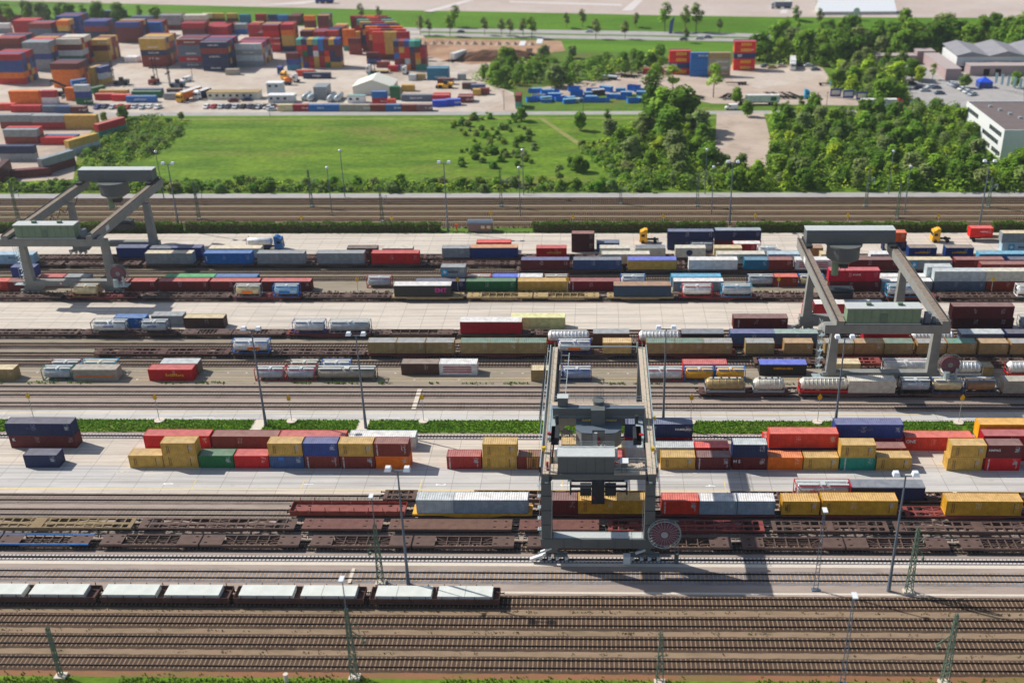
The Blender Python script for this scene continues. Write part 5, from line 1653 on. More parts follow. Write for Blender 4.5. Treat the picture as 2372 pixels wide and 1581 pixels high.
def tank_meshes(L, H, style):
    k = (style, L, H)
    if k in _CM: return _CM[k]
    Wd = 2.44; t = MB(); R = min(1.13, H / 2 - .14); zc = H / 2 + .04; e = .16
    if style == 'tank':
        prof = [(e, .35), (e + .06, .62), (e + .18, .9), (e + .4, R), (L - e - .4, R), (L - e - .18, .9), (L - e - .06, .62), (L - e, .35)]
        t.lathe_x(prof, Wd / 2, zc, 20)
        for x in (L * .3, L * .5, L * .7): t.lathe_x([(x, R), (x, R + .03), (x + .08, R + .03), (x + .08, R)], Wd / 2, zc, 20)
        t.cyl((L / 2, Wd / 2, zc + R - .05), (L / 2, Wd / 2, H - .05), .3, 10)
    elif style == 'ribtank':
        R2 = 1.2; t.lathe_x([(.1, .5), (.25, .95), (.6, R2), (L - .6, R2), (L - .25, .95), (L - .1, .5)], Wd / 2, zc + .05, 16)
        n = int(L / .75)
        for i in range(1, n): t.lathe_x([(L * i / n - .06, R2 - .02), (L * i / n - .05, R2 + .1), (L * i / n + .05, R2 + .1), (L * i / n + .06, R2 - .02)], Wd / 2, zc + .05, 16)
    else:
        R2 = 1.22; t.lathe_x([(0, .5), (.12, .85), (.55, R2), (L - .55, R2), (L - .12, .85), (L, .5)], Wd / 2, zc, 18)
        for i in range(1, 6): t.lathe_x([(L * i / 6 - .05, R2 - .02), (L * i / 6 - .05, R2 + .05), (L * i / 6 + .05, R2 + .05), (L * i / 6 + .05, R2 - .02)], Wd / 2, zc, 18)
        for i in range(4): t.cyl((L * (.2 + .2 * i), Wd / 2, zc + R2 - .05), (L * (.2 + .2 * i), Wd / 2, zc + R2 + .12), .25, 8)
    f = MB(); a = .12
    if style == 'tank':
        for x in (0, L - a):
            for y in (0, Wd - a): f.box(x, y, 0, x + a, y + a, H)
            f.box(x, a, 0, x + a, Wd - a, .14); f.box(x, a, H - .12, x + a, Wd - a, H)
            f.beam((x + a / 2, .1, .15), (x + a / 2, .75, .9), .09); f.beam((x + a / 2, Wd - .1, .15), (x + a / 2, Wd - .75, .9), .09)
        for y in (0, Wd - .1): f.box(a, y, 0, L - a, y + .1, .13); f.box(a, y, H - .09, L - a, y + .06, H - .01)
        for x in (L * .25, L * .75): f.box(x, .1, .05, x + .12, Wd - .1, .28)
    else:
        f.box(.1, .02, 0, L - .1, .14, .55); f.box(.1, Wd - .14, 0, L - .1, Wd - .02, .55); f.box(0, .02, 0, .1, Wd - .02, .4); f.box(L - .1, .02, 0, L, Wd - .02, .4)
        for y in (.02, Wd - .12):
            for x in (0, L - .12): f.box(x, y, .4, x + .1, y + .1, H * .8)
    wk = MB()
    if style == 'tank':
        wk.box(.2, Wd / 2 + .38, H - .07, L - .2, Wd / 2 + .86, H - .03); wk.box(.35, Wd / 2 - .7, H - .07, L * .42, Wd / 2 - .25, H - .03); wk.box(L * .6, Wd / 2 - .7, H - .07, L - .3, Wd / 2 - .25, H - .03)
        wk.box(L * .46, .55, H - .07, L * .55, Wd - .55, H - .025)
    else:
        wk.box(.8, Wd / 2 - .25, zc + 1.3, L - .8, Wd / 2 + .25, zc + 1.34)
    _CM[k] = (t.mesh('tank', M['tank'], True), f.mesh('frame', M['trim']), wk.mesh('walkway', M['houseroof'])); return _CM[k]
def far_mesh(L, H, depth=2.44):
    k = ('far', L, H)
    if k in _CM: return _CM[k]
    m = MB(); Wd = 2.44
    n = max(4, int(L / .6)); m.box(.02, .02, 0, L - .02, Wd - .02, H - .03, 0)
    m.box(.05, .05, H - .03, L - .05, Wd - .05, H - .008, 1)
    for i in range(n + 1):
        x = (L - .1) * i / n; m.box(x, 0, .05, x + .1, .02, H - .05, 0)
    m.box(0, 0, 0, L, .06, .1, 0)
    _CM[k] = m.mesh('container_shell', [M['far'], M['farroof']]); return _CM[k]
def farend_mesh():
    k = 'farend'
    if k in _CM: return _CM[k]
    m = MB(); m.box(.03, .02, .0, 2.41, 6.04, 2.56, 0); m.box(.06, .06, 2.56, 2.38, 6.0, 2.575, 1)
    for x in (.3, .9, 1.5, 2.1): m.box(x - .04, -.02, .1, x + .04, .02, 2.5, 0)
    _CM[k] = m.mesh('container_shell', [M['far'], M['farroof']]); return _CM[k]

ROWP = dict(near='in front row beside the wide lane', mid='in middle row by front crane', back='in rear row along the grass',
 t8='on train beneath the front crane', t9='on train behind the yellow containers', a='on wagons beyond the grass strip', b5='in front line behind grey tracks',
 b5b='in second line behind grey tracks', b3='on the train of tan boxes', b2='on train behind tan boxes', b1='on train along middle lane', laneb='on the middle concrete lane',
 c6='on train before the far stacks', c5='in front line of far stacks', c5b='in second line of far stacks', c4='on far train, nearest track', c3='on far train, second track',
 c2='on far train, third track', c1='on far train, fourth track', lanec='on the lane by the hedge')
LEV = {0: '', 1: ' on top'}
LEVF = ['bottom', 'second level', 'third level', 'fourth level', 'fifth level']
def sizeword(L): return 'short' if L < 6.7 else 'medium' if L < 10.5 else 'long'
def add_lettering(root, o, L, H, Wf=-.03):
    t = o.get('t')
    if o.get('star') is not None:
        s = MB(); x = L * o['star']; h = .8
        s.box(x - h, Wf - .02, H / 2 - h, x + h, Wf, H / 2 + h); part('emblem', s, M['vinyl'], root, 'skyblue')
        s = MB(); pts = []
        for k in range(14):
            r = .62 if k % 2 == 0 else .26; a = math.pi / 2 + k * math.pi / 7; pts.append((x + r * math.cos(a), Wf - .035, H / 2 + r * math.sin(a)))
        s.poly(pts); part('emblem', s, M['vinyl'], root, 'white')
        if not t:
            letter('MAERSK', .7, root, L * .42 + .4, Wf - .01, H / 2, 'navy')
    if not t: return
    tx, px_, mode, col = t; x = L * float(px_)
    if mode == 'h': letter(tx, .62 if len(tx) > 4 else .85, root, x, Wf, H * (.62 if len(tx) > 4 else .68), col)
    elif mode == 'b': letter(tx, 1.55, root, x, Wf - .01, H * .55, col)
    elif mode == 'v': letter(tx, .33 if len(tx) > 6 else .5, root, x, Wf, H / 2, col, True); 
    if mode == 'v' and tx.startswith('HAMB'):
        s = MB(); x2 = L * .88
        for i in range(5): s.box(x2, Wf - .01, H * .2 + i * .3, x2 + .12 + .1 * (i % 2), Wf, H * .2 + i * .3 + .16)
        part('marking', s, M['vinyl'], root, 'lightgrey')
    s = MB()
    if mode == 'o':
        s.box(x - 1.3, Wf - .06, H * .32, x + 1.3, Wf, H * .55); part('name_panel', s, M['vinyl'], root, col)
        if tx: letter(tx, .5, root, x, Wf - .07, H * .435, 'black')
    elif mode == 'sq': s.box(x - .5, Wf - .01, H * .66, x + .5, Wf + .02, H * .92); part('patch', s, M['vinyl'], root, col)
    elif mode == 'or': s.box(L * .06, Wf - .02, H * .33, L * .92, Wf, H * .45); part('stripe', s, M['vinyl'], root, col)
    elif mode == 'rs':
        for i in range(3): s.box(L * .1, Wf - .02, H * (.25 + .2 * i), L * .85, Wf, H * (.33 + .2 * i))
        part('stripe', s, M['vinyl'], root, col)
    elif mode == 'yl':
        rr = random.Random(int(L * 100))
        for i in range(9):
            xx = x - 1.9 + i * .42; s.box(xx, Wf - .02, H * .38 + rr.uniform(0, .2), xx + .3, Wf, H * .55 + rr.uniform(0, .3))
        part('emblem', s, M['vinyl'], root, col)
    elif mode == 'ci':
        pts = [(x + .8 * math.cos(k * math.pi / 8), Wf - .02, H * .5 + .8 * math.sin(k * math.pi / 8)) for k in range(16)]
        s.poly(pts); part('emblem', s, M['vinyl'], root, col)

for nm, X, Y, L, cols, depth, rot in FB:
    cols = cols.split()
    for d in range(depth):
        for l, cc in enumerate(cols):
            if d > 0 and len(cols) > 2: cc = random.Random(sum(map(ord, nm)) * 31 + d * 7 + l).choice([cc, cc, cc, 'maroon', 'redbrown', 'slateblue', 'mustard', 'navy', 'salmon2'])
            C.append([X, Y + d * 2.56, 2.59 * l, L, 2.59, 'far', cc, nm, l, {'d': d, 'far': 1, 'rot': rot}])
for nm, X, Y, w_, rows in FG:
    for r_, rw in enumerate(rows):
        for c_, cc in enumerate(rw.split()):
            if cc != '.': C.append([round(X + c_ * w_, 2), Y, 2.59 * (len(rows) - 1 - r_), 2.44, 2.59, 'farend', cc, nm, len(rows) - 1 - r_, {'far': 1, 'd': 0}])
boxes = [c for c in C if c[5] in ('box', 'swap', 'far', 'farend')]
def front_score(c):
    o = c[9]
    if not o.get('far'): return 1e6
    s = c[3] / (c[1] / 400)
    if c[1] > 560: s *= .5
    if o.get('d', 0) > 0: s *= .01
    if c[0] / c[1] < -.5: s *= .3
    return s
boxes.sort(key=front_score, reverse=True)
indiv = set(id(c) for c in boxes[:300])
bulk = MB(); rk2 = random.Random(17)
maxlev = {}
for c in C: maxlev[(c[7], c[0])] = max(maxlev.get((c[7], c[0]), 0), c[8])
for c in C:
    X, Y, Z, L, H, st, col, key, lev, o = c
    far = o.get('far'); cw = WORD[col]
    if far:
        rot = rad(o.get('rot', 0))
        if id(c) in indiv:
            me = farend_mesh() if st == 'farend' else far_mesh(L, 2.56)
            ob = link('shipping_container', me, None, (X, Y, Z), col); ob.rotation_euler.z = rot + (0 if rot else rad(RNG.uniform(-.6, .6)))
            if not rot: ob.location.y += RNG.uniform(-.12, .12)
            top = lev == maxlev[(key, X)]
            lw = 'topmost' if top else LEVF[min(lev, 4)]
            ky = key.split(' ')[0]
            if key == 'roadside container row': head = f'{cw} container'; tail = 'in the roadside container row below the yard'
            elif st == 'farend': head = f'{lw} {cw} end-on container'; tail = 'in ' + key
            elif lev == 0 and top: head = key if 'container' in key or 'box' in key else key + ' container'; tail = 'in the far yard'
            else: head = f'{lw} {cw} container'; tail = 'in the ' + key + (', one file back' if o.get('d') else '')
            pend(ob, X, head, tail, 'container', 'shipping containers in the far yard')
            if 'yellow-lettered' in key:
                if col == 'navy3': letter('IFF', 1.7, ob, 2.6, -.03, 1.28, 'white')
                else:
                    s = MB(); rr = random.Random(lev + int(X))
                    for i in range(5): s.box(3.0 + i * .95, -.04, .5 + rr.uniform(0, .15), 3.0 + i * .95 + .75, -.02, 1.9 + rr.uniform(-.1, .1))
                    part('emblem', s, M['vinyl'], ob, 'gold')
            if 'lettered' in key and col in ('navy', 'red') and 'yellow' not in key:
                letter('HANJIN' if col == 'navy' else 'HAMBURG', 1.1, ob, L * .5, -.03, 1.3, 'white')
        else:
            m = Matrix.Rotation(rot, 3, 'Z')
            LL, WW = (2.44, 6.06) if st == 'farend' else (L, 2.44)
            cc = PAL[col]
            pts = [(.02, .02, 0), (LL - .02, .02, 0), (LL - .02, WW - .02, 0), (.02, WW - .02, 0)]
            pts += [(a, b, 2.56) for a, b, _ in pts]
            bulk.quadbox([tuple(m @ Vector(p) + Vector((X, Y, Z))) for p in pts], 0, cc)
        continue
    roofc = o.get('roof') or col
    sw = sizeword(L)
    if st in ('box', 'swap'):
        root = empty('shipping_container' if st == 'box' else 'curtain_side_container', (X, Y, Z))
        a, b, f, d = box_meshes(L, H) if st == 'box' else swap_meshes(L, H)
        link('walls' if st == 'box' else 'curtain', a, root, None, col); link('roof', b, root, None, roofc)
        link('frame', f, root, None, col); link('doors', d, root, None, col)
        add_lettering(root, o, L, H)
        if col in ('mustard', 'gold2') and key in ('near', 't8'):
            s = MB(); rk = random.Random(int(X * 9))
            for cx in (.95, 1.25, L - 1.3):
                z = .45
                while z < H - .6:
                    q = rk.uniform(.1, .3); s.box(cx, -.025, z, cx + rk.uniform(.05, .1), .03, z + q); z += q + .06
            part('marking', s, M['vinyl'], root, 'wbrown')
        if key in ('near', 'mid', 'back', 't8') and rk2.random() < .6:
            s = MB(); cx = L - 1.05
            for i in range(4): s.box(cx - rk2.uniform(0, .35), -.022, H - .75 - i * .17, cx + .35, .03, H - .68 - i * .17)
            part('marking', s, M['vinyl'], root, 'lightgrey')
        extra = f', {WORD[roofc]} roof,' if roofc != col else ''
        hd = ('upper ' if lev else '') + (f'{sw} {cw} container' if st == 'box' else f'{sw} {cw} smooth container')
        root.rotation_euler.z = rad(RNG.uniform(-.25, .25))
        pend(root, X, hd + extra + '', ROWP[key], 'container', 'shipping containers in the rail yard')
    else:
        root = empty('tank_container', (X, Y, Z)); fc = o.get('fc', 'grey')
        a, f, wk = tank_meshes(L, H, st)
        link('tank', a, root, None, col); link('frame', f, root, None, fc); link('walkway', wk, root, None, 'lightgrey')
        add_lettering(root, o, L, H, -.0)
        pend(root, X, {'tank': f'{cw} tank container in {WORD[fc]} frame', 'ribtank': f'{cw} ribbed silo container on {WORD[fc]} base', 'hop': f'{cw} bulk tank body with dark frame'}[st], ROWP[key], 'tank container', 'tank containers in the rail yard')
tag(part('stacked_containers', bulk, M['stuff'], colattr=True), 'remaining mixed-colour containers stacked deep in the far yard', 'container stacks', kind='stuff')

# ------------------------------------------------------------------ ground
def strip(name, y0, y1, mat, z, x0=-420, x1=420, sub=None):
    m = MB(); m.quad((x0, y0, z), (x1, y0, z), (x1, y1, z), (x0, y1, z))
    return tag(part(name, m, mat), kind='structure')
m = MB(); m.quad((-2500, -200, -.02), (2500, -200, -.02), (2500, 3500, -.02), (-2500, 3500, -.02)); tag(part('ground', m, M['gravel']), kind='structure')
strip('grass_verge', 60, 106.0, M['ballast_grey'], 0.0)
strip('grass_verge', 106.0, 108.5, M['field'], .004)
strip('soil', 108.5, 110.0, M['soil'], .006)
strip('ground', 110.0, 125.6, M['sand'], .002)
strip('path', 125.6, 132.6, M['gravel'], .002)
strip('path', 151.85, 153.25, M['concrete_warm'], .012); strip('lane', 153.25, 160.6, M['concrete'], .010); strip('storage_lane', 160.6, 169.7, M['concrete_warm'], .008)
strip('yellow_line', 153.2, 153.45, M['yline'], .018)
strip('grass_strip', 172.3, 176.95, M['field'], .01)
strip('road', 176.95, 180.8, M['concrete'], .012); strip('yellow_line', 179.5, 179.7, M['yline'], .018)
strip('ground', 180.8, 191.2, M['gravel'], .002); strip('ground', 191.2, 198.4, M['greyearth'], .004)
for x0_, x1_ in ((-65.6, -63.2), (-45.5, -43.3), (48.5, 49.5)): strip('path', 172.3, 176.95, M['kerb'], .016, x0_, x1_)
for y in (192.9, 194.2, 197.0): strip('path', y, y + .08, M['yline'] if y < 195 else M['kerb'], .012)
strip('ground', 198.4, 216.9, M['greyearth'], .002)
strip('lane', 217.0, 232.1, M['concrete_far'], .012)
strip('ground', 232.1, 238.0, M['ballast_mid'], .002); strip('ground', 238.0, 245.6, M['greyearth'], .004); strip('ground', 245.6, 263.5, M['weedy'], .002)
strip('lane', 263.6, 279.6, M['concrete_far'], .012); strip('grass_strip', 279.6, 284.2, M['scrub'], .006); strip('ground', 284.2, 310.4, M['weedy'], .004)
strip('path', 310.6, 315.0, M['asphalt'], .012)
strip('field', 315.0, 409, M['field'], .004); strip('path', 405.5, 407, M['path'], .01); strip('grass_strip', 409, 411.6, M['field2'], .008)
strip('road', 411.6, 416.9, M['asphalt'], .014)
strip('grass_strip', 416.9, 423, M['field'], .004, -6, 60)
strip('field', 416.9, 660, M['scrub'], .001)
def polyg(name, P, mat, z):
    m = MB(); m.poly([(x, y, z) for x, y in P]); 
    me = m.mesh(name, mat); bm = bmesh.new(); bm.from_mesh(me); bmesh.ops.triangulate(bm, faces=bm.faces)
    for f in bm.faces:
        if f.normal.z < 0: f.normal_flip()
    bm.to_mesh(me); bm.free(); return tag(link(name, me), kind='structure')
polyg('yard_ground', POLY['yard'], M['yardground'], .010); polyg('yard_ground', POLY['leftyard'], M['lotground'], .012)
polyg('dirt_ground', POLY['dirt'], M['dirt'], .016); polyg('lot_ground', POLY['rightlot'], M['lotground'], .014); polyg('road', POLY['curve'], M['lotground'], .018)
polyg('lot_ground', POLY['clearing'], M['lotground'], .016); polyg('car_park', POLY['carpark'], M['asphalt'], .016); polyg('path', POLY['pathg'], M['path'], .012)
polyg('field', POLY['farfield'], M['field2'], .008)
polyg('motorway', POLY['mw1'], M['asphalt'], .02); polyg('motorway', POLY['mw2'], M['asphalt'], .02)
for P_ in (POLY['lotlight'],): polyg('lot_ground', P_, M['yardground'], .02)
# grassy embankment rising to the far parking lot
m = MB(); lo = POLY['emblo']; hi = POLY['embhi']
for i in range(len(lo) - 1): m.quad((*lo[i], .02), (*lo[i + 1], .02), (*hi[i + 1], 4.0), (*hi[i], 4.0))
tag(part('embankment', m, M['field2']), kind='structure')
m = MB()
for i in range(len(hi) - 1): m.quad((*hi[i], 4.0), (*hi[i + 1], 4.0), (hi[i + 1][0] * 3, 2600, 4.0), (hi[i][0] * 3, 2600, 4.0))
tag(part('parking_lot', m, M['farlot']), kind='structure')
# paths across that lot
for a in POLY['lotpaths']: polyg('path', a, M['farpath'], 4.03)

# white road arrows, numbers and dashes on the near lane and road
m = MB()
for x in range(-150, 120, 36): m.box(x, 177.7, .02, x + 4.2, 177.9, .024)
for x in range(-140, 120, 30): m.box(x, 158.05, .02, x + 3.6, 158.2, .024)
tag(part('road_marking', m, M['line']), kind='structure')
for i, (x, s) in enumerate(((-74.5, '0'), (-50, '1'), (-27, '2'), (-5.5, '3'), (19.5, '4'), (43.5, '5'))):
    o = link('lane_number', text_mesh(s, 2.2), None, (x, 154.9, .022), 'white'); o.rotation_euler.z = rad(-90); o.scale = (.6, 1.1, 1); tag(o, kind='structure')
m = MB()
for x in (-84, -36, 12, 60):
    for k in range(2):
        for j in range(16):
            t0 = j * math.pi / 8; t1 = (j + 1) * math.pi / 8; r0, r1 = 1.0, 1.08
            cx, cy = x + k * 5.2, 158.7
            m.quad((cx + r0 * math.cos(t0), cy + r0 * .8 * math.sin(t0), .021), (cx + r1 * math.cos(t0), cy + r1 * .8 * math.sin(t0), .021), (cx + r1 * math.cos(t1), cy + r1 * .8 * math.sin(t1), .021), (cx + r0 * math.cos(t1), cy + r0 * .8 * math.sin(t1), .021))
        m.box(x + k * 5.2 - .35, 158.5, .02, x + k * 5.2 + .35, 158.85, .03)
tag(part('drain_cover', m, M['kerb']), kind='structure')
# small painted bay marks on the sandy storage strip
m = MB(); rr = random.Random(4)
for i in range(60):
    x = -130 + i * 4.4 + rr.uniform(-.5, .5); y = rr.choice((193.4, 196.3)); m.box(x, y, .02, x + .5, y + .12, .025); m.box(x + .2, y - .3, .02, x + .3, y, .025)
tag(part('bay_marking', m, M['line']), kind='structure')
strip('concrete_strip', 132.6, 133.55, M['kerb'], .02); strip('cable_trough', 126.15, 126.6, M['kerb'], .02)
# yellow-painted seam and dark patched lanes
m = MB()
for x in (-70, -51, -30.5, -6, 22, 44): m.box(x, 153.5, .016, x + .14, 156.4, .02)
tag(part('road_marking', m, M['yline']), kind='structure')

# ------------------------------------------------------------------ tracks
def track(y, bal, slp, half=1.6, sp=.65, seed=0, slen=2.5):
    D = y * .9 + 45; x0 = -.60 * D - 25; x1 = .47 * D + 25
    m = MB(); rr = random.Random(int(y * 10)); n = int((x1 - x0) / 1.2); top = []; bot = []
    for i in range(n + 1):
        x = x0 + (x1 - x0) * i / n; top.append((x, y + half + rr.uniform(-.07, .07))); bot.append((x, y - half + rr.uniform(-.07, .07)))
    for i in range(n):
        a, b, c, d = bot[i], bot[i + 1], top[i + 1], top[i]
        m.quad((*a, .02), (*b, .02), (b[0], y - half + .45, .13), (a[0], y - half + .45, .13))
        m.quad((a[0], y - half + .45, .13), (b[0], y - half + .45, .13), (b[0], y + half - .45, .13), (a[0], y + half - .45, .13))
        m.quad((d[0], y + half - .45, .13), (c[0], y + half - .45, .13), (*c, .02), (*d, .02))
    root = tag(part('railway_track', m, M[bal]), kind='structure')
    for s in (-1, 1):
        r = MB(); yy = y + s * .75; r.box(x0, yy - .05, .27, x1, yy + .05, .33); r.box(x0, yy - .1, .15, x1, yy + .1, .19); r.box(x0, yy - .03, .19, x1, yy + .03, .27); part('rail', r, M['rail'], root)
    if slp:
        s = MB(); k = int((x1 - x0) / sp)
        for i in range(k):
            x = x0 + i * sp + rr.uniform(-.02, .02); j = rr.uniform(-.06, .06); zz = .165 + rr.uniform(-.03, .01)
            s.box(x, y - slen / 2 + j, .05, x + .15, y + slen / 2 + j, zz)
        sl = part('sleepers', s, M[slp], root); sl['kind'] = 'stuff'
    return root
for y, b, s in ((111.2, 'ballast_brown', 'sleeper_brown'), (115.45, 'ballast_brown', 'sleeper_brown'), (119.7, 'ballast_brown', 'sleeper_brown'), (124.15, 'ballast_brown', 'sleeper_brown'),
                (129.95, 'ballast_grey', 'sleeper_tan'), (137.5, 'ballast_dark', 'sleeper_brown'), (141.9, 'ballast_mid', 'sleeper_grey'), (146.1, 'ballast_mid', 'sleeper_grey'), (150.35, 'ballast_mid', 'sleeper_grey'),
                (182.3, 'ballast_mid', 'sleeper_grey'), (187.0, 'ballast_mid', 'sleeper_grey'), (200.3, 'ballast_dark', 'sleeper_brown'), (204.2, 'ballast_dark', 'sleeper_brown'), (208.9, 'ballast_dark', 'sleeper_brown'), (214.0, 'ballast_dark', 'sleeper_brown'),
                (234.5, 'ballast_dark', 'sleeper_brown'), (246.9, 'ballast_dark', 'sleeper_brown'), (251.2, 'ballast_dark', 'sleeper_brown'), (255.2, 'ballast_dark', 'sleeper_brown'), (259.5, 'ballast_dark', 'sleeper_brown'),
                (286.5, 'ballast_brown', 'sleeper_tan'), (291.0, 'ballast_brown', 'sleeper_tan'), (295.7, 'ballast_brown', 'sleeper_tan'), (300.4, 'ballast_brown', 'sleeper_tan'), (305.3, 'ballast_brown', 'sleeper_brown'), (308.8, 'ballast_brown', 'sleeper_brown')):
    track(y, b, s)
# single crane rails on pale concrete blocks
for y in (134.2, 170.8, 190.0, 216.6, 237.5, 263.2):
    D = y * .9 + 45; x0 = -.60 * D - 25; x1 = .47 * D + 25
    m = MB(); m.quad((x0, y - .85, .024), (x1, y - .85, .024), (x1, y + .85, .024), (x0, y + .85, .024))
    root = tag(part('crane_rail', m, M['ballast_grey' if y < 180 else 'ballast_mid']), kind='structure')
    r = MB(); r.box(x0, y - .09, .05, x1, y + .09, .24); part('rail', r, M['rail'], root)
    if y < 180:
        s = MB(); n = int((x1 - x0) / .62)
        for i in range(n):
            s.box(x0 + i * .62, y - .62, .03, x0 + i * .62 + .36, y - .3, .11); s.box(x0 + i * .62, y + .3, .03, x0 + i * .62 + .36, y + .62, .11)
        sl = part('rail_blocks', s, M['sleeper_pale'], root); sl['kind'] = 'stuff'
m = MB(); m.box(-36.1, 180.9, .17, -35.2, 189.0, .2); m.box(-37.5, 128.2, .17, -37.0, 131.7, .2); m.box(-34.5, 148.6, .17, -33.8, 152, .2); tag(part('path', m, M['kerb']), kind='structure')

# ------------------------------------------------------------------ wagons
def wheelset(m, x, y, dy=.75):
    for s in (-1, 1): m.cyl((x, y + s * dy - .07, .31 + .46), (x, y + s * dy + .07, .31 + .46), .46, 14)
    m.cyl((x, y - dy, .77), (x, y + dy, .77), .08, 6)
def bogie(root, x, col, detail=True):
    m = MB()
    for s in (-1, 1): m.box(x - 1.25, s * 1.02 - .09, .62, x + 1.25, s * 1.02 + .09, .92); m.box(x - .4, s * 1.02 - .13, .5, x + .4, s * 1.02 + .13, .98)
    m.box(x - .35, -1, .8, x + .35, 1, 1.0)
    b = part('bogie', m, M['bogie'], root)
    w = MB(); wheelset(w, x - .9, 0); wheelset(w, x + .9, 0)
    part('wheels', w, M['rail'], b)
DH = 1.15
_b = MB(); _b.cyl((-.04, 0, 0), (.5, 0, 0), .09, 8); _b.cyl((.5, 0, 0), (.56, 0, 0), .22, 10); BUF = _b.mesh('buffer', M['bogie'])
_b = MB(); _b.box(-.04, -.1, -.08, .4, .1, .08); CPL = _b.mesh('coupler', M['bogie'])
def wagon(X, L, Y, ty, col, key):
    root = empty({'skel': 'container_wagon', 'flat': 'flat_wagon', 'pocket': 'pocket_wagon', 'stake': 'stake_wagon', 'slabw': 'low_side_wagon'}[ty], (X, Y, 0))
    rr = random.Random(int(X * 7 + Y)); W = 1.3; f = MB()
    t = DH - .06
    if ty == 'skel':
        for s in (-1, 1):
            f.box(.1, s * W - .09, t - .32, L - .1, s * W + .09, t)
            if L > 10:
                f.quadbox([(L * .36, s * W - .05, t - .75), (L * .64, s * W - .05, t - .75), (L * .64, s * W + .05, t - .75), (L * .36, s * W + .05, t - .75), (L * .24, s * W - .05, t - .33), (L * .76, s * W - .05, t - .33), (L * .76, s * W + .05, t - .33), (L * .24, s * W + .05, t - .33)])
        f.box(.1, -.28, t - .4, L - .1, .28, t - .06)
        n = max(4, int(L / 1.55))
        for i in range(n + 1):
            x = .12 + (L - .5) * i / n; f.box(x, -W + .09, t - .2, x + .22, -.28, t - .02); f.box(x, .28, t - .2, x + .22, W - .09, t - .02)
        for a, b in ((.15, .3), (.42, .58), (.7, .85)):
            for s in (-1, 1): f.beam((L * a, s * .28, t - .12), (L * b, s * (W - .1), t - .12), .16, .1); f.beam((L * b, s * .28, t - .13), (L * a, s * (W - .1), t - .13), .16, .1)
        pw = .8 if rr.random() < .6 else 1.5
        for a, b in ((.1, pw), (L - pw, L - .1)) + (((L * .47, L * .53),) if rr.random() < .6 else ()):
            pl = MB(); pl.box(a, -W + .1, t - .015, b, W - .1, t + .01); part('platform', pl, M['wagon'], root, col)
    elif ty == 'flat':
        for s in (-1, 1): f.box(.05, s * W - .1, t - .4, L - .05, s * W + .1, t - .02)
        d = MB(); d.box(.0, -W - .1, t - .02, L, W + .1, t + .04)
        nn = int(L / .5)
        for i in range(nn): d.box(i * L / nn + .03, -W, t + .04, (i + 1) * L / nn - .03, W, t + .055)
        part('deck', d, M['wagon'], root, col)
        for x in (.8, L * .5, L - .9): f.box(x, -W - .16, t - .35, x + .3, -W - .1, t + .02)
    elif ty == 'pocket':
        nseg = 2 if L > 22 else 1; sl = L / nseg
        d = MB(); side_ = MB()
        for k in range(nseg):
            a = k * sl; e = 3.6
            d.box(a + .15, -W, t - .04, a + e, W, t + .03); d.box(a + sl - e, -W, t - .04, a + sl - .15, W, t + .03)
            for s in (-1, 1):
                (side_ if col == 'blue' else f).box(a + .15, s * W - .1, t - .38 if col != 'blue' else t - .2, a + sl - .15, s * W + .1, t - .04 if col != 'blue' else t + .05)
            m0, m1 = a + e, a + sl - e; n = 5
            for i in range(1, n): x = m0 + (m1 - m0) * i / n; f.box(x - .07, -W + .1, t - .3, x + .07, W - .1, t - .12)
            for x0, x1 in ((m0, m0 + 2.2), (m1, m1 - 2.2)):
                f.beam((x0, -W + .2, t - .2), (x1, .0, t - .5), .12); f.beam((x0, W - .2, t - .2), (x1, .0, t - .5), .12)
            f.box(m0, -W + .1, t - .75, m1, -W + .3, t - .38); f.box(m0, W - .3, t - .75, m1, W - .1, t - .38); f.box(m0, -.1, t - .6, m1, .1, t - .4)
        part('deck', d, M['wagon'], root, 'wbrown' if col == 'blue' else col)
        if col == 'blue': part('side_sill', side_, M['wagon'], root, col)
        if nseg == 2: bogie(root, L / 2, col)
    elif ty in ('stake', 'slabw'):
        h = .5 if ty == 'stake' else .55
        d = MB(); d.box(.0, -W - .05, t - .05, L, W + .05, t); part('deck', d, M['wagon'], root, 'wagonpink' if ty == 'stake' else col)
        sd = MB()
        for s in (-1, 1):
            for i in range(6): a = .06 + i * (L - .1) / 6; sd.box(a, s * (W + .08) - .03, t, a + (L - .1) / 6 - .06, s * (W + .08) + .03, t + h)
        for x in (0, L - .06): sd.box(x, -W - .05, t, x + .06, W + .05, t + h)
        part('side_boards', sd, M['wagon'], root, col)
        st = MB(); n = 8
        for i in range(n):
            x = L * (i + .5) / n
            for s in (-1, 1): st.box(x - .05, s * (W + .16) - .04, t - .3, x + .05, s * (W + .16) + .04, t + (1.25 if ty == 'stake' else 1.0))
        part('stakes', st, M['wagon'], root, col)
        for s in (-1, 1): f.box(.05, s * W - .1, t - .42, L - .05, s * W + .1, t - .05)
        f.box(.05, -.3, t - .42, L - .05, .3, t - .06)
    part('frame', f, M['wagon'], root, 'wbrown' if ty == 'flat' or (ty == 'pocket' and col == 'blue') else col)
    bogie(root, 1.9 if L < 22 else 2.2, col); bogie(root, L - 1.9 if L < 22 else L - 2.2, col)
    for x, s in ((0, -1), (L, 1)):
        for y in (-.87, .87): o = link('buffer', BUF, root, (x, y, .98)); o.scale.x = s
        o = link('coupler', CPL, root, (x, 0, .92)); o.scale.x = s
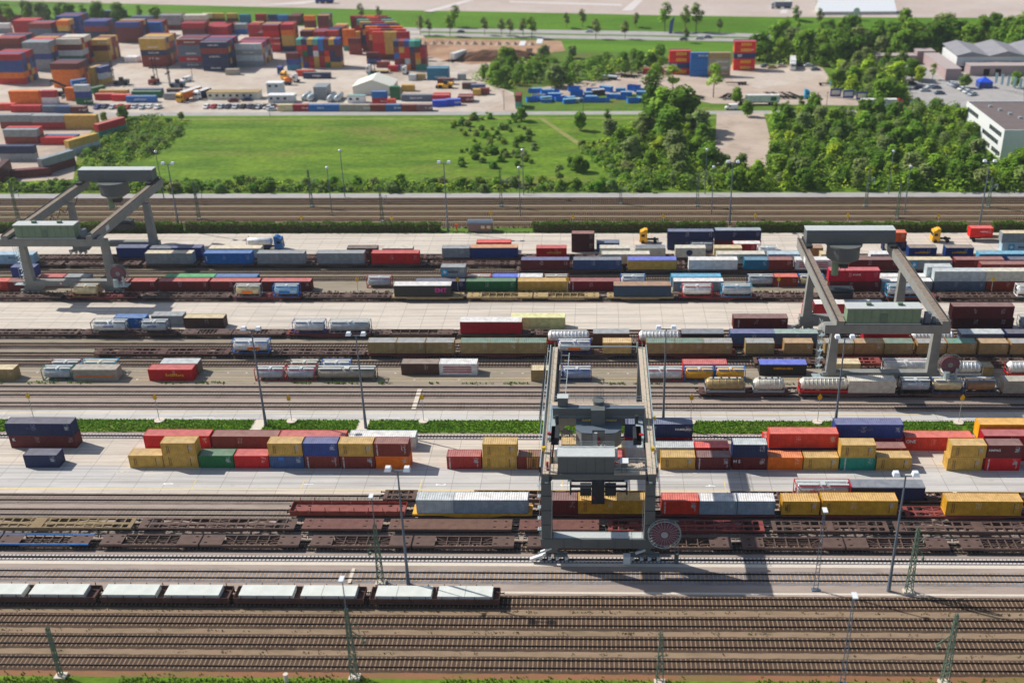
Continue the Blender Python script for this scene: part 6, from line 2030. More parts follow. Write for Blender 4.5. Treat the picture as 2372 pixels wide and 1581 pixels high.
    trk = {'t9': 'track nearest the wide concrete lane', 't8': 'loaded train under front crane', 't7': 'second row of empty wagons', 't6': 'lowest row of empty wagons', 't4': 'bottom train of concrete slabs',
           'a': 'train beyond the grass strip', 'b4': 'track beneath the right crane sill', 'b3': 'train of tan boxes', 'b2': 'train behind the tan boxes', 'b1': 'train along the middle lane', 'c6': 'train in front of far stacks', 'c3': 'second track of far trains', 'c2': 'third track of far trains', 'c1': 'fourth track of far trains'}[key]
    kind = {'skel': 'skeletal container wagon', 'flat': 'flat-decked wagon', 'pocket': 'open-pocket wagon', 'stake': 'low-sided stake wagon', 'slabw': 'low-sided wagon carrying slabs'}[ty]
    pend(root, X, f'{WORD[col]} {kind}', 'in ' + trk if ty != 'stake' else 'left of the grey containers', 'wagon', 'railway wagons')
for w in W: wagon(*w)
HAZE = .0001
# ------------------------------------------------------------------ gantry cranes
def railing(m, a, b, h=1.1, step=2.0, w=.045):
    a = Vector(a); b = Vector(b); n = max(1, int((b - a).length / step))
    for i in range(n + 1): p = a.lerp(b, i / n); m.box(p.x - w / 2, p.y - w / 2, p.z, p.x + w / 2, p.y + w / 2, p.z + h)
    for k in (.55, 1): m.beam(a + Vector((0, 0, h * k)), b + Vector((0, 0, h * k)), w)
def crane_bogie(root, x, y, mats, side=1):
    b = MB(); b.taper((x - .5, y - .5, x + .5, y + .5), (x - 1.2, y - .7, x + 1.2, y + .7), 1.75, 3.0)
    for k in (-1, 1):
        b.box(x + k * 1.25 - 1.05, y - .32, .75, x + k * 1.25 + 1.05, y + .32, 1.35); b.beam((x, y, 1.9), (x + k * 1.6, y, 1.2), .4, .5)
    o = part('rail_bogie', b, mats, root)
    w = MB()
    for xx in (-2.0, -.6, .6, 2.0): w.cyl((x + xx, y - .12, .62), (x + xx, y + .12, .62), .38, 14)
    part('wheel_row', w, M['darksteel'], o)
    g = MB()
    for xx in (-2.0, -.6, .6, 2.0): g.cyl((x + xx + .25, y - .75, .75), (x + xx + .25, y - .35, .75), .2, 8); g.box(x + xx - .1, y - .5, .25, x + xx + .12, y - .34, .95)
    part('motors', g, M['whitepaint'], o)
def reel(root, x, y, z, R, stm):
    c = MB(); c.cyl((x, y - .24, z), (x, y + .15, z), R * .8, 40); r = part('cable_reel', c, M['reel'], root)
    s = MB()
    for k in range(24):
        a = 2 * math.pi * k / 24
        for yy in (-.2, .2): s.beam((x + .35 * math.cos(a), y + yy, z + .35 * math.sin(a)), (x + R * math.cos(a), y + yy * 1.5, z + R * math.sin(a)), .04)
    for k in range(40):
        a = 2 * math.pi * k / 40; b = 2 * math.pi * (k + 1) / 40
        for yy in (-.3, .3): s.beam((x + R * math.cos(a), y + yy, z + R * math.sin(a)), (x + R * math.cos(b), y + yy, z + R * math.sin(b)), .09)
    s.cyl((x, y - .3, z), (x, y + .45, z), .55, 16)
    part('reel_spokes', s, stm, r)
# front crane ---------------------------------------------------------
A = empty('gantry_crane', (0, 134.2, 0))
tag(A, 'large dark grey gantry crane nearest the camera, with pink cable reel', 'gantry crane', 'gantry cranes')
LX = (-7.55, 8.05); YF = 36.6
for lx in LX:
    for y in (0, YF):
        m = MB(); i0, i1 = (lx - .72, lx + .72); m.taper((i0 - .12, y - .9, i1 + .12, y + .9), (i0, y - .8, i1, y + .8), 4.65, 15.0)
        part('leg', m, M['steel'], A)
    m = MB(); gx = lx - .6 if lx < 0 else lx - .35
    m.box(gx - .05, -1.2, 15.0, gx + 1.1, 41.0, 16.45); g = part('girder', m, M['steel'], A)
    m = MB(); m.box(gx - .15, -1.1, 16.455, gx + 1.15, 41.0, 16.53); wk = part('walkway', m, M['deck'], g)
    m = MB(); ox = gx - .32 if lx < 0 else gx + 1.2; m.box(ox, -1.3, 15.9, ox + .14, 41.2, 16.9); m.box(ox, -1.32, 15.4, ox + .14, .2, 16.9)
    part('edge_rail', m, M['trimsteel'], g)
    m = MB(); railing(m, (gx + .55, -1, 16.53), (gx + .55, 41, 16.53), 1.0, 2.2, .05); part('railing', m, M['catgreen'], g)
    m = MB(); ix = gx + 1.3 if lx < 0 else gx - .35; m.box(ix, -.9, 15.2, ix + .22, 41, 15.7); part('trolley_rail', m, M['darksteel'], g)
for y in (0, YF):
    m = MB(); m.box(-8.5, y - .95, 3.0, 9.0, y + .95, 4.6); m.box(-8.6, y - 1.05, 4.6, 9.1, y + 1.05, 4.7)
    s = part('sill_beam', m, M['steel'], A)
    m = MB(); m.box(-6.6, y - .75, 4.705, 7.1, y + .75, 4.76); part('top_plate', m, M['houseroof'], s)
    for x in (-6.8, 7.4): crane_bogie(A, x, y, M['steel'])
m = MB(); m.box(4.1, -1.7, .5, 5.2, -.7, 1.9); m.beam((-10.2, -.6, .6), (-7.8, -.6, 1.6), .55, .35); m.beam((-8.6, -.6, 2.0), (-6.9, -.6, 2.7), .3); m.beam((6.0, -.6, 1.8), (7.5, -.6, 2.5), .3); part('cabinet', m, M['whitepaint'], A)
m = MB()
m.box(-7.0, -.7, 15.25, 7.4, .9, 16.2); part('cross_beam', m, M['steel'], A)
m = MB(); m.box(-5.7, -.4, 15.9, 2.6, 2.3, 19.0); h = part('machine_house', m, M['steel'], A)
m = MB(); m.box(-5.8, -.5, 19.0, 2.7, 2.4, 19.1); m.box(-5.8, -.52, 19.1, 2.7, -.38, 19.2); m.box(-5.8, 2.28, 19.1, 2.7, 2.42, 19.2)
part('house_roof', m, M['houseroof'], h)
m = MB(); m.box(2.6, -.9, 16.25, 7.2, 1.9, 16.35); m.box(-7, -.9, 16.25, -5.8, 1.9, 16.35)
for i in range(6): m.box(4.8 + i * .35, .2, 16.35, 5.1 + i * .35, 1.4, 16.4 + .12 * i)
p = part('platform', m, M['deck'], A)
m = MB(); railing(m, (2.7, -.9, 16.3), (7.9, -1.0, 16.3), 1.1, 1.2); railing(m, (2.7, 1.9, 16.3), (6.0, 1.9, 16.3), 1.1, 1.2); railing(m, (-8.0, -1.1, 16.4), (-5.8, -1.1, 16.4), 1.1, 1.0); railing(m, (6.0, 1.9, 16.3), (7.3, 1.0, 16.8), 1.1, .7)
part('railing', m, M['trimsteel'], p)
m = MB(); m.box(3.6, -.3, 16.3, 4.6, .9, 17.9); part('cabinet', m, M['steel'], A); m = MB(); m.box(3.5, -.4, 17.9, 4.7, 1.0, 18.0); m.box(2.75, 1.7, 17.0, 3.1, 2.1, 19.2); m.box(-6.3, 1.4, 17.2, -5.85, 1.9, 19.2); part('cabinet_top', m, M['whitepaint'], A)
m = MB(); m.box(-7.45, -.2, 16.5, -7.1, .15, 17.9); part('extinguisher', m, M['redpaint'], A)
m = MB(); m.box(-8.3, 4.6, 16.9, -7.8, 5.1, 17.5); m.box(8.3, 4.6, 16.9, 8.8, 5.1, 17.5); m.box(9.1, 14, 16.9, 9.5, 14.4, 17.4); part('warning_lamp', m, M['yellowpaint'], A)
m = MB(); m.cyl((-6.8, 41, 16.6), (7.2, 41, 16.6), .13, 8); m.cyl((7.2, 41, 16.6), (7.9, 41, 16.4), .13, 8); m.cyl((7.4, 40.8, 15.6), (7.4, 40.8, 17.6), .16, 8); part('end_tie', m, M['trimsteel'], A)
# ladder frame beside left girder
m = MB(); m.beam((-5.4, 17.5, 15.8), (-5.0, 40, 15.8), .12); m.beam((-6.4, 17.5, 15.8), (-6.4, 40, 15.8), .1)
for i in range(8): m.beam((-6.6, 18 + i * 3, 15.8), (-5.1, 18 + i * 3, 15.8), .1)
part('cable_ladder', m, M['trimsteel'], A)
# looped power cables left of girder
m = MB()
for k in range(7):
    y0 = 19 + k * 3.1; pr = None
    for j in range(9):
        a = j / 8; pz = 14.6 - 4.2 * math.sin(math.pi * a) * (1 if k % 2 else .8); q = (-9.4, y0 + 3.1 * a, pz)
        if pr: m.beam(pr, q, .1)
        pr = q
m.beam((-9.4, 18, 14.8), (-9.4, 41, 14.8), .14)
part('festoon_cable', m, M['darksteel'], A)
reel(A, 10.25, -1.7, 6.25, 2.45, M['trimsteel'])
m = MB()
for x in (12.0, 12.6): m.beam((x, -.6, .2), (x, -.6, 4.4), .09)
for i in range(9): m.beam((12.0, -.6, .5 + i * .45), (12.6, -.6, .5 + i * .45), .06)
m.beam((9, -.9, 4.4), (12.6, -.6, 4.4), .15); m.box(12.0, -.85, .2, 12.6, -.4, 1.6); m.beam((9.0, -.9, 5), (10.2, -1.2, 6.25), .3); m.beam((10.6, -1.7, 8.7), (12.3, -1.7, 8.6), .2); part('access_ladder', m, M['steel'], A)
# fittings: leg ladder, plate seams, floodlights, pipe runs
m = MB()
for s in (-.25, .25): m.beam((-8.75, s - .2, 4.7), (-8.45, s - .2, 15), .05)
for i in range(24): m.beam((-8.75 + .012 * i, -.45, 4.9 + i * .42), (-8.75 + .012 * i, .05, 4.9 + i * .42), .04)
for i in range(5): m.box(-8.95 + .03 * i, -.6, 6 + i * 2, -8.4, .25, 6.05 + i * 2)
part('leg_ladder', m, M['trimsteel'], A)
m = MB()
for lx in LX:
    for z in (7.2, 9.8, 12.4, 14.6): m.box(lx - .82, -.93, z, lx + .82, -.86, z + .05)
    for q in range(14):
        gx = lx - .6 if lx < 0 else lx - .35; m.box(gx - .07, 2 + q * 2.8, 15.0, gx + 1.12, 2.06 + q * 2.8, 16.44)
for q in range(6): m.box(-5.72 + q * 1.38, -.425, 16.0, -5.69 + q * 1.38, -.4, 18.9)
for q in range(5): m.box(-5 + q * 2.6, -.99, 3.1, -4.95 + q * 2.6, -.95, 4.5)
part('plate_seams', m, M['darksteel'], A)
m = MB()
for x, y, z in ((-7.4, -1.25, 15.2), (-4.0, -.85, 15.3), (4.4, -.85, 15.3), (8.0, -1.25, 15.2), (-6.4, 20, 14.9), (7.0, 22, 14.9), (-6.4, 34, 14.9)): m.box(x - .25, y - .2, z - .15, x + .25, y + .2, z + .1)
part('floodlight', m, M['trimsteel'], A)
m = MB(); m.beam((-6.5, -.85, 15.0), (-6.9, -.95, 4.8), .07); m.beam((7.0, -.85, 15.0), (6.9, -.95, 4.8), .07); railing(m, (-5.7, 2.3, 19.1), (2.6, 2.3, 19.1), .9, 1.4, .035); railing(m, (-8.8, 6, 16.5), (-8.8, 40, 16.5), 1.0, 2.4, .04); railing(m, (9.0, 6, 16.5), (9.0, 40, 16.5), 1.0, 2.4, .04); railing(m, (-7.1, 13.8, 17.2), (7.7, 13.8, 17.2), .5, 1.6, .04)
part('handrail', m, M['trimsteel'], A)
# trolley
T_ = MB(); T_.box(-7.0, 13.9, 17.2, 7.6, 15.6, 19.0); tr = part('trolley', T_, M['steel'], A)
m = MB(); m.box(-7.2, 14.9, 19.0, 7.8, 16.0, 19.08); m.box(-7.0, 13.9, 19.0, 7.6, 14.9, 19.05, 1); part('trolley_walkway', m, [M['deck'], M['mast']], tr)
m = MB(); railing(m, (-7, 15.9, 19.08), (7.6, 15.9, 19.08), 1.1, 1.2); railing(m, (-7.1, 13.75, 19.05), (7.7, 13.75, 19.05), .15, 3)
for s in (-1, 1):
    m.box(s * 6.9 - .7, 8, 16.7, s * 6.9 + .4, 19, 17.2)
part('trolley_frame', m, M['trimsteel'], tr)
m = MB(); m.box(-6.2, 14.4, 19.08, -4.6, 15.6, 20.6); m.cyl((.3, 15.2, 17), (.3, 15.2, 19.8), .85, 16); m.cyl((.3, 15.2, 19.8), (.3, 15.2, 19.95), 1.0, 16)
for i in range(7): m.beam((-.4 + i * .25, 16.0, 20.0), (-.4 + i * .25, 16.0, 21.4 + .3 * (i % 3)), .05)
m.box(-.9, 12.7, 14.2, 1.3, 14.2, 19.4)
part('hoist_tower', m, M['steel'], tr)
m = MB(); m.box(-6.3, 14.3, 20.6, -4.5, 15.7, 20.7); part('box_lid', m, M['houseroof'], tr)
oct_ = [(-3.3, 15.3), (-3.3, 11.6), (-2.4, 10.5), (-.7, 10.3), (-.7, 11.3), (1.3, 11.3), (1.3, 10.3), (3.0, 10.5), (3.9, 11.6), (3.9, 15.3)]
m = MB(); n = len(oct_)
for i in range(n):
    a, b = oct_[i], oct_[(i + 1) % n]; m.quad((*a, 13.9), (*b, 13.9), (*b, 16.45), (*a, 16.45))
m.poly([(x, y, 13.9) for x, y in oct_][::1]); part('operator_cabin', m, M['steelold'], tr)
me = bpy.data.meshes.new('cabin_roof'); bm = bmesh.new(); vs = [bm.verts.new((x, y, 16.5)) for x, y in oct_]; fc = bm.faces.new(vs); ex = bmesh.ops.extrude_face_region(bm, geom=[fc]); bmesh.ops.translate(bm, vec=(0, 0, .12), verts=[v for v in ex['geom'] if isinstance(v, bmesh.types.BMVert)]); bmesh.ops.recalc_face_normals(bm, faces=bm.faces); bm.to_mesh(me); bm.free(); me.materials.append(M['mast']); link('cabin_roof', me, tr)
m = MB(); m.box(-.65, 10.9, 14.0, .1, 11.2, 16.3); part('cabin_door', m, M['houseroof'], tr)
m = MB(); m.box(.15, 10.8, 14.0, .55, 11.1, 15.3); m.cyl((-7.4, 9, 17.0), (-7.4, 9, 17.5), .3, 8); m.cyl((6.9, 9, 16.8), (6.9, 9, 17.3), .35, 8); part('fire_box', m, M['redpaint'], tr)
m = MB()
for s in (-1, 1): m.box(s * 6.4 - .7, 8.0, 15.9, s * 6.4 + .55, 11.6, 17.2); m.cyl((s * 6.3, 12.5, 17), (s * 6.3, 12.5, 18.6), .3, 10)
part('drive_unit', m, M['darksteel'], tr)
m = MB()
for s in (-1, 1):
    for i in range(5): m.beam((s * 1.9 + .3 + (i - 2) * .35, 13.2, 17.15), (s * 1.9 + .3 + (i - 2) * .35 + .25, 13.2, 17.45), .12)
part('warning_stripes', m, M['yellowpaint'], tr)
# spreader hanging below
m = MB(); z = 5.9
m.box(-.8, 9.6, z - 2.1, 1.3, 11.4, z + 2.0); m.box(-4.3, 10.0, z + .8, 5.0, 10.3, z + 1.15); m.box(-4.3, 11.6, z + .8, 5.0, 11.9, z + 1.15)
for s in (-4.3, 4.75):
    m.box(s, 9.7, z - .4, s + .25, 9.95, z + 1.6); m.box(s, 11.6, z - .4, s + .25, 11.9, z + 1.6); m.box(s, 9.7, z + 1.3, s + .25, 11.9, z + 1.6)
for s in (-1, 1): m.beam((.25 + s * 4.5, 10.1, z + .1), (.25 + s * 2.6, 10.1, z + .1), .22); m.beam((.25 + s * 2.6, 10.1, z + .1), (.25 + s * 1.8, 10.1, z - .7), .3); m.box(.25 + s * 2.0 - .9, 9.7, z - .6, .25 + s * 2.0 + .9, 11.3, z + .9)
for x in (-.5, 1.0): m.beam((x, 10.4, z + 2), (x, 11.5, 14), .28)
sp = part('spreader', m, M['darksteel'], tr)
m = MB()
for s in (-1, 1):
    for i in range(4): m.beam((.25 + s * (1.6 + .35 * i), 9.6, z - .75), (.25 + s * (1.6 + .35 * i) + .2, 9.6, z - .4), .14)
part('warning_stripes', m, M['yellowpaint'], sp)
m = MB(); m.box(-.6, 9.5, z - 1.1, -.3, 9.6, z - .6); part('beacon', m, M['redpaint'], sp)

# the two older cranes -------------------------------------------------
def old_crane(x0, y0, label, lean):
    R = empty('gantry_crane', (x0, y0, 0)); tag(R, label, 'gantry crane', 'gantry cranes'); SY = 26.6; W = 22
    ml = M['steelold']
    for y in (0, SY):
        for k, lx in ((-1, 0), (1, 20)):
            m = MB(); m.taper((lx, y - .8, lx + 2.0, y + .8), (lx + .3 + (.2 if k < 0 else -.1), y - .7, lx + 1.7, y + .7), 3.85, 14.3); part('leg', m, ml, R)
        m = MB(); m.box(-.6, y - .8, 2.5, 22.6, y + .8, 3.85); m.taper((-.6, y - .6, 3.5, y + .6), (-.6, y - .7, 4.5, y + .7), 1.4, 2.5); m.taper((19, y - .6, 22.6, y + .6), (18, y - .7, 22.6, y + .7), 1.4, 2.5); part('sill_beam', m, ml, R)
        for x in (.3, 21.0): crane_bogie(R, x, y, ml)
        m = MB(); m.cyl((8.6, y - .83, 3.2), (8.6, y - .81, 3.2), .42, 20); sg = part('round_sign', m, M['redpaint'], R)
        m = MB(); m.cyl((8.6, y - .86, 3.2), (8.6, y - .84, 3.2), .3, 20); part('sign_face', m, M['whitepaint'], sg)
    for gx in (-.9 + lean, 19.2 + lean):
        m = MB(); m.box(gx, -4, 14.3, gx + 1.5, 41, 16.45); g = part('girder', m, ml, R)
        m = MB(); m.box(gx - .1, -4, 16.45, gx + 1.6, 41, 16.55); w_ = part('girder_top', m, M['deckold'], g)
        m = MB(); m.box(gx + (1.2 if gx > 5 else .1), -3.9, 16.55, gx + (1.35 if gx > 5 else .25), 41, 16.72); part('trolley_rail', m, M['darksteel'], g)
        m = MB(); railing(m, (gx + .1, 33, 16.5), (gx + .1, 41, 16.5), 1, 1.5); part('railing', m, M['darksteel'], g)
    m = MB(); m.box(19.2 + lean + 1.52, 3.5, 15.0, 19.2 + lean + 1.56, 5.2, 16.2); m.box(-1.0 + lean, 29.5, 14.8, -.95 + lean, 31.5, 16.0); part('notice_board', m, M['whitepaint'], R)
    m = MB(); m.box(-3.0 + lean, -3.9, 13.9, 22.2, -2.2, 15.7); part('cross_beam', m, ml, R)
    m = MB(); m.box(-.2 + lean, -3.9, 15.7, 22, -1.0, 15.8); part('platform', m, M['darksteel'], R)
    m = MB(); m.box(2.2, -3.7, 16.0, 16.2, -1.1, 19.0)
    for i in range(1, 9): m.box(2.2 + 14 * i / 9 - .06, -3.78, 16.0, 2.2 + 14 * i / 9 + .06, -3.7, 19.0)
    h = part('switchgear_house', m, M['greenhouse'], R)
    m = MB(); m.box(2.0, -3.9, 19.0, 16.4, -.9, 19.2); m.box(2.0, -3.9, 15.82, 16.4, -3.72, 16.0); part('house_roof', m, M['houseroof'], h)
    m = MB(); m.box(6.0, -2.6, 19.2, 6.9, -1.8, 19.7); m.box(12.0, -2.6, 19.2, 12.9, -1.8, 19.7); m.box(8.6, -3.82, 16.1, 9.8, -3.79, 18.0); part('vent', m, M['catgreen'], h)
    m = MB(); m.box(17.3, -3.2, 15.8, 18.4, -2.0, 17.8); m.box(18.8, -3, 15.8, 19.4, -2.2, 16.8); railing(m, (16.6, -3.9, 15.8), (22, -3.9, 15.8), 1.1, 1.1); part('cabinet', m, M['mast'], R)
    reel(R, 23.8, -2.2, 6.4, 2.3, M['steelold'])
    m = MB(); m.box(22.2, -2.6, 3.0, 25.6, -.6, 3.2); railing(m, (22.2, -2.6, 3.2), (25.6, -2.6, 3.2), 1.1, .8); m.cyl((23.2, -2.9, 3.2), (23.2, -2.9, 5.2), .6, 12); m.cyl((25.0, -2.9, 3.4), (25.0, -2.9, 5.9), .25, 10); part('reel_platform', m, M['trimsteel'], R)
    # trolley house, drum and hanging lifting gear near the far end
    m = MB(); a0, a1 = .2 + lean, 20.0 + lean; yb = 36.2
    sec = [(yb, 17.0), (yb, 19.2), (yb + .4, 20.0), (yb + 3.4, 20.0), (yb + 3.6, 17.0)]
    for i in range(len(sec)):
        (p, q), (r_, s_) = sec[i], sec[(i + 1) % len(sec)]; m.quad((a0, p, q), (a1, p, q), (a1, r_, s_), (a0, r_, s_))
    m.poly([(a0, p, q) for p, q in sec][::-1]); m.poly([(a1, p, q) for p, q in sec]); t = part('trolley_house', m, M['steel'], R)
    m = MB(); m.box(a0 - .1, yb + .35, 20.0, a1 + .1, yb + 3.5, 20.12); part('house_roof', m, M['houseroof'], t)
    m = MB()
    for x in (a0 - .2, a1 - 1.4): m.box(x, yb - 1.8, 16.6, x + 1.4, yb + 4.4, 17.2)
    part('trolley_wheels', m, M['darksteel'], t)
    cx = (a0 + a1) / 2 - 1.2; m = MB(); m.cyl((cx, yb + 1, 13.6), (cx, yb + 1, 16.6), 3.7, 28); m.cyl((cx, yb + 1, 16.6), (cx, yb + 1, 17.0), 4.1, 28); m.cyl((cx, yb + 1, 12.6), (cx, yb + 1, 13.6), 2.2, 20, 0, 3.7); part('slewing_drum', m, M['steel'], t)
    m = MB(); m.cyl((cx - 1.5, yb + .5, 9.4), (cx - 1.5, yb + .5, 13), .8, 14); part('operator_cabin', m, M['greenhouse'], t)
    m = MB(); m.box(cx - .6, yb - .2, 11.2, cx + 1.2, yb + 2, 13.0); m.box(cx - 2.4, yb - .3, 5.5, cx + 3.2, yb + 2.2, 5.9); m.box(cx - 2.3, yb - .2, 3.6, cx + 3.1, yb + 2.1, 5.0)
    for x in (cx - 2, cx + 2.7): m.beam((x, yb + 1, 5.7), (cx + .3, yb + 1, 12), .08)
    part('lifting_gear', m, M['darksteel'], t)
    m = MB(); pr = None
    for k in range(6):
        for j in range(7):
            q = (lean + .9, 2 + k * 5 + j * 5 / 6, 14.2 - 1.6 * math.sin(math.pi * j / 6))
            if pr: m.beam(pr, q, .14)
            pr = q
    part('festoon_cable', m, M['darksteel'], R)
    m = MB()
    for i in range(12):
        z = 3.9 + i * .85; m.beam((-1.1, .6, z), (-1.1, 2.0, z + .85), .08); m.box(-1.5, .4 if i % 2 else 1.6, z, -.6, 1.0 if i % 2 else 2.2, z + .06)
    railing(m, (-1.6, .3, 3.8), (-1.6, 2.3, 3.8), 10.5, 1.0, .06); railing(m, (-2.6, -1.2, 3.0), (.2, -1.2, 3.0), 1.1, .7); m.box(-2.6, -1.2, 2.9, .0, .4, 3.0)
    part('stair_tower', m, M['trimsteel'], R)
    return R
old_crane(-138.2, 237.2, 'old grey gantry crane at upper left with pale green house', -.4)
old_crane(45.6, 190.3, 'old beige-grey gantry crane on the right above the tan boxes', 1.2)

# ------------------------------------------------------------------ masts, lamps, signs
MAIN = ['at left beside the grass strip', 'second from left beside the grass strip', 'lower right beside the silver track', 'lower left in front of grey containers', 'behind the front crane beside grass strip', 'behind the blue containers at right',
        'beside the brick hut by the hedge', 'between the far hedges, centre right', 'between the far hedges at right edge', 'between the far hedges behind left crane']
for (x, y, h), w in zip(TALL, MAIN):
    R = empty('floodlight_mast', (x, y, 0)); tag(R, 'tall steel floodlight mast ' + w, 'floodlight mast', 'tall floodlight masts')
    m = MB(); m.cyl((0, 0, 0), (0, 0, 4), .32, 12, 0, .22); m.cyl((0, 0, 4), (0, 0, h - .4), .22, 12, 0, .11); part('pole', m, M['mast'], R)
    m = MB(); m.box(-1.5, -.08, h - .45, 1.5, .08, h - .3); part('cross_arm', m, M['mast'], R)
    for s in (-1, 1):
        l = MB(); l.taper((s * 1.35 - .5, -.5, s * 1.35 + .5, .5), (s * 1.35 - .35, -.2, s * 1.35 + .35, .5), h - .25, h + .25); q = part('lamp_head', l, M['chrome'], R)
for i, (x, y, h) in enumerate(SINGLE):
    R = empty('lamp_post', (x, y, 0)); m = MB(); m.cyl((0, 0, 0), (0, 0, h), .16, 8, 0, .09); part('pole', m, M['mast'], R)
    l = MB(); l.lathe_x([(-.45, .1), (-.3, .38), (.3, .38), (.45, .1)], 0, h + .1, 10); part('lamp_head', l, M['chrome'], R, smooth=True)
    pend(R, x, 'slim single-head lamp post', 'in the front far-track line' if y < 300 else 'along the far service road', 'lamp post', 'single lamp posts')
for i, (x, y, h) in enumerate(LAMPP):
    R = empty('lamp_post', (x, y, 0)); m = MB(); m.cyl((0, 0, 0), (0, 0, h), .13, 8, 0, .08); part('pole', m, M['mast'], R); l = MB(); l.box(-.4, -.2, h, .4, .2, h + .15); part('lamp_head', l, M['catgreen'], R)
    pend(R, x, 'dark thin street lamp', 'beside the road above the meadow', 'street lamp', 'street lamps')
def lattice(m, h, w0, w1, step=.9, t=.1, seg=None):
    n = max(4, int(h / step)); c = [(-1, -1), (1, -1), (1, 1), (-1, 1)]
    for k in range(4): m.beam((c[k][0] * w0, c[k][1] * w0, 0), (c[k][0] * w1, c[k][1] * w1, h), t)
    for i in range(n):
        a = i / n; b = (i + 1) / n; wa = w0 + (w1 - w0) * a; wb = w0 + (w1 - w0) * b
        for k in range(4):
            p, q = c[k], c[(k + 1) % 4]
            if i % 2: p, q = q, p
            m.beam((p[0] * wa, p[1] * wa, h * a), (q[0] * wb, q[1] * wb, h * b), t * .7)
for (x, y, h), w in zip(LADDER, ('standing before the white track strip, right', 'at the bottom edge of the picture, right')):
    R = empty('lamp_mast', (x, y, 0)); tag(R, 'narrow ladder-like lamp mast ' + w, 'lamp mast', 'ladder lamp masts')
    m = MB()
    for s in (-1, 1): m.beam((s * .32, 0, 0), (s * .1, 0, h), .09)
    for i in range(int(h / .6)):
        z = .4 + i * .6; a = .32 - .22 * z / h; m.beam((-a, 0, z), (a, 0, z), .06)
    m.box(-.6, -.35, 0, .6, .35, .18); part('mast', m, M['mast'], R)
    l = MB(); l.box(-.32, -.9, h, .32, .3, h + .16); part('lamp_head', l, M['chrome'], R)
CL = ['leftmost, plain leaning green mast near bottom left corner', 'with long bracket, in front of the grey containers', 'with white-topped lamp, in front of the slab train', 'with drooping arm at right near the ladder lamp', 'standing on the bottom edge at right', 'seen end-on at the bottom, right of centre']
for (x, y, h, kind) in CAT:
    R = empty('catenary_mast', (x, y, 0)); tag(R, 'green lattice catenary mast ' + CL[kind], 'catenary mast', 'lattice catenary masts')
    m = MB(); lattice(m, h, .45 if kind else .22, .16, .8, .11 if kind else .1); part('lattice', m, M['catgreen'], R)
    b = MB(); b.box(-.75, -.6, 0, .75, .6, .35); part('base', b, M['kerb'], R)
    m = MB(); s = {1: -1, 2: 1, 3: 1, 4: -1}.get(kind, 0)
    if s:
        z = h * .72; m.beam((0, 0, z), (s * 1.6, .6, z - 2.2), .12); m.beam((0, 0, z + .2), (s * 1.2, .3, z + 1.3), .07); m.beam((s * 1.6, .6, z - 2.2), (s * 1.5, .8, z - 3.6), .1)
        m.beam((0, 0, z - .9), (s * 1.6, .6, z - 2.2), .06); m.box(s * 1.45, .6, z - 3.0, s * 1.45 + .3, .9, z - 2.6); m.beam((s * 1.0, .4, z + .9), (s * 1.3, .4, z - 1.0), .05)
    else:
        if kind == 5: m.beam((-.5, 0, h - .8), (.5, 0, h - .8), .08); m.beam((-.8, 0, h * .55), (.8, 0, h * .55), .09); m.beam((0, 0, h - 1), (.8, 0, h * .55), .04)
        else: m.beam((-.3, 0, h - .4), (.2, 0, h - .2), .08)
    part('bracket', m, M['catgreen'], R)
    if kind in (1, 2):
        m = MB(); m.cyl((0, 0, h), (0, 0, h + 5.0), .09, 8, 0, .06); part('lamp_pole', m, M['mast'], R); l = MB(); l.box(-.3, -.8, h + 5, .3, .3, h + 5.15); part('lamp_head', l, M['chrome'], R)
for (x, y, h) in FCAT:
    R = empty('catenary_mast', (x, y, 0)); m = MB(); lattice(m, h, .38, .16, 1.3, .1); part('lattice', m, M['catgreen'], R)
    m = MB(); s = 1; z = h * .68; m.beam((0, 0, z), (s * 1.8, 0, z + .9), .1); m.beam((0, 0, z - 1), (s * 1.8, 0, z + .9), .07); m.beam((s * 1.8, 0, z + .9), (s * 1.8, 0, z - 1.1), .12); m.box(-.5, -.4, 0, .5, .4, .3); part('bracket', m, M['trimsteel'], R)
    pend(R, x, 'far catenary mast with pale bracket', 'among the far brown tracks', 'catenary mast', 'far catenary masts')
for (x, y, h) in YEL:
    R = empty('marker_post', (x, y, 0)); m = MB(); m.cyl((0, 0, 0), (0, 0, h), .06, 8); part('pole', m, M['trimsteel'], R)
    s = MB(); s.poly([(-.5, -.05, h), (.5, -.05, h), (0, -.05, h + .8)]); s.poly([(.5, .0, h), (-.5, .0, h), (0, .0, h + .8)]); s.box(-.35, -.06, h - .45, .35, .0, h - .02); part('yellow_sign', s, M['yellowpaint'], R)
    if y < 180: b = MB(); b.cyl((0, 0, 0), (0, 0, .35), .95, 16); part('base', b, M['kerb'], R)
    tl = 'on round white base by the grass strip' if y < 180 else ('along the hedge line' if y > 270 else 'between far train and stacks')
    pend(R, x, 'yellow arrow marker post', tl, 'marker post', 'yellow marker posts')
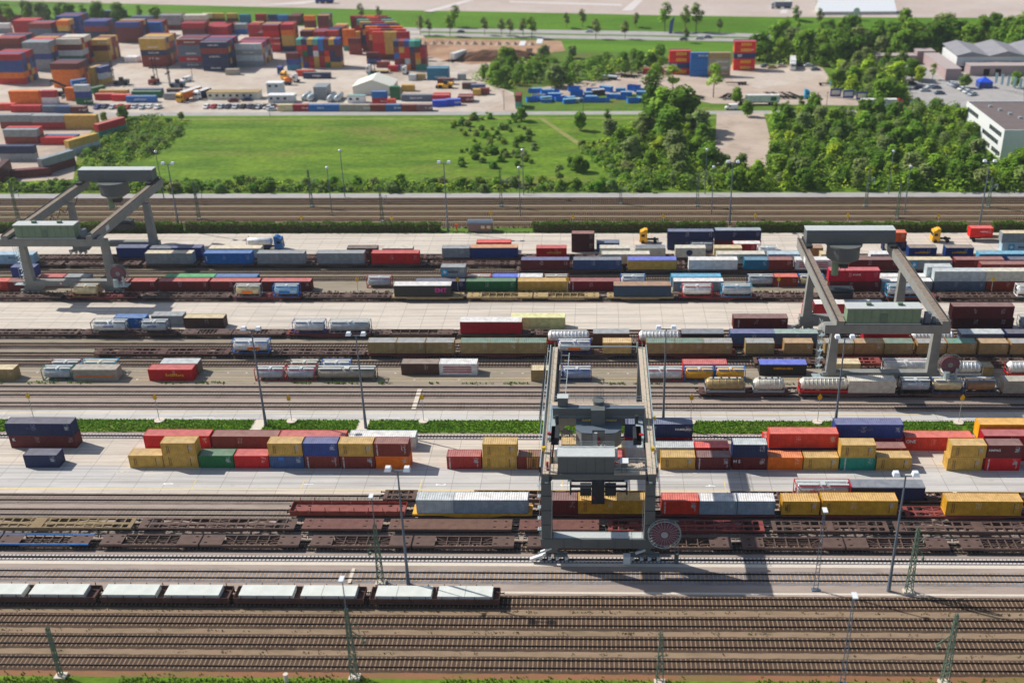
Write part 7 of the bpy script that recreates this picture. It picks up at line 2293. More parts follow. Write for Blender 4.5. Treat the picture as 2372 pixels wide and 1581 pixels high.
# small brick hut, hydrants, pillar
R = empty('brick_hut', (-32.5, 281.6, 0)); tag(R, 'small brown brick hut with curved metal roof between hedges', 'hut')
m = MB(); m.box(-3.3, -1.3, 0, 3.3, 1.3, 2.5); part('wall', m, M['brick'], R)
m = MB()
for i in range(6):
    a, b = i / 6 * math.pi, (i + 1) / 6 * math.pi
    m.quad((-3.5, -1.55 * math.cos(a), 2.5 + .75 * math.sin(a)), (3.5, -1.55 * math.cos(a), 2.5 + .75 * math.sin(a)), (3.5, -1.55 * math.cos(b), 2.5 + .75 * math.sin(b)), (-3.5, -1.55 * math.cos(b), 2.5 + .75 * math.sin(b)))
for i in range(15): m.box(-3.5 + i * .5, -1.0, 3.1, -3.44 + i * .5, 1.0, 3.22)
m.poly([(3.3, -1.5 * math.cos(k * math.pi / 6), 2.5 + .75 * math.sin(k * math.pi / 6)) for k in range(7)]); m.poly([(-3.3, -1.5 * math.cos(k * math.pi / 6), 2.5 + .75 * math.sin(k * math.pi / 6)) for k in range(7)][::-1])
part('roof', m, M['mast'], R)
for x in (.3, 1.9):
    m = MB(); m.box(x, -1.36, 1.1, x + 1.1, -1.31, 2.0); w_ = part('window', m, M['yellowpaint'], R); m = MB(); m.box(x + .12, -1.4, 1.2, x + .98, -1.37, 1.9); part('pane', m, M['houseroof'], w_)
m = MB(); m.cyl((0, 0, 0), (0, 0, 1.6), .18, 8); m.box(-.45, -.2, 1.6, .45, .2, 1.95); o = part('hydrant', m, mat_plain('orange_paint', (230, 96, 50)), None, loc=(-39.1, 281.7, 0)); tag(o, 'orange standpipe between the hedge and the brick hut', 'standpipe')
m = MB(); m.cyl((0, 0, 0), (0, 0, 1.5), .28, 12); m.cyl((0, 0, 1.5), (0, 0, 1.56), .33, 12); o = part('post', m, M['kerb'], None, loc=(-41.3, 107.6, 0)); tag(o, 'short grey concrete post at the bottom grass verge', 'post')

# ------------------------------------------------------------------ vegetation
LEAFC = [(102, 140, 44), (126, 162, 52), (122, 146, 76), (138, 156, 94), (168, 192, 56), (172, 200, 78), (140, 150, 92)]
LEAFP = [s3(*c) for c in LEAFC]
TINTW = ['dark green', 'mid green', 'olive grey', 'pale grey-green', 'yellow-green', 'bright lime', 'thin brownish']
def leafquad(m, p, s, rr, col, up=.5, out=None):
    n = Vector((rr.gauss(0, 1), rr.gauss(0, 1), rr.gauss(0, 1) + up))
    if out is not None: n = n * .45 + out.normalized() * 1.1 + Vector((0, 0, .35))
    n.normalize()
    a = n.cross(Vector((rr.gauss(0, 1), rr.gauss(0, 1), rr.gauss(0, 1)))).normalized() * s; b = n.cross(a).normalized() * s * rr.uniform(.5, .9)
    m.quad(tuple(p - a), tuple(p - b), tuple(p + a), tuple(p + b), 0, col)
def crown_mesh(seed, kind):
    rr = random.Random(seed); m = MB()          # unit tree: height 1
    nb = {'round': 36, 'tall': 30, 'thin': 14, 'bush': 14, 'young': 16}[kind]
    rx = {'round': .36, 'tall': .2, 'thin': .2, 'bush': .62, 'young': .27}[kind]
    z0, z1 = {'round': (.14, 1), 'tall': (.08, 1), 'thin': (.42, 1), 'bush': (.0, 1), 'young': (.3, 1)}[kind]
    for i in range(nb):
        t = rr.random(); zc = z0 + (z1 - z0) * (.12 + .76 * t); wv = math.sin(math.pi * (.18 + .72 * t)) ** .7
        a = rr.uniform(0, 2 * math.pi); d = rx * wv * math.sqrt(rr.random()) * .8
        c = Vector((d * math.cos(a), d * math.sin(a), zc)); br = rx * rr.uniform(.32, .54); sh = rr.uniform(.7, 1.25)
        q = {'thin': 20, 'young': 42}.get(kind, 54)
        for k in range(q):
            v = Vector((rr.gauss(0, 1), rr.gauss(0, 1), rr.gauss(0, 1))).normalized() * br * rr.uniform(.65, 1.05); v.z *= .85
            g = sh * rr.uniform(.75, 1.25)
            p = c + v
            if p.z < .01: continue
            leafquad(m, p, rx * rr.uniform(.1, .18), rr, (g, g * rr.uniform(.95, 1.05), g * .9, 1), .9, v + (c - Vector((0, 0, .5))) * .5)
    return m.mesh('crown', M['leaf'], colattr=True)
def trunk_mesh(seed, kind):
    rr = random.Random(seed); m = MB(); h = .85; r = .016 if kind in ('thin', 'young') else .022
    m.cyl((0, 0, 0), (0, 0, h * .5), r, 7, 0, r * .7); m.cyl((0, 0, h * .5), (rr.uniform(-.03, .03), 0, h), r * .7, 6, 0, r * .2)
    for i in range(8):
        z = .25 + .07 * i; a = rr.uniform(0, 6.28); L = .16 + .08 * rr.random()
        m.cyl((0, 0, z), (L * math.cos(a), L * math.sin(a), z + .16), r * .4, 5, 0, r * .12, False)
    return m.mesh('trunk', M['bark'])
KIND = ['round', 'round', 'round', 'tall', 'young', 'tall', 'young']
CR = [crown_mesh(50 + i, k) for i, k in enumerate(KIND)]; TK = [trunk_mesh(90 + i, k) for i, k in enumerate(KIND)]
BUSH = [crown_mesh(70 + i, 'bush') for i in range(4)]
AREA = dict(w1='in the wood at right beyond the tracks', w1b='in the tree belt edging the far service road', w2='in the clump left of the bare clearing', w3='in the thicket below the motorway', w4='in the wood along the motorway at right',
            w5='between the truck lot and the car park', w6='behind the container yard at upper left', single='standing apart', motorway='along the motorway')
order = sorted(TREES, key=lambda t: (t[5] not in ('single', 'motorway'), -(t[2] / t[1])))
keep = order[:296]; rest = order[296:]
for x, y, h, v, tc, key in keep:
    R = empty('tree', (x, y, 4 * (1 if key == 'x' else 0)), RNG.uniform(0, 6.28)); wdt = RNG.uniform(.92, 1.25)
    cc = LEAFP[tc]; j = RNG.uniform(.85, 1.15); cc = (cc[0] * j * RNG.uniform(.92, 1.08), cc[1] * j, cc[2] * j, 1)
    v = v if key in ('single', 'motorway') else v
    for nm, me, c in (('trunk', TK[v], None), ('crown', CR[v], cc)):
        o = link(nm, me, R, None, c); o.scale = (h * wdt, h * wdt, h)
    hw = 'tall' if h > 10.5 else ('low' if h < 7 else '')
    pend(R, x, f'{hw} {TINTW[tc]} tree'.strip(), AREA[key], 'tree', 'trees ' + AREA[key])
for x, y, h, v, tc, key in SHRUBS:
    o = link('shrub', BUSH[v], None, (x, y, 0), tuple(a * RNG.uniform(.85, 1.15) for a in LEAFP[tc][:3]) + (1,)); o.scale = (h, h, h * .85); o.rotation_euler.z = RNG.uniform(0, 6.28)
    pend(o, x, ('tiny ' if h < 1.8 else '') + TINTW[tc] + ' shrub', dict(f1='on the right half of the meadow', f2='on the bank left of the meadow', f3='along the fence by the far tracks', f4='at the meadow edge below the clump')[key], 'shrub', 'shrubs')
# low growth filling the woods, one mass
def inpoly(x, y, P):
    c = False; j = len(P) - 1
    for i in range(len(P)):
        if (P[i][1] > y) != (P[j][1] > y) and x < (P[j][0] - P[i][0]) * (y - P[i][1]) / (P[j][1] - P[i][1]) + P[i][0]: c = not c
        j = i
    return c
ug = MB(); rr = random.Random(99)
for pi, P in enumerate(UG):
    x0, x1 = min(p[0] for p in P), max(p[0] for p in P); y0, y1 = min(p[1] for p in P), max(p[1] for p in P)
    far = y0 > 440; nblob = int((x1 - x0) * (y1 - y0) / (30 if far else (6 if pi < 6 else 4.5)))
    for k in range(nblob):
        x, y = rr.uniform(x0, x1), rr.uniform(y0, y1)
        if not inpoly(x, y, P): continue
        R_ = rr.uniform(1.6, 3.0) * (1.5 if far else 1); hh = rr.uniform(1.6, 4.2) * (1.4 if far else 1); base = LEAFP[rr.choice([0, 1, 1, 1, 2, 4])]; sh = rr.uniform(.7, 1.15)
        if pi >= 6: R_ *= .75; hh *= .45
        for q in range(34):
            v = Vector((rr.gauss(0, 1), rr.gauss(0, 1), abs(rr.gauss(0, 1)))).normalized(); g = sh * rr.uniform(.75, 1.25)
            leafquad(ug, Vector((x, y, .2)) + Vector((v.x * R_, v.y * R_, v.z * hh)), R_ * rr.uniform(.14, .26), rr, (base[0] * g, base[1] * g, base[2] * g, 1), 1.0, v)
for x, y, h, v, tc, key in rest:
    base = LEAFP[tc]
    for q in range(420):
        vv = Vector((rr.gauss(0, 1), rr.gauss(0, 1), rr.gauss(0, 1))).normalized() * rr.uniform(.7, 1); g = rr.uniform(.65, 1.2)
        leafquad(ug, Vector((x + vv.x * h * .36, y + vv.y * h * .36, h * .56 + vv.z * h * .42)), h * rr.uniform(.04, .07), rr, (base[0] * g, base[1] * g, base[2] * g, 1), .9, vv)
o = part('undergrowth', ug, M['leaf'], colattr=True); o.color = (1, 1, 1, 1); tag(o, 'dense bushes and low growth filling the woods', 'undergrowth', kind='stuff')
# hedges
for i, (a, b) in enumerate(HEDGE):
    m = MB(); L = b - a; n = int(L * 62); hh = 2.5 if i not in (2, 3) else 2.4
    if i == 5: hh = 2.3
    for k in range(n):
        x = rr.uniform(a, b); t = rr.random(); zt = hh + .25 * math.sin(x * .9) * math.sin(x * .23)
        if t < .5: p = Vector((x, rr.uniform(280.5, 282.4), zt + rr.uniform(-.15, .15)))
        elif t < .93: p = Vector((x, 280.5 + rr.uniform(-.12, .12), rr.uniform(.05, zt)))
        else: p = Vector((rr.choice((a, b)) + rr.uniform(-.1, .1), rr.uniform(280.5, 282.4), rr.uniform(.1, zt)))
        g = rr.uniform(.7, 1.3); br = rr.random() < .1 and i in (1, 4)
        leafquad(m, p, rr.uniform(.2, .34), rr, (g * (1.5 if br else 1), g * (1.0 if br else 1), g * .8, 1), .6)
    o = part('hedge', m, M['leaf'], colattr=True); o.color = s3(92, 124, 44)
    c = MB(); c.box(a + .2, 280.7, 0, b - .2, 282.2, hh - .3); part('hedge_core', c, M['bark'], o)
    pend(o, a, 'clipped green hedge section', 'along the far concrete lane', 'hedge', 'hedges')
# grass strip, verge and weeds
m = MB()
def tuft(x, y, s, c):
    for k in range(3):
        a = rr.uniform(0, 6.28); dx, dy = math.cos(a) * s * .32, math.sin(a) * s * .32; lx, ly = rr.uniform(-.25, .25) * s, rr.uniform(-.25, .25) * s
        m.quad((x - dx, y - dy, 0), (x + dx, y + dy, 0), (x + dx * .6 + lx, y + dy * .6 + ly, s), (x - dx * .6 + lx, y - dy * .6 + ly, s * .9), 0, c)
gaps = ((-65.5, -63.3), (-45.4, -43.4), (68.5, 69.2), (48.6, 49.4))
for k in range(24000):
    x = rr.uniform(-128, 92); y = rr.uniform(172.2, 176.9)
    if any(a < x < b for a, b in gaps): continue
    g = rr.uniform(.7, 1.35); c = s3(120 * g, 160 * g, 56 * g); tuft(x, y, rr.uniform(.14, .34), c)
for k in range(5000):
    x = rr.uniform(-90, 70); y = 107.2 + rr.gauss(0, .7)
    if math.sin(x * .31) + math.sin(x * .13 + 2) < -.9: continue
    g = rr.uniform(.7, 1.35); tuft(x, y, rr.uniform(.15, .42), s3(130 * g, 160 * g, 60 * g))
for k in range(1500):
    x = rr.uniform(-130, 90) ; y = 191.75 + rr.gauss(0, .22)
    if math.sin(x * .7) + math.sin(x * .21) > .1: tuft(x, y, rr.uniform(.15, .4), s3(116, 150, 56))
for (yy, n_) in ((122.0, 90), (117.6, 60), (113.3, 40), (165, 0), (238.6, 500), (284.0, 700), (279.9, 500)):
    for k in range(n_):
        cx = rr.uniform(-100 if yy < 200 else -190, 70 if yy < 200 else 140); 
        for q in range(5 if yy < 200 else 3): g = rr.uniform(.6, 1.1); tuft(cx + rr.gauss(0, .35), yy + rr.gauss(0, .18), rr.uniform(.08, .22) * (1 if yy < 200 else 2), s3(112 * g, 120 * g, 62 * g))
o = part('grass', m, M['leaf'], colattr=True); o.color = (1, 1, 1, 1); tag(o, 'green grass and weeds on the strips between the tracks', 'grass', kind='stuff')
m = MB(); 
for x in range(-95, -10, 1):
    m.box(x * 1.9, 316.0, 0, x * 1.9 + .1, 316.08, 1.7)
for z in (.4, .9, 1.5): m.box(-185, 316.02, z, 22, 316.05, z + .05)
tag(part('wire_fence', m, M['darksteel']), 'thin dark fence between service road and meadow', 'fence')

# ------------------------------------------------------------------ vehicles
def car_meshes():
    b = MB(); sec = [(-2.15, .35), (-2.2, .7), (-1.35, .9), (-.75, 1.42), (.85, 1.45), (1.6, .98), (2.15, .85), (2.2, .35)]
    def ring(y, s): return [(x * (1 if z < 1 else .98), y * (1 if z < 1 else .82), z) for x, z in sec]
    A_, B_ = ring(-.88, 1), ring(.88, 1); n = len(sec)
    for i in range(n): j = (i + 1) % n; b.quad(A_[i], B_[i], B_[j], A_[j])
    b.poly(A_); b.poly(B_[::-1])
    g = MB(); g.quad((-1.36, -.7, .93), (-1.36, .7, .93), (-.8, .62, 1.4), (-.8, -.62, 1.4)); g.quad((1.58, .7, 1.02), (1.58, -.7, 1.02), (.92, -.62, 1.42), (.92, .62, 1.42))
    g.quad((-1.15, -.87, .95), (1.4, -.87, .98), (.8, -.76, 1.36), (-.72, -.76, 1.36)); g.quad((1.4, .87, .98), (-1.15, .87, .95), (-.72, .76, 1.36), (.8, .76, 1.36))
    w = MB(); w.cyl((0, 0, 0), (0, .18, 0), .32, 12)
    return b.mesh('body', M['trim']), g.mesh('windows', M['glass']), w.mesh('wheels', M['tyre'])
CB, CG, CW = car_meshes()
for i, cc in enumerate(CARS + MOTO):
    x, y, col, rz = cc; R = empty('parked_car' if i < len(CARS) else 'car', (x, y, .02), rad(rz))
    link('body', CB, R, None, col); link('windows', CG, R)
    for wx in (-1.35, 1.35):
        for wy in (-.86, .68): link('wheel', CW, R, (wx, wy, .32))
    tl = 'driving on the motorway' if i >= len(CARS) else ('parked in front of the container yard' if x < -100 else ('parked at the edge of the truck lot' if y > 480 else 'parked by the white office block'))
    pend(R, x, f'{WORD[col]} car', tl, 'car', 'cars ' + tl)
_w = MB(); _w.cyl((0, 0, 0), (0, .3, 0), .5, 12); WHL = _w.mesh('wheel', M['tyre'])
def truck(x, y, rz, cab, body, L, label, trail='box', name='articulated_truck', H=2.7, noc=False):
    R = empty(name, (x, y, .02), rad(rz)); tag(R, label, 'truck')
    if not noc:
        c = MB(); c.taper((0, -1.2, 2.1, 1.2), (.25, -1.15, 2.1, 1.15), .9, 3.3); c.box(.0, -1.2, .45, 2.2, 1.2, .9); c.taper((.6, -1.1, 2.1, 1.1), (1.4, -1.0, 2.1, 1.0), 3.3, 3.8); part('cab', c, M['trim'], R, cab)
        g = MB(); g.box(-.02 + .1, -1.05, 1.9, .16 + .1, 1.05, 2.7); g.box(.5, -1.22, 1.9, 1.4, -1.17, 2.6); g.box(.5, 1.17, 1.9, 1.4, 1.22, 2.6); part('windscreen', g, M['glass'], R)
    ch = MB(); ch.box(.5, -.45, .7, L, .45, 1.0); part('chassis', ch, M['bogie'], R)
    for xx in ((.9, 3.9, 4.9) if not noc and L > 6 else (.9,)) + ((L - 3.8, L - 2.5, L - 1.2) if L > 6 else (L - 1.0,)):
        for yy in (-1.2, .9): link('wheel', WHL, R, (xx, yy, .5))
    if trail == 'box':
        t = MB(); t.box(2.6, -1.25, 1.1, L, 1.25, 1.1 + H); n = 8
        for i in range(n): t.box(2.6 + (L - 2.7) * i / (n - 1), -1.28, 1.1, 2.68 + (L - 2.7) * i / (n - 1), -1.25, 1.1 + H)
        part('trailer_box', t, M['curtain'], R, body); tp = MB(); tp.box(2.58, -1.27, 1.1 + H, L + .02, 1.27, 1.14 + H); part('trailer_roof', tp, M['roof'], R, 'white')
    elif trail == 'tank':
        t = MB(); t.lathe_x([(2.8, .3), (3.0, .8), (3.4, 1.05), (L - .6, 1.05), (L - .2, .8), (L, .3)], 0, 2.2, 18); part('tank', t, M['tank'], R, body, True)
        f = MB()
        for xx in (2.8, L - .1):
            for yy in (-1.2, 1.1): f.box(xx, yy, 1.0, xx + .1, yy + .1, 3.4)
        f.box(2.8, -1.2, 1.0, L, -1.1, 1.12); f.box(2.8, 1.1, 1.0, L, 1.2, 1.12); part('tank_frame', f, M['trim'], R, 'blue2')
    elif trail == 'flat':
        t = MB(); t.box(2.8, -1.2, 1.0, L, 1.2, 1.15); part('flatbed', t, M['wagon'], R, 'tan')
    return R
R = truck(-84.0, 267.7, 180, 'blue4', 'white', 9.6, 'blue-cabbed truck carrying a white tank on the far lane', 'tank')
m = text_mesh('HOYER', .8)
R = truck(11.5, 272.6, 0, 'gold', 'white', 5.2, 'bright yellow truck cab behind the grey-white boxes', 'none', 'truck_cab')
R = truck(90.0, 273.0, 0, 'gold', 'white', 5.2, 'bright yellow truck cab alone at right on the far lane', 'none', 'truck_cab')
R = truck(100.5, 273.6, 0, 'white', 'white', 13, 'empty chassis trailer under a bright red container on far lane', 'flat', 'chassis_trailer', noc=True)
R = truck(47.0, 224.2, 0, 'red', 'crimson', 18, 'red curtain-side trailer with white script by the right crane', 'box', H=2.7); letter('Cola', 2.0, R, 11.5, -1.3, 2.5, 'white')
R = truck(57.0, 219.3, 0, 'white', 'white', 4.5, 'white van under the right crane beside the green house', 'none', 'white_van')
R = truck(-104.8, 488.5, 0, 'white', 'tan', 11, 'white truck with empty flatbed in the middle of the yard', 'flat')
R = truck(-87.9, 485.8, 0, 'white', 'tan', 3.4, 'white truck cab parked against the multicoloured end block', 'none', 'truck_cab')
R = truck(-133.6, 470.5, 0, 'white', 'navy', 3.3, 'white truck cab pulling the navy lettered box', 'none', 'truck_cab')
R = truck(-143.5, 485.7, 80, 'blue2', 'navy', 4, 'dark blue truck cab beside the yellow one in the yard', 'none', 'truck_cab')
R = truck(-139.5, 475.0, 60, 'gold', 'navy', 4, 'yellow truck cab between blue cab and white cab', 'none', 'truck_cab')
R = truck(-139.0, 465.5, 0, 'gold', 'orange', 6.5, 'orange tank trailer standing alone in the yard', 'tank', 'tank_trailer', noc=True)
R = truck(-171.0, 432.8, 70, 'gold', 'orange', 14, 'yellow-cabbed truck with orange box on the yard road', 'box')
R = truck(-165.4, 437.5, 70, 'white', 'navy', 9, 'white truck with short dark load beside the orange truck', 'box', H=2.2)
R = truck(88.5, 489.5, 82, 'white', 'white', 14, 'white box truck facing the camera on the gravel lot', 'box', H=3)
R = truck(56.6, 427.2, 0, 'white', 'white', 16, 'white semi-trailer with green emblem beside the lot', 'box', 'semi_trailer', noc=True); o = MB(); o.box(12.5, -1.34, 1.7, 14.8, -1.3, 3.2); part('emblem', o, M['vinyl'], R, 'green')
R = truck(119.8, 419.5, 180, 'crimson', 'lightgrey', 16.5, 'grey semi-trailer with red cab half hidden by trees', 'box')
R = truck(-69.8, 511.0, 62, 'white', 'white', 13, 'white box trailer on the brown dirt ground', 'box', 'semi_trailer', noc=True)
R = truck(94.5, 460.6, 0, 'red2', 'red2', 9, 'red low-loader chassis left of the blue container', 'none', 'low_loader', noc=True)
R = truck(86.5, 436.8, 180, 'skyblue', 'skyblue', 4, 'light blue truck cab beside the row of bare chassis', 'none', 'truck_cab')
for i, (x, y, rz) in enumerate(((52.8, 418.8, 0), (-181.5, 472.5, 60))):
    R = empty('delivery_van', (x, y, .02), rad(rz)); tag(R, ('white delivery van driving on the road above the meadow', 'small orange and white van by the tall yellow stack')[i], 'van')
    b = MB(); sec = [(-2.5, .4), (-2.5, 1.0), (-1.7, 1.25), (-1.0, 2.1), (2.4, 2.2), (2.5, .4)]; A_ = [(x_, -.95, z_) for x_, z_ in sec]; B_ = [(x_, .95, z_) for x_, z_ in sec]
    for k in range(6): j = (k + 1) % 6; b.quad(A_[k], B_[k], B_[j], A_[j])
    b.poly(A_); b.poly(B_[::-1]); part('body', b, M['trim'], R, 'white'); g = MB(); g.quad((-1.72, -.8, 1.28), (-1.72, .8, 1.28), (-1.05, .8, 2.05), (-1.05, -.8, 2.05)); g.box(-1.2, -.98, 1.3, -.3, -.955, 1.9); part('windows', g, M['glass'], R)
    for x_ in (-1.5, 1.5):
        for y_ in (-1, .75): o = link('wheel', WHL, R, (x_, y_, .36)); o.scale = (.7, .85, .7)
# bare trailer chassis on the gravel lot
for i, (x, y) in enumerate(((4.6, 474.0), (10.0, 478.4), (13.9, 478.3), (59.8, 462.2), (35.7, 436.5), (39.9, 438.4), (52.5, 438.2), (71.2, 439.8), (73.9, 439.8), (77.5, 439.7), (80.6, 439.7))):
    R = empty('trailer_chassis', (x, y, 0), rad((-18, -15, -35, 3, -50, -50, 60, -70, -70, -70, -70)[i])); m = MB(); L = 9
    m.box(-L / 2, -.5, .9, L / 2, -.3, 1.15); m.box(-L / 2, .3, .9, L / 2, .5, 1.15)
    for k in range(5): m.box(-L / 2 + k * 2.1, -1.15, .95, -L / 2 + k * 2.1 + .2, 1.15, 1.1)
    part('frame', m, M['bogie'], R)
    for xx in (1.2, 2.5, 3.7):
        for yy in (-1.2, .95): link('wheel', WHL, R, (xx, yy, .5))
    if i == 0: t = MB(); t.box(-4.5, -1.2, 1.16, 4.5, 1.2, 1.7); part('load_bed', t, M['trim'], R, 'lightgrey')
    pend(R, x, 'dark bare trailer chassis', 'on the gravel lot', 'trailer', 'trailer chassis')
R = truck(100.0, 640, 0, 'lightgrey', 'slate', 12, 'grey box lorry parked on the far parking lot', 'box'); R.location.z = 4.02
R = truck(-170.0, 668, 0, 'blue2', 'blue2', 11, 'blue lorry parked on the far lot at upper left', 'box'); R.location.z = 4.02
# blue skips
for i, (x, y, col, rz) in enumerate(SKIPS):
    col = 'skip' if col == 'blue' else col
    R = empty('skip_container', (x, y, 0), rad(rz)); L, W, H = RNG.choice(((4.8, 2.2, 1.7), (4.2, 2.2, 1.4), (5.4, 2.3, 2.2))); m = MB(); t = .08
    m.box(-L / 2, -W / 2, 0, L / 2, W / 2, .12); m.box(-L / 2, -W / 2, .12, -L / 2 + t, W / 2, H); m.box(L / 2 - t, -W / 2, .12, L / 2, W / 2, H); m.box(-L / 2 + t, -W / 2, .12, L / 2 - t, -W / 2 + t, H); m.box(-L / 2 + t, W / 2 - t, .12, L / 2 - t, W / 2, H)
    for k in range(6): m.box(-L / 2 + .4 + k * (L - .9) / 5, -W / 2 - .07, .1, -L / 2 + .5 + k * (L - .9) / 5, -W / 2, H)
    part('shell', m, M['paint'], R, col)
    m = MB()
    if i % 2: m.box(-L / 2 + .02, -W / 2 + .02, H - .02, L / 2 - .02, W / 2 - .02, H + .05); part('cover', m, M['roof'], R, 'skyblue2' if col == 'skip' else 'lightgrey')
    else: m.box(-L / 2 + .1, -W / 2 + .1, .12, L / 2 - .1, W / 2 - .1, .9); part('rubble', m, M['wagon'], R, 'rusttan')
    pend(R, x, f'{WORD[col]} {"covered" if i % 2 else "open"} skip', 'in the skip park beside the road', 'skip', 'skips')
# handling machines
def stacker(x, y, rz, label, col, kind):
    R = empty(kind, (x, y, 0), rad(rz)); tag(R, label, kind.replace('_', ' ')); m = MB(); m.box(-3, -1.3, .6, 3.2, 1.3, 1.7); m.box(-3.2, -1.2, 1.7, -1.2, 1.2, 2.3); part('body', m, M['trim'], R, col)
    m = MB(); m.box(-.8, -.7, 1.7, .8, .7, 3.3); part('cab', m, M['glass'], R); w = MB()
    for xx in (-2, 2.2):
        for yy in (-1.5, 1.0): w.cyl((xx, yy, .8), (xx, yy + .5, .8), .8, 14)
    part('wheels', w, M['tyre'], R)
    m = MB()
    if kind == 'reach_stacker': m.beam((-2.6, 0, 2.6), (4.5, 0, 6.8), .7, .8); m.beam((4.5, 0, 6.8), (4.9, 0, 5.4), .4); m.box(4.3, -3, 5.0, 5.3, 3, 5.4)
    elif kind == 'wheel_loader': m.beam((1, -.5, 1.6), (3.6, -.5, .8), .3); m.beam((1, .5, 1.6), (3.6, .5, .8), .3); m.box(3.4, -1.3, .2, 4.2, 1.3, 1.1)
    else:
        for yy in (-.8, .6): m.box(3.2, yy, .3, 3.5, yy + .25, 10.5)
        for k in range(5): m.box(3.25, -.6, 1 + k * 2.2, 3.4, .6, 1.2 + k * 2.2)
        m.box(3.5, -2.6, 5.8, 3.8, 2.6, 6.3)
    part('boom' if kind == 'reach_stacker' else 'lifting_mast', m, M['darksteel'], R)
stacker(-224, 447, 200, 'dark boom reach stacker between orange stacks at left', 'darkgrey', 'reach_stacker')
stacker(-207.9, 466.7, 180, 'dark forklift with tall mast beside slanting blue-topped stack', 'darkgrey', 'container_forklift')
stacker(-181.5, 462.0, 180, 'dark forklift with tall mast left of the navy stack', 'slate', 'container_forklift')
stacker(-194.5, 468.6, 90, 'red container forklift in front of the tall yellow stack', 'redbrown', 'container_forklift')
stacker(-64.7, 458.0, 180, 'yellow wheel loader near the yard corner', 'gold', 'wheel_loader')
stacker(-100.0, 478.0, 90, 'dark teal reach stacker beside the white flatbed truck', 'tealdark', 'container_forklift')

# ------------------------------------------------------------------ slab stacks
for i, (x, L) in enumerate(SL):
    R = empty('slab_stack', (x, 124.15, 1.1)); n = 3
    for k in range(n):
        j = RNG.uniform(-.04, .04); cuts = [0, L * RNG.choice((.38, .5, .62)), L] if i >= 5 else [0, L]
        for a, b in zip(cuts, cuts[1:]): m = MB(); m.box(a + j + .03, -1.2, .06 + k * .3, b + j - .03, 1.2, .06 + k * .3 + .26); part('concrete_slab', m, M['slab'], R)
    m = MB()
    for q in (.15, .85):
        for k in range(n): m.box(L * q, -1.15, k * .3, L * q + .15, 1.15, .06 + k * .3)
    part('bearer', m, M['bark'], R)
    pend(R, x, 'pale concrete slab stack', 'on the lowest slab train', 'slab stack', 'concrete slab stacks')

# ------------------------------------------------------------------ buildings
def gable(R, x0, y0, x1, y1, h, rh, wall, roof, along='x'):
    m = MB(); m.box(x0, y0, 0, x1, y1, h)
    if along == 'y': xm = (x0 + x1) / 2; m.poly([(x0, y0, h), (x1, y0, h), (xm, y0, h + rh)]); m.poly([(x1, y1, h), (x0, y1, h), (xm, y1, h + rh)])
    part('wall', m, wall, R); m = MB(); e = .3
    if along == 'y':
        m.quad((x0 - e, y0 - e, h), (xm, y0 - e, h + rh + .1), (xm, y1 + e, h + rh + .1), (x0 - e, y1 + e, h)); m.quad((xm, y0 - e, h + rh + .1), (x1 + e, y0 - e, h), (x1 + e, y1 + e, h), (xm, y1 + e, h + rh + .1))
    part('roof', m, roof, R)
tentm = mat_plain('tent_fabric', (232, 230, 214), .8, 0, .04); tentw = mat_plain('white_tent_fabric', (244, 246, 248), .7, 0, .03)
R = empty('storage_tent', (-102.0, 445.8, 0)); tag(R, 'cream gabled storage tent in the container yard', 'tent'); gable(R, 0, 0, 16.5, 14, 3.4, 2.8, tentm, tentm, 'y')
R = empty('storage_tent', (124.0, 617, 4)); tag(R, 'long white storage tent on the far parking lot', 'tent')
m = MB(); m.box(0, 0, 0, 42, 16, 1.7); m.poly([(0, 0, 1.7), (0, 9, 6.6), (0, 16, 1.7)]); m.poly([(42, 0, 1.7), (42, 16, 1.7), (42, 9, 6.6)]); part('wall', m, M['houseroof'], R); m = MB(); m.quad((-.3, -.4, 1.7), (42.3, -.4, 1.7), (42.3, 9, 6.7), (-.3, 9, 6.7)); m.quad((-.3, 9, 6.7), (42.3, 9, 6.7), (42.3, 16.4, 1.7), (-.3, 16.4, 1.7)); part('roof', m, tentw, R)
R = empty('warehouse', (158.5, 487, 0)); tag(R, 'white warehouse with grey folded roof at upper right', 'warehouse')
m = MB(); m.box(2, 0, 0, 48, 22, 6.5); part('wall', m, M['whitepaint'], R)
m = MB(); z0 = 6.5; xs = [(1.5, .6), (8, 2.2), (16, .4), (24, 2.4), (32, .4), (40, 2.4), (48, .4)]
for i in range(6):
    (a, h0), (b, h1) = xs[i], xs[i + 1]; m.quad((a, -.5, z0 + h0), (b, -.5, z0 + h1), (b, 22.5, z0 + h1 + 1), (a, 22.5, z0 + h0 + 1)); m.quad((a, -.5, z0), (b, -.5, z0), (b, -.5, z0 + h1), (a, -.5, z0 + h0))
part('roof', m, mat_plain('grey_roofing', (150, 148, 152), .9, 0, .1, .3), R)
for x in (14, 20, 26.5): m = MB(); m.box(x, -.06, 3.6, x + 5, -.01, 4.4); part('window', m, M['glass'], R)
m = MB(); m.box(3.5, -.08, .1, 14, -.01, 2.4); part('canopy_opening', m, M['glass'], R)
R = empty('office_block', (134.2, 349.5, 0)); tag(R, 'white flat-roofed three-storey office block at right edge', 'office building')
m = MB(); m.box(0, 0, 0, 40, 40, 9.6); part('wall', m, M['whitepaint'], R)
m = MB(); m.box(.4, .4, 9.6, 39.6, 39.6, 9.65); r_ = part('roof', m, mat_plain('roof_felt', (118, 106, 104), .95, 0, .12, .3), R)
m = MB(); m.box(0, 0, 9.6, 40, .35, 10); m.box(0, 39.65, 9.6, 40, 40, 10); m.box(0, .35, 9.6, .35, 39.65, 10); part('parapet', m, M['whitepaint'], r_)
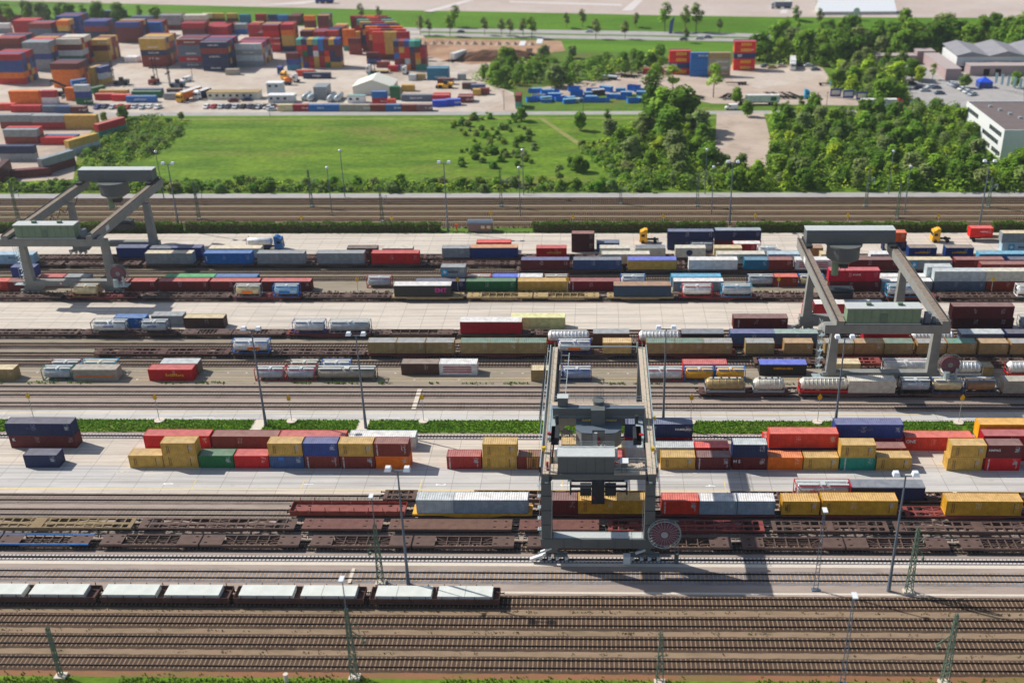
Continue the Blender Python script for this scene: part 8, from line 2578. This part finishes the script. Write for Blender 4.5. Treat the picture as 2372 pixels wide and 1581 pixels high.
for k in range(5): m = MB(); m.cyl((6 + k * 1.6, 33 - k * 5.5, 9.65), (6 + k * 1.6, 33 - k * 5.5, 10.3), .6, 10); part('roof_vent', m, M['trimsteel'], r_)
for f in range(3):
    for (a, b) in (((2, 14), (26, 38)), ((4, 20), (22, 30)), ((1, 9), (11, 18)))[f]:
        m = MB(); z = 7.0 - f * 3.1; m.box(-.05, a, z, -.01, b, z + 1.5); w_ = part('window_band', m, M['glass'], R)
        fr_ = MB()
        for q in range(int((b - a) / 1.5)): fr_.box(-.09, a + q * 1.5, z, -.055, a + q * 1.5 + .12, z + 1.5)
        part('mullions', fr_, M['houseroof'], w_)
for x in (24, 32): m = MB(); m.box(x, -.05, 6.2, x + 3, -.01, 8.4); part('window_band', m, M['glass'], R)
mv = mat_plain('mauve_cladding', (176, 154, 152), .85, 0, .1, 1); mr = mat_plain('pale_flat_roof', (182, 168, 164), .9, 0, .06)
for i, (x0, y0, x1, y1, h, lb) in enumerate(((129, 503, 147, 509, 3.8, 'left mauve flat-roofed storage block behind the wood'), (148.5, 507, 156.5, 514, 5, 'small mauve block between two storage buildings'), (151, 470, 157.5, 505, 4.6, 'long mauve block receding beside the white warehouse'), (164, 478, 190, 486, 4.2, 'pinkish block with dark doors before the warehouse'))):
    R = empty('storage_block', (x0, y0, 0)); tag(R, lb, 'storage building'); m = MB(); m.box(0, 0, 0, x1 - x0, y1 - y0, h); part('wall', m, mv, R); m = MB(); m.box(-.2, -.2, h, x1 - x0 + .2, y1 - y0 + .2, h + .2); part('roof', m, mr, R)
    if i == 3:
        for x in (6, 11): m = MB(); m.box(x, -.06, .1, x + 2.6, -.01, 3); part('door', m, M['bogie'], R)
R = empty('party_tent', (160.5, 453.5, 0)); tag(R, 'small blue tent beside the car park', 'tent'); m = MB(); m.box(0, 0, 0, 5.5, 5, 2.6); part('wall', m, M['trim'], R, 'blue2'); m = MB()
for a, b in (((-.2, -.2), (5.7, -.2)), ((5.7, -.2), (5.7, 5.2)), ((5.7, 5.2), (-.2, 5.2)), ((-.2, 5.2), (-.2, -.2))): m.poly([(*a, 2.6), (*b, 2.6), (2.75, 2.5, 4.4)])
part('roof', m, M['trim'], R, 'blue3')
for k, (x, y) in enumerate(((95.2, 438.5), (99.8, 435.6), (104.5, 432.7))):
    R = empty('info_board', (x, y, 0)); m = MB(); m.box(0, 0, .3, 4.4, .3, 3.6); part('panel', m, M['trim'], R, 'blue2'); m = MB(); m.box(.5, -.05, 1.2, 3.9, -.01, 2.9); part('poster', m, M['trim'], R, 'cream2' if k != 1 else 'lightgrey')
    pend(R, x, 'blue-framed board with pale panel', 'beside the road at the truck lot', 'sign board', 'sign boards')
for i, (x, y, L, D, h, c, lb) in enumerate(((-161, 438.6, 21.5, 5, 2.8, 'cream2', 'long flat cream office cabin behind the parked cars'), (-134, 432.6, 10.5, 4, 2.9, 'lightgrey', 'white low office cabin by the crimson roadside container'), (-137.7, 444.8, 6.5, 4, 5.2, 'lightgrey', 'white two-level cabin behind the low office cabin'), (-101.4, 432.0, 7, 2.6, 2.7, 'white', 'white cabin with pale green roof before the tent'))):
    R = empty('site_cabin', (x, y, 0)); tag(R, lb, 'cabin'); m = MB(); m.box(0, 0, 0, L, D, h); part('wall', m, M['trim'], R, c); m = MB(); m.box(-.25, -.25, h, L + .25, D + .25, h + .18); part('roof', m, M['trim'], R, 'tan' if i == 0 else ('palegreen' if i == 3 else 'white'))
    for k in range(int(L / 3)): m = MB(); m.box(.8 + k * 2.8, -.05, h - 1.6, 1.9 + k * 2.8, -.01, h - .7); part('window', m, M['glass'], R)
for i, (x, y) in enumerate(((-119.9, 435.0), (-117.4, 434.0), (-109.0, 432.9), (-106.1, 432.9))):
    m = MB(); m.cyl((0, 0, 1.2), (0, 9, 1.2), 1.2, 18); o = part('storage_tank', m, M['tank'], None, 'lightgrey', True, (x, y, 0)); s = MB(); s.box(-.9, .5, 0, .9, .8, .5); s.box(-.9, 8, 0, .9, 8.3, .5); part('cradle', s, M['bogie'], o); pend(o, x, 'grey round storage tank end', 'behind the roadside container row', 'tank', 'lying storage tanks')
for i, (x, y) in enumerate(((172.4, 640), (180, 642), (-156, 652))):
    pass
for i, (x, z, c) in enumerate(((-3, 0, 'slate'), )):
    R = empty('road_sign', (39.0, 584, 0)); tag(R, 'tall slanted blue-grey sign pylon by the motorway', 'sign pylon'); m = MB(); m.quadbox([(-.9, -.2, 0), (.9, -.2, 0), (.9, .2, 0), (-.9, .2, 0), (-.3, -.2, 6.5), (2.0, -.2, 9), (2.0, .2, 9), (-.3, .2, 6.5)]); part('panel', m, M['trim'], R, 'slateblue')
R = empty('road_sign', (141, 604, 1.0)); tag(R, 'white rounded sign pylon before the long tent', 'sign pylon'); m = MB(); m.cyl((0, 0, 0), (0, 0, 6), .5, 10); part('pole', m, M['trimsteel'], R); m = MB(); m.cyl((0, -.4, 7), (0, .4, 7), 1.8, 20); part('panel', m, M['whitepaint'], R)
for i in range(5):
    R = empty('flag_pole', (166 + i * 1.6, 452 - i * 2.6, 0)); m = MB(); m.cyl((0, 0, 0), (0, 0, 7), .07, 8); part('pole', m, M['whitepaint'], R); m = MB(); m.box(.08, -.02, 2.5, 1.1, .02, 6.8); part('flag', m, M['trim'], R, 'lightblue2'); pend(R, 166 + i, 'pale banner on white pole', 'beside the blue tent', 'flag', 'banner poles')
rr = random.Random(12)
for k in range(14):
    x = -88 + k * 4.2 ; y = 558 - k * .3; m = MB(); r0 = rr.uniform(1.6, 2.6); vs = [(r0 * math.cos(a * math.pi / 4) * rr.uniform(.8, 1.1), r0 * math.sin(a * math.pi / 4) * rr.uniform(.8, 1.1), 0) for a in range(8)]
    for a in range(8): m.poly([vs[a], vs[(a + 1) % 8], (rr.uniform(-.3, .3), 0, rr.uniform(1.2, 1.9))])
    o = part('gravel_heap', m, M['lotground'], None, loc=(x, y, 0)); pend(o, x, 'small grey gravel heap', 'in the row below the motorway', 'gravel heap', 'gravel heaps')
m = MB(); rr = random.Random(3); G = [[None] * 9 for _ in range(15)]
for i in range(15):
    for j in range(9): u_, v_ = i / 14 * 2 - 1, j / 8 * 2 - 1; G[i][j] = (u_ * 22 + v_ * 5, v_ * 7, max(0, (1 - u_ * u_) * (1 - v_ * v_) * 4.2 + rr.uniform(-.5, .5)) if abs(u_) < 1 and abs(v_) < 1 else 0)
for i in range(14):
    for j in range(8): m.quad(G[i][j], G[i + 1][j], G[i + 1][j + 1], G[i][j + 1])
tag(part('earth_mound', m, mat_ground('dark_earth', (112, 84, 66), (92, 66, 52), None, .2, 2, .2), None, loc=(-48, 520, 0)), 'dark brown earth mound beside the thicket', 'earth mound')
for i, (x, y) in enumerate(((-38.4, 542.4), (-30.2, 547.9))):
    m = MB(); m.box(0, 0, 2.2, 3, 12, 2.4)
    for a, b in ((.1, .1), (2.8, .1), (.1, 11.8), (2.8, 11.8)): m.box(a, b, 0, a + .1, b + .1, 2.2)
    o = part('white_shelter', m, M['whitepaint'], None, loc=(x, y - 8, 1)); pend(o, x, 'narrow white sheet roof', 'behind the earth mound', 'shelter', 'white shelters')
settle()
# thin summer haze over the yard: one closed box round camera and scene
m = MB(); m.box(-2600, -260, -1.2, 2600, 3600, 115); hz = mat = bpy.data.materials.new('haze_air'); mat.use_nodes = True; nt = mat.node_tree; nt.nodes.remove(nt.nodes['Principled BSDF'])
pv = N(nt, 'ShaderNodeVolumePrincipled'); pv.inputs['Color'].default_value = (.86, .9, .96, 1); pv.inputs['Density'].default_value = HAZE; pv.inputs['Anisotropy'].default_value = .3
nt.links.new(pv.outputs[0], nt.nodes['Material Output'].inputs['Volume']); tag(part('haze', m, mat), 'thin pale haze in the air over the whole yard', 'haze', kind='stuff')

# ------------------------------------------------------------------ light, sky, camera
SUN_EL, SUN_AZ = 42.3, math.atan2(-.924, .383)
w = bpy.data.worlds.new('World'); scene.world = w; w.use_nodes = True; nt = w.node_tree; bg = nt.nodes['Background']
sky = N(nt, 'ShaderNodeTexSky'); sky.sky_type = 'NISHITA'; sky.sun_disc = False; sky.sun_elevation = rad(SUN_EL); sky.sun_rotation = SUN_AZ; sky.air_density = 1.0; sky.dust_density = 1.2
nt.links.new(sky.outputs[0], bg.inputs['Color']); bg.inputs['Strength'].default_value = .1
sl = bpy.data.lights.new('sun', 'SUN'); sl.energy = 4.9; sl.angle = rad(.53); sl.color = (1.0, .955, .89)
so = bpy.data.objects.new('sun', sl); COL.objects.link(so)
d = Vector((.924 * math.cos(rad(SUN_EL)), -.383 * math.cos(rad(SUN_EL)), -math.sin(rad(SUN_EL)))); so.rotation_euler = d.to_track_quat('-Z', 'Y').to_euler(); so.location = (-100, 100, 200)
cam = bpy.data.cameras.new('camera'); co = bpy.data.objects.new('camera', cam); COL.objects.link(co); scene.camera = co
P_, YW_, RL_ = rad(26.038), rad(-1.2559), rad(-.4949)
fwd = Vector((math.sin(YW_) * math.cos(P_), math.cos(YW_) * math.cos(P_), -math.sin(P_))); r_ = Vector((math.cos(YW_), -math.sin(YW_), 0)); u_ = r_.cross(fwd)
rt = r_ * math.cos(RL_) + u_ * math.sin(RL_); up = -r_ * math.sin(RL_) + u_ * math.cos(RL_)
mt = Matrix((( rt.x, up.x, -fwd.x, 0), (rt.y, up.y, -fwd.y, 0), (rt.z, up.z, -fwd.z, 103.27), (0, 0, 0, 1))); co.matrix_world = mt
cam.sensor_width = 36; cam.lens = 2478.78 / 2372 * 36; cam.shift_x = -(1333.4 - 1186) / 2372; cam.clip_start = 1; cam.clip_end = 6000
cam.dof.use_dof = True; cam.dof.focus_distance = 195; cam.dof.aperture_fstop = .062
scene.render.resolution_x = 1024; scene.render.resolution_y = 682
vs_ = scene.view_settings; vs_.view_transform = 'Standard'; vs_.look = 'None'; vs_.gamma = 1; vs_.use_curve_mapping = False; vs_.exposure = 0.0
scene.cycles.max_bounces = 5; scene.cycles.diffuse_bounces = 3; scene.cycles.transmission_bounces = 2
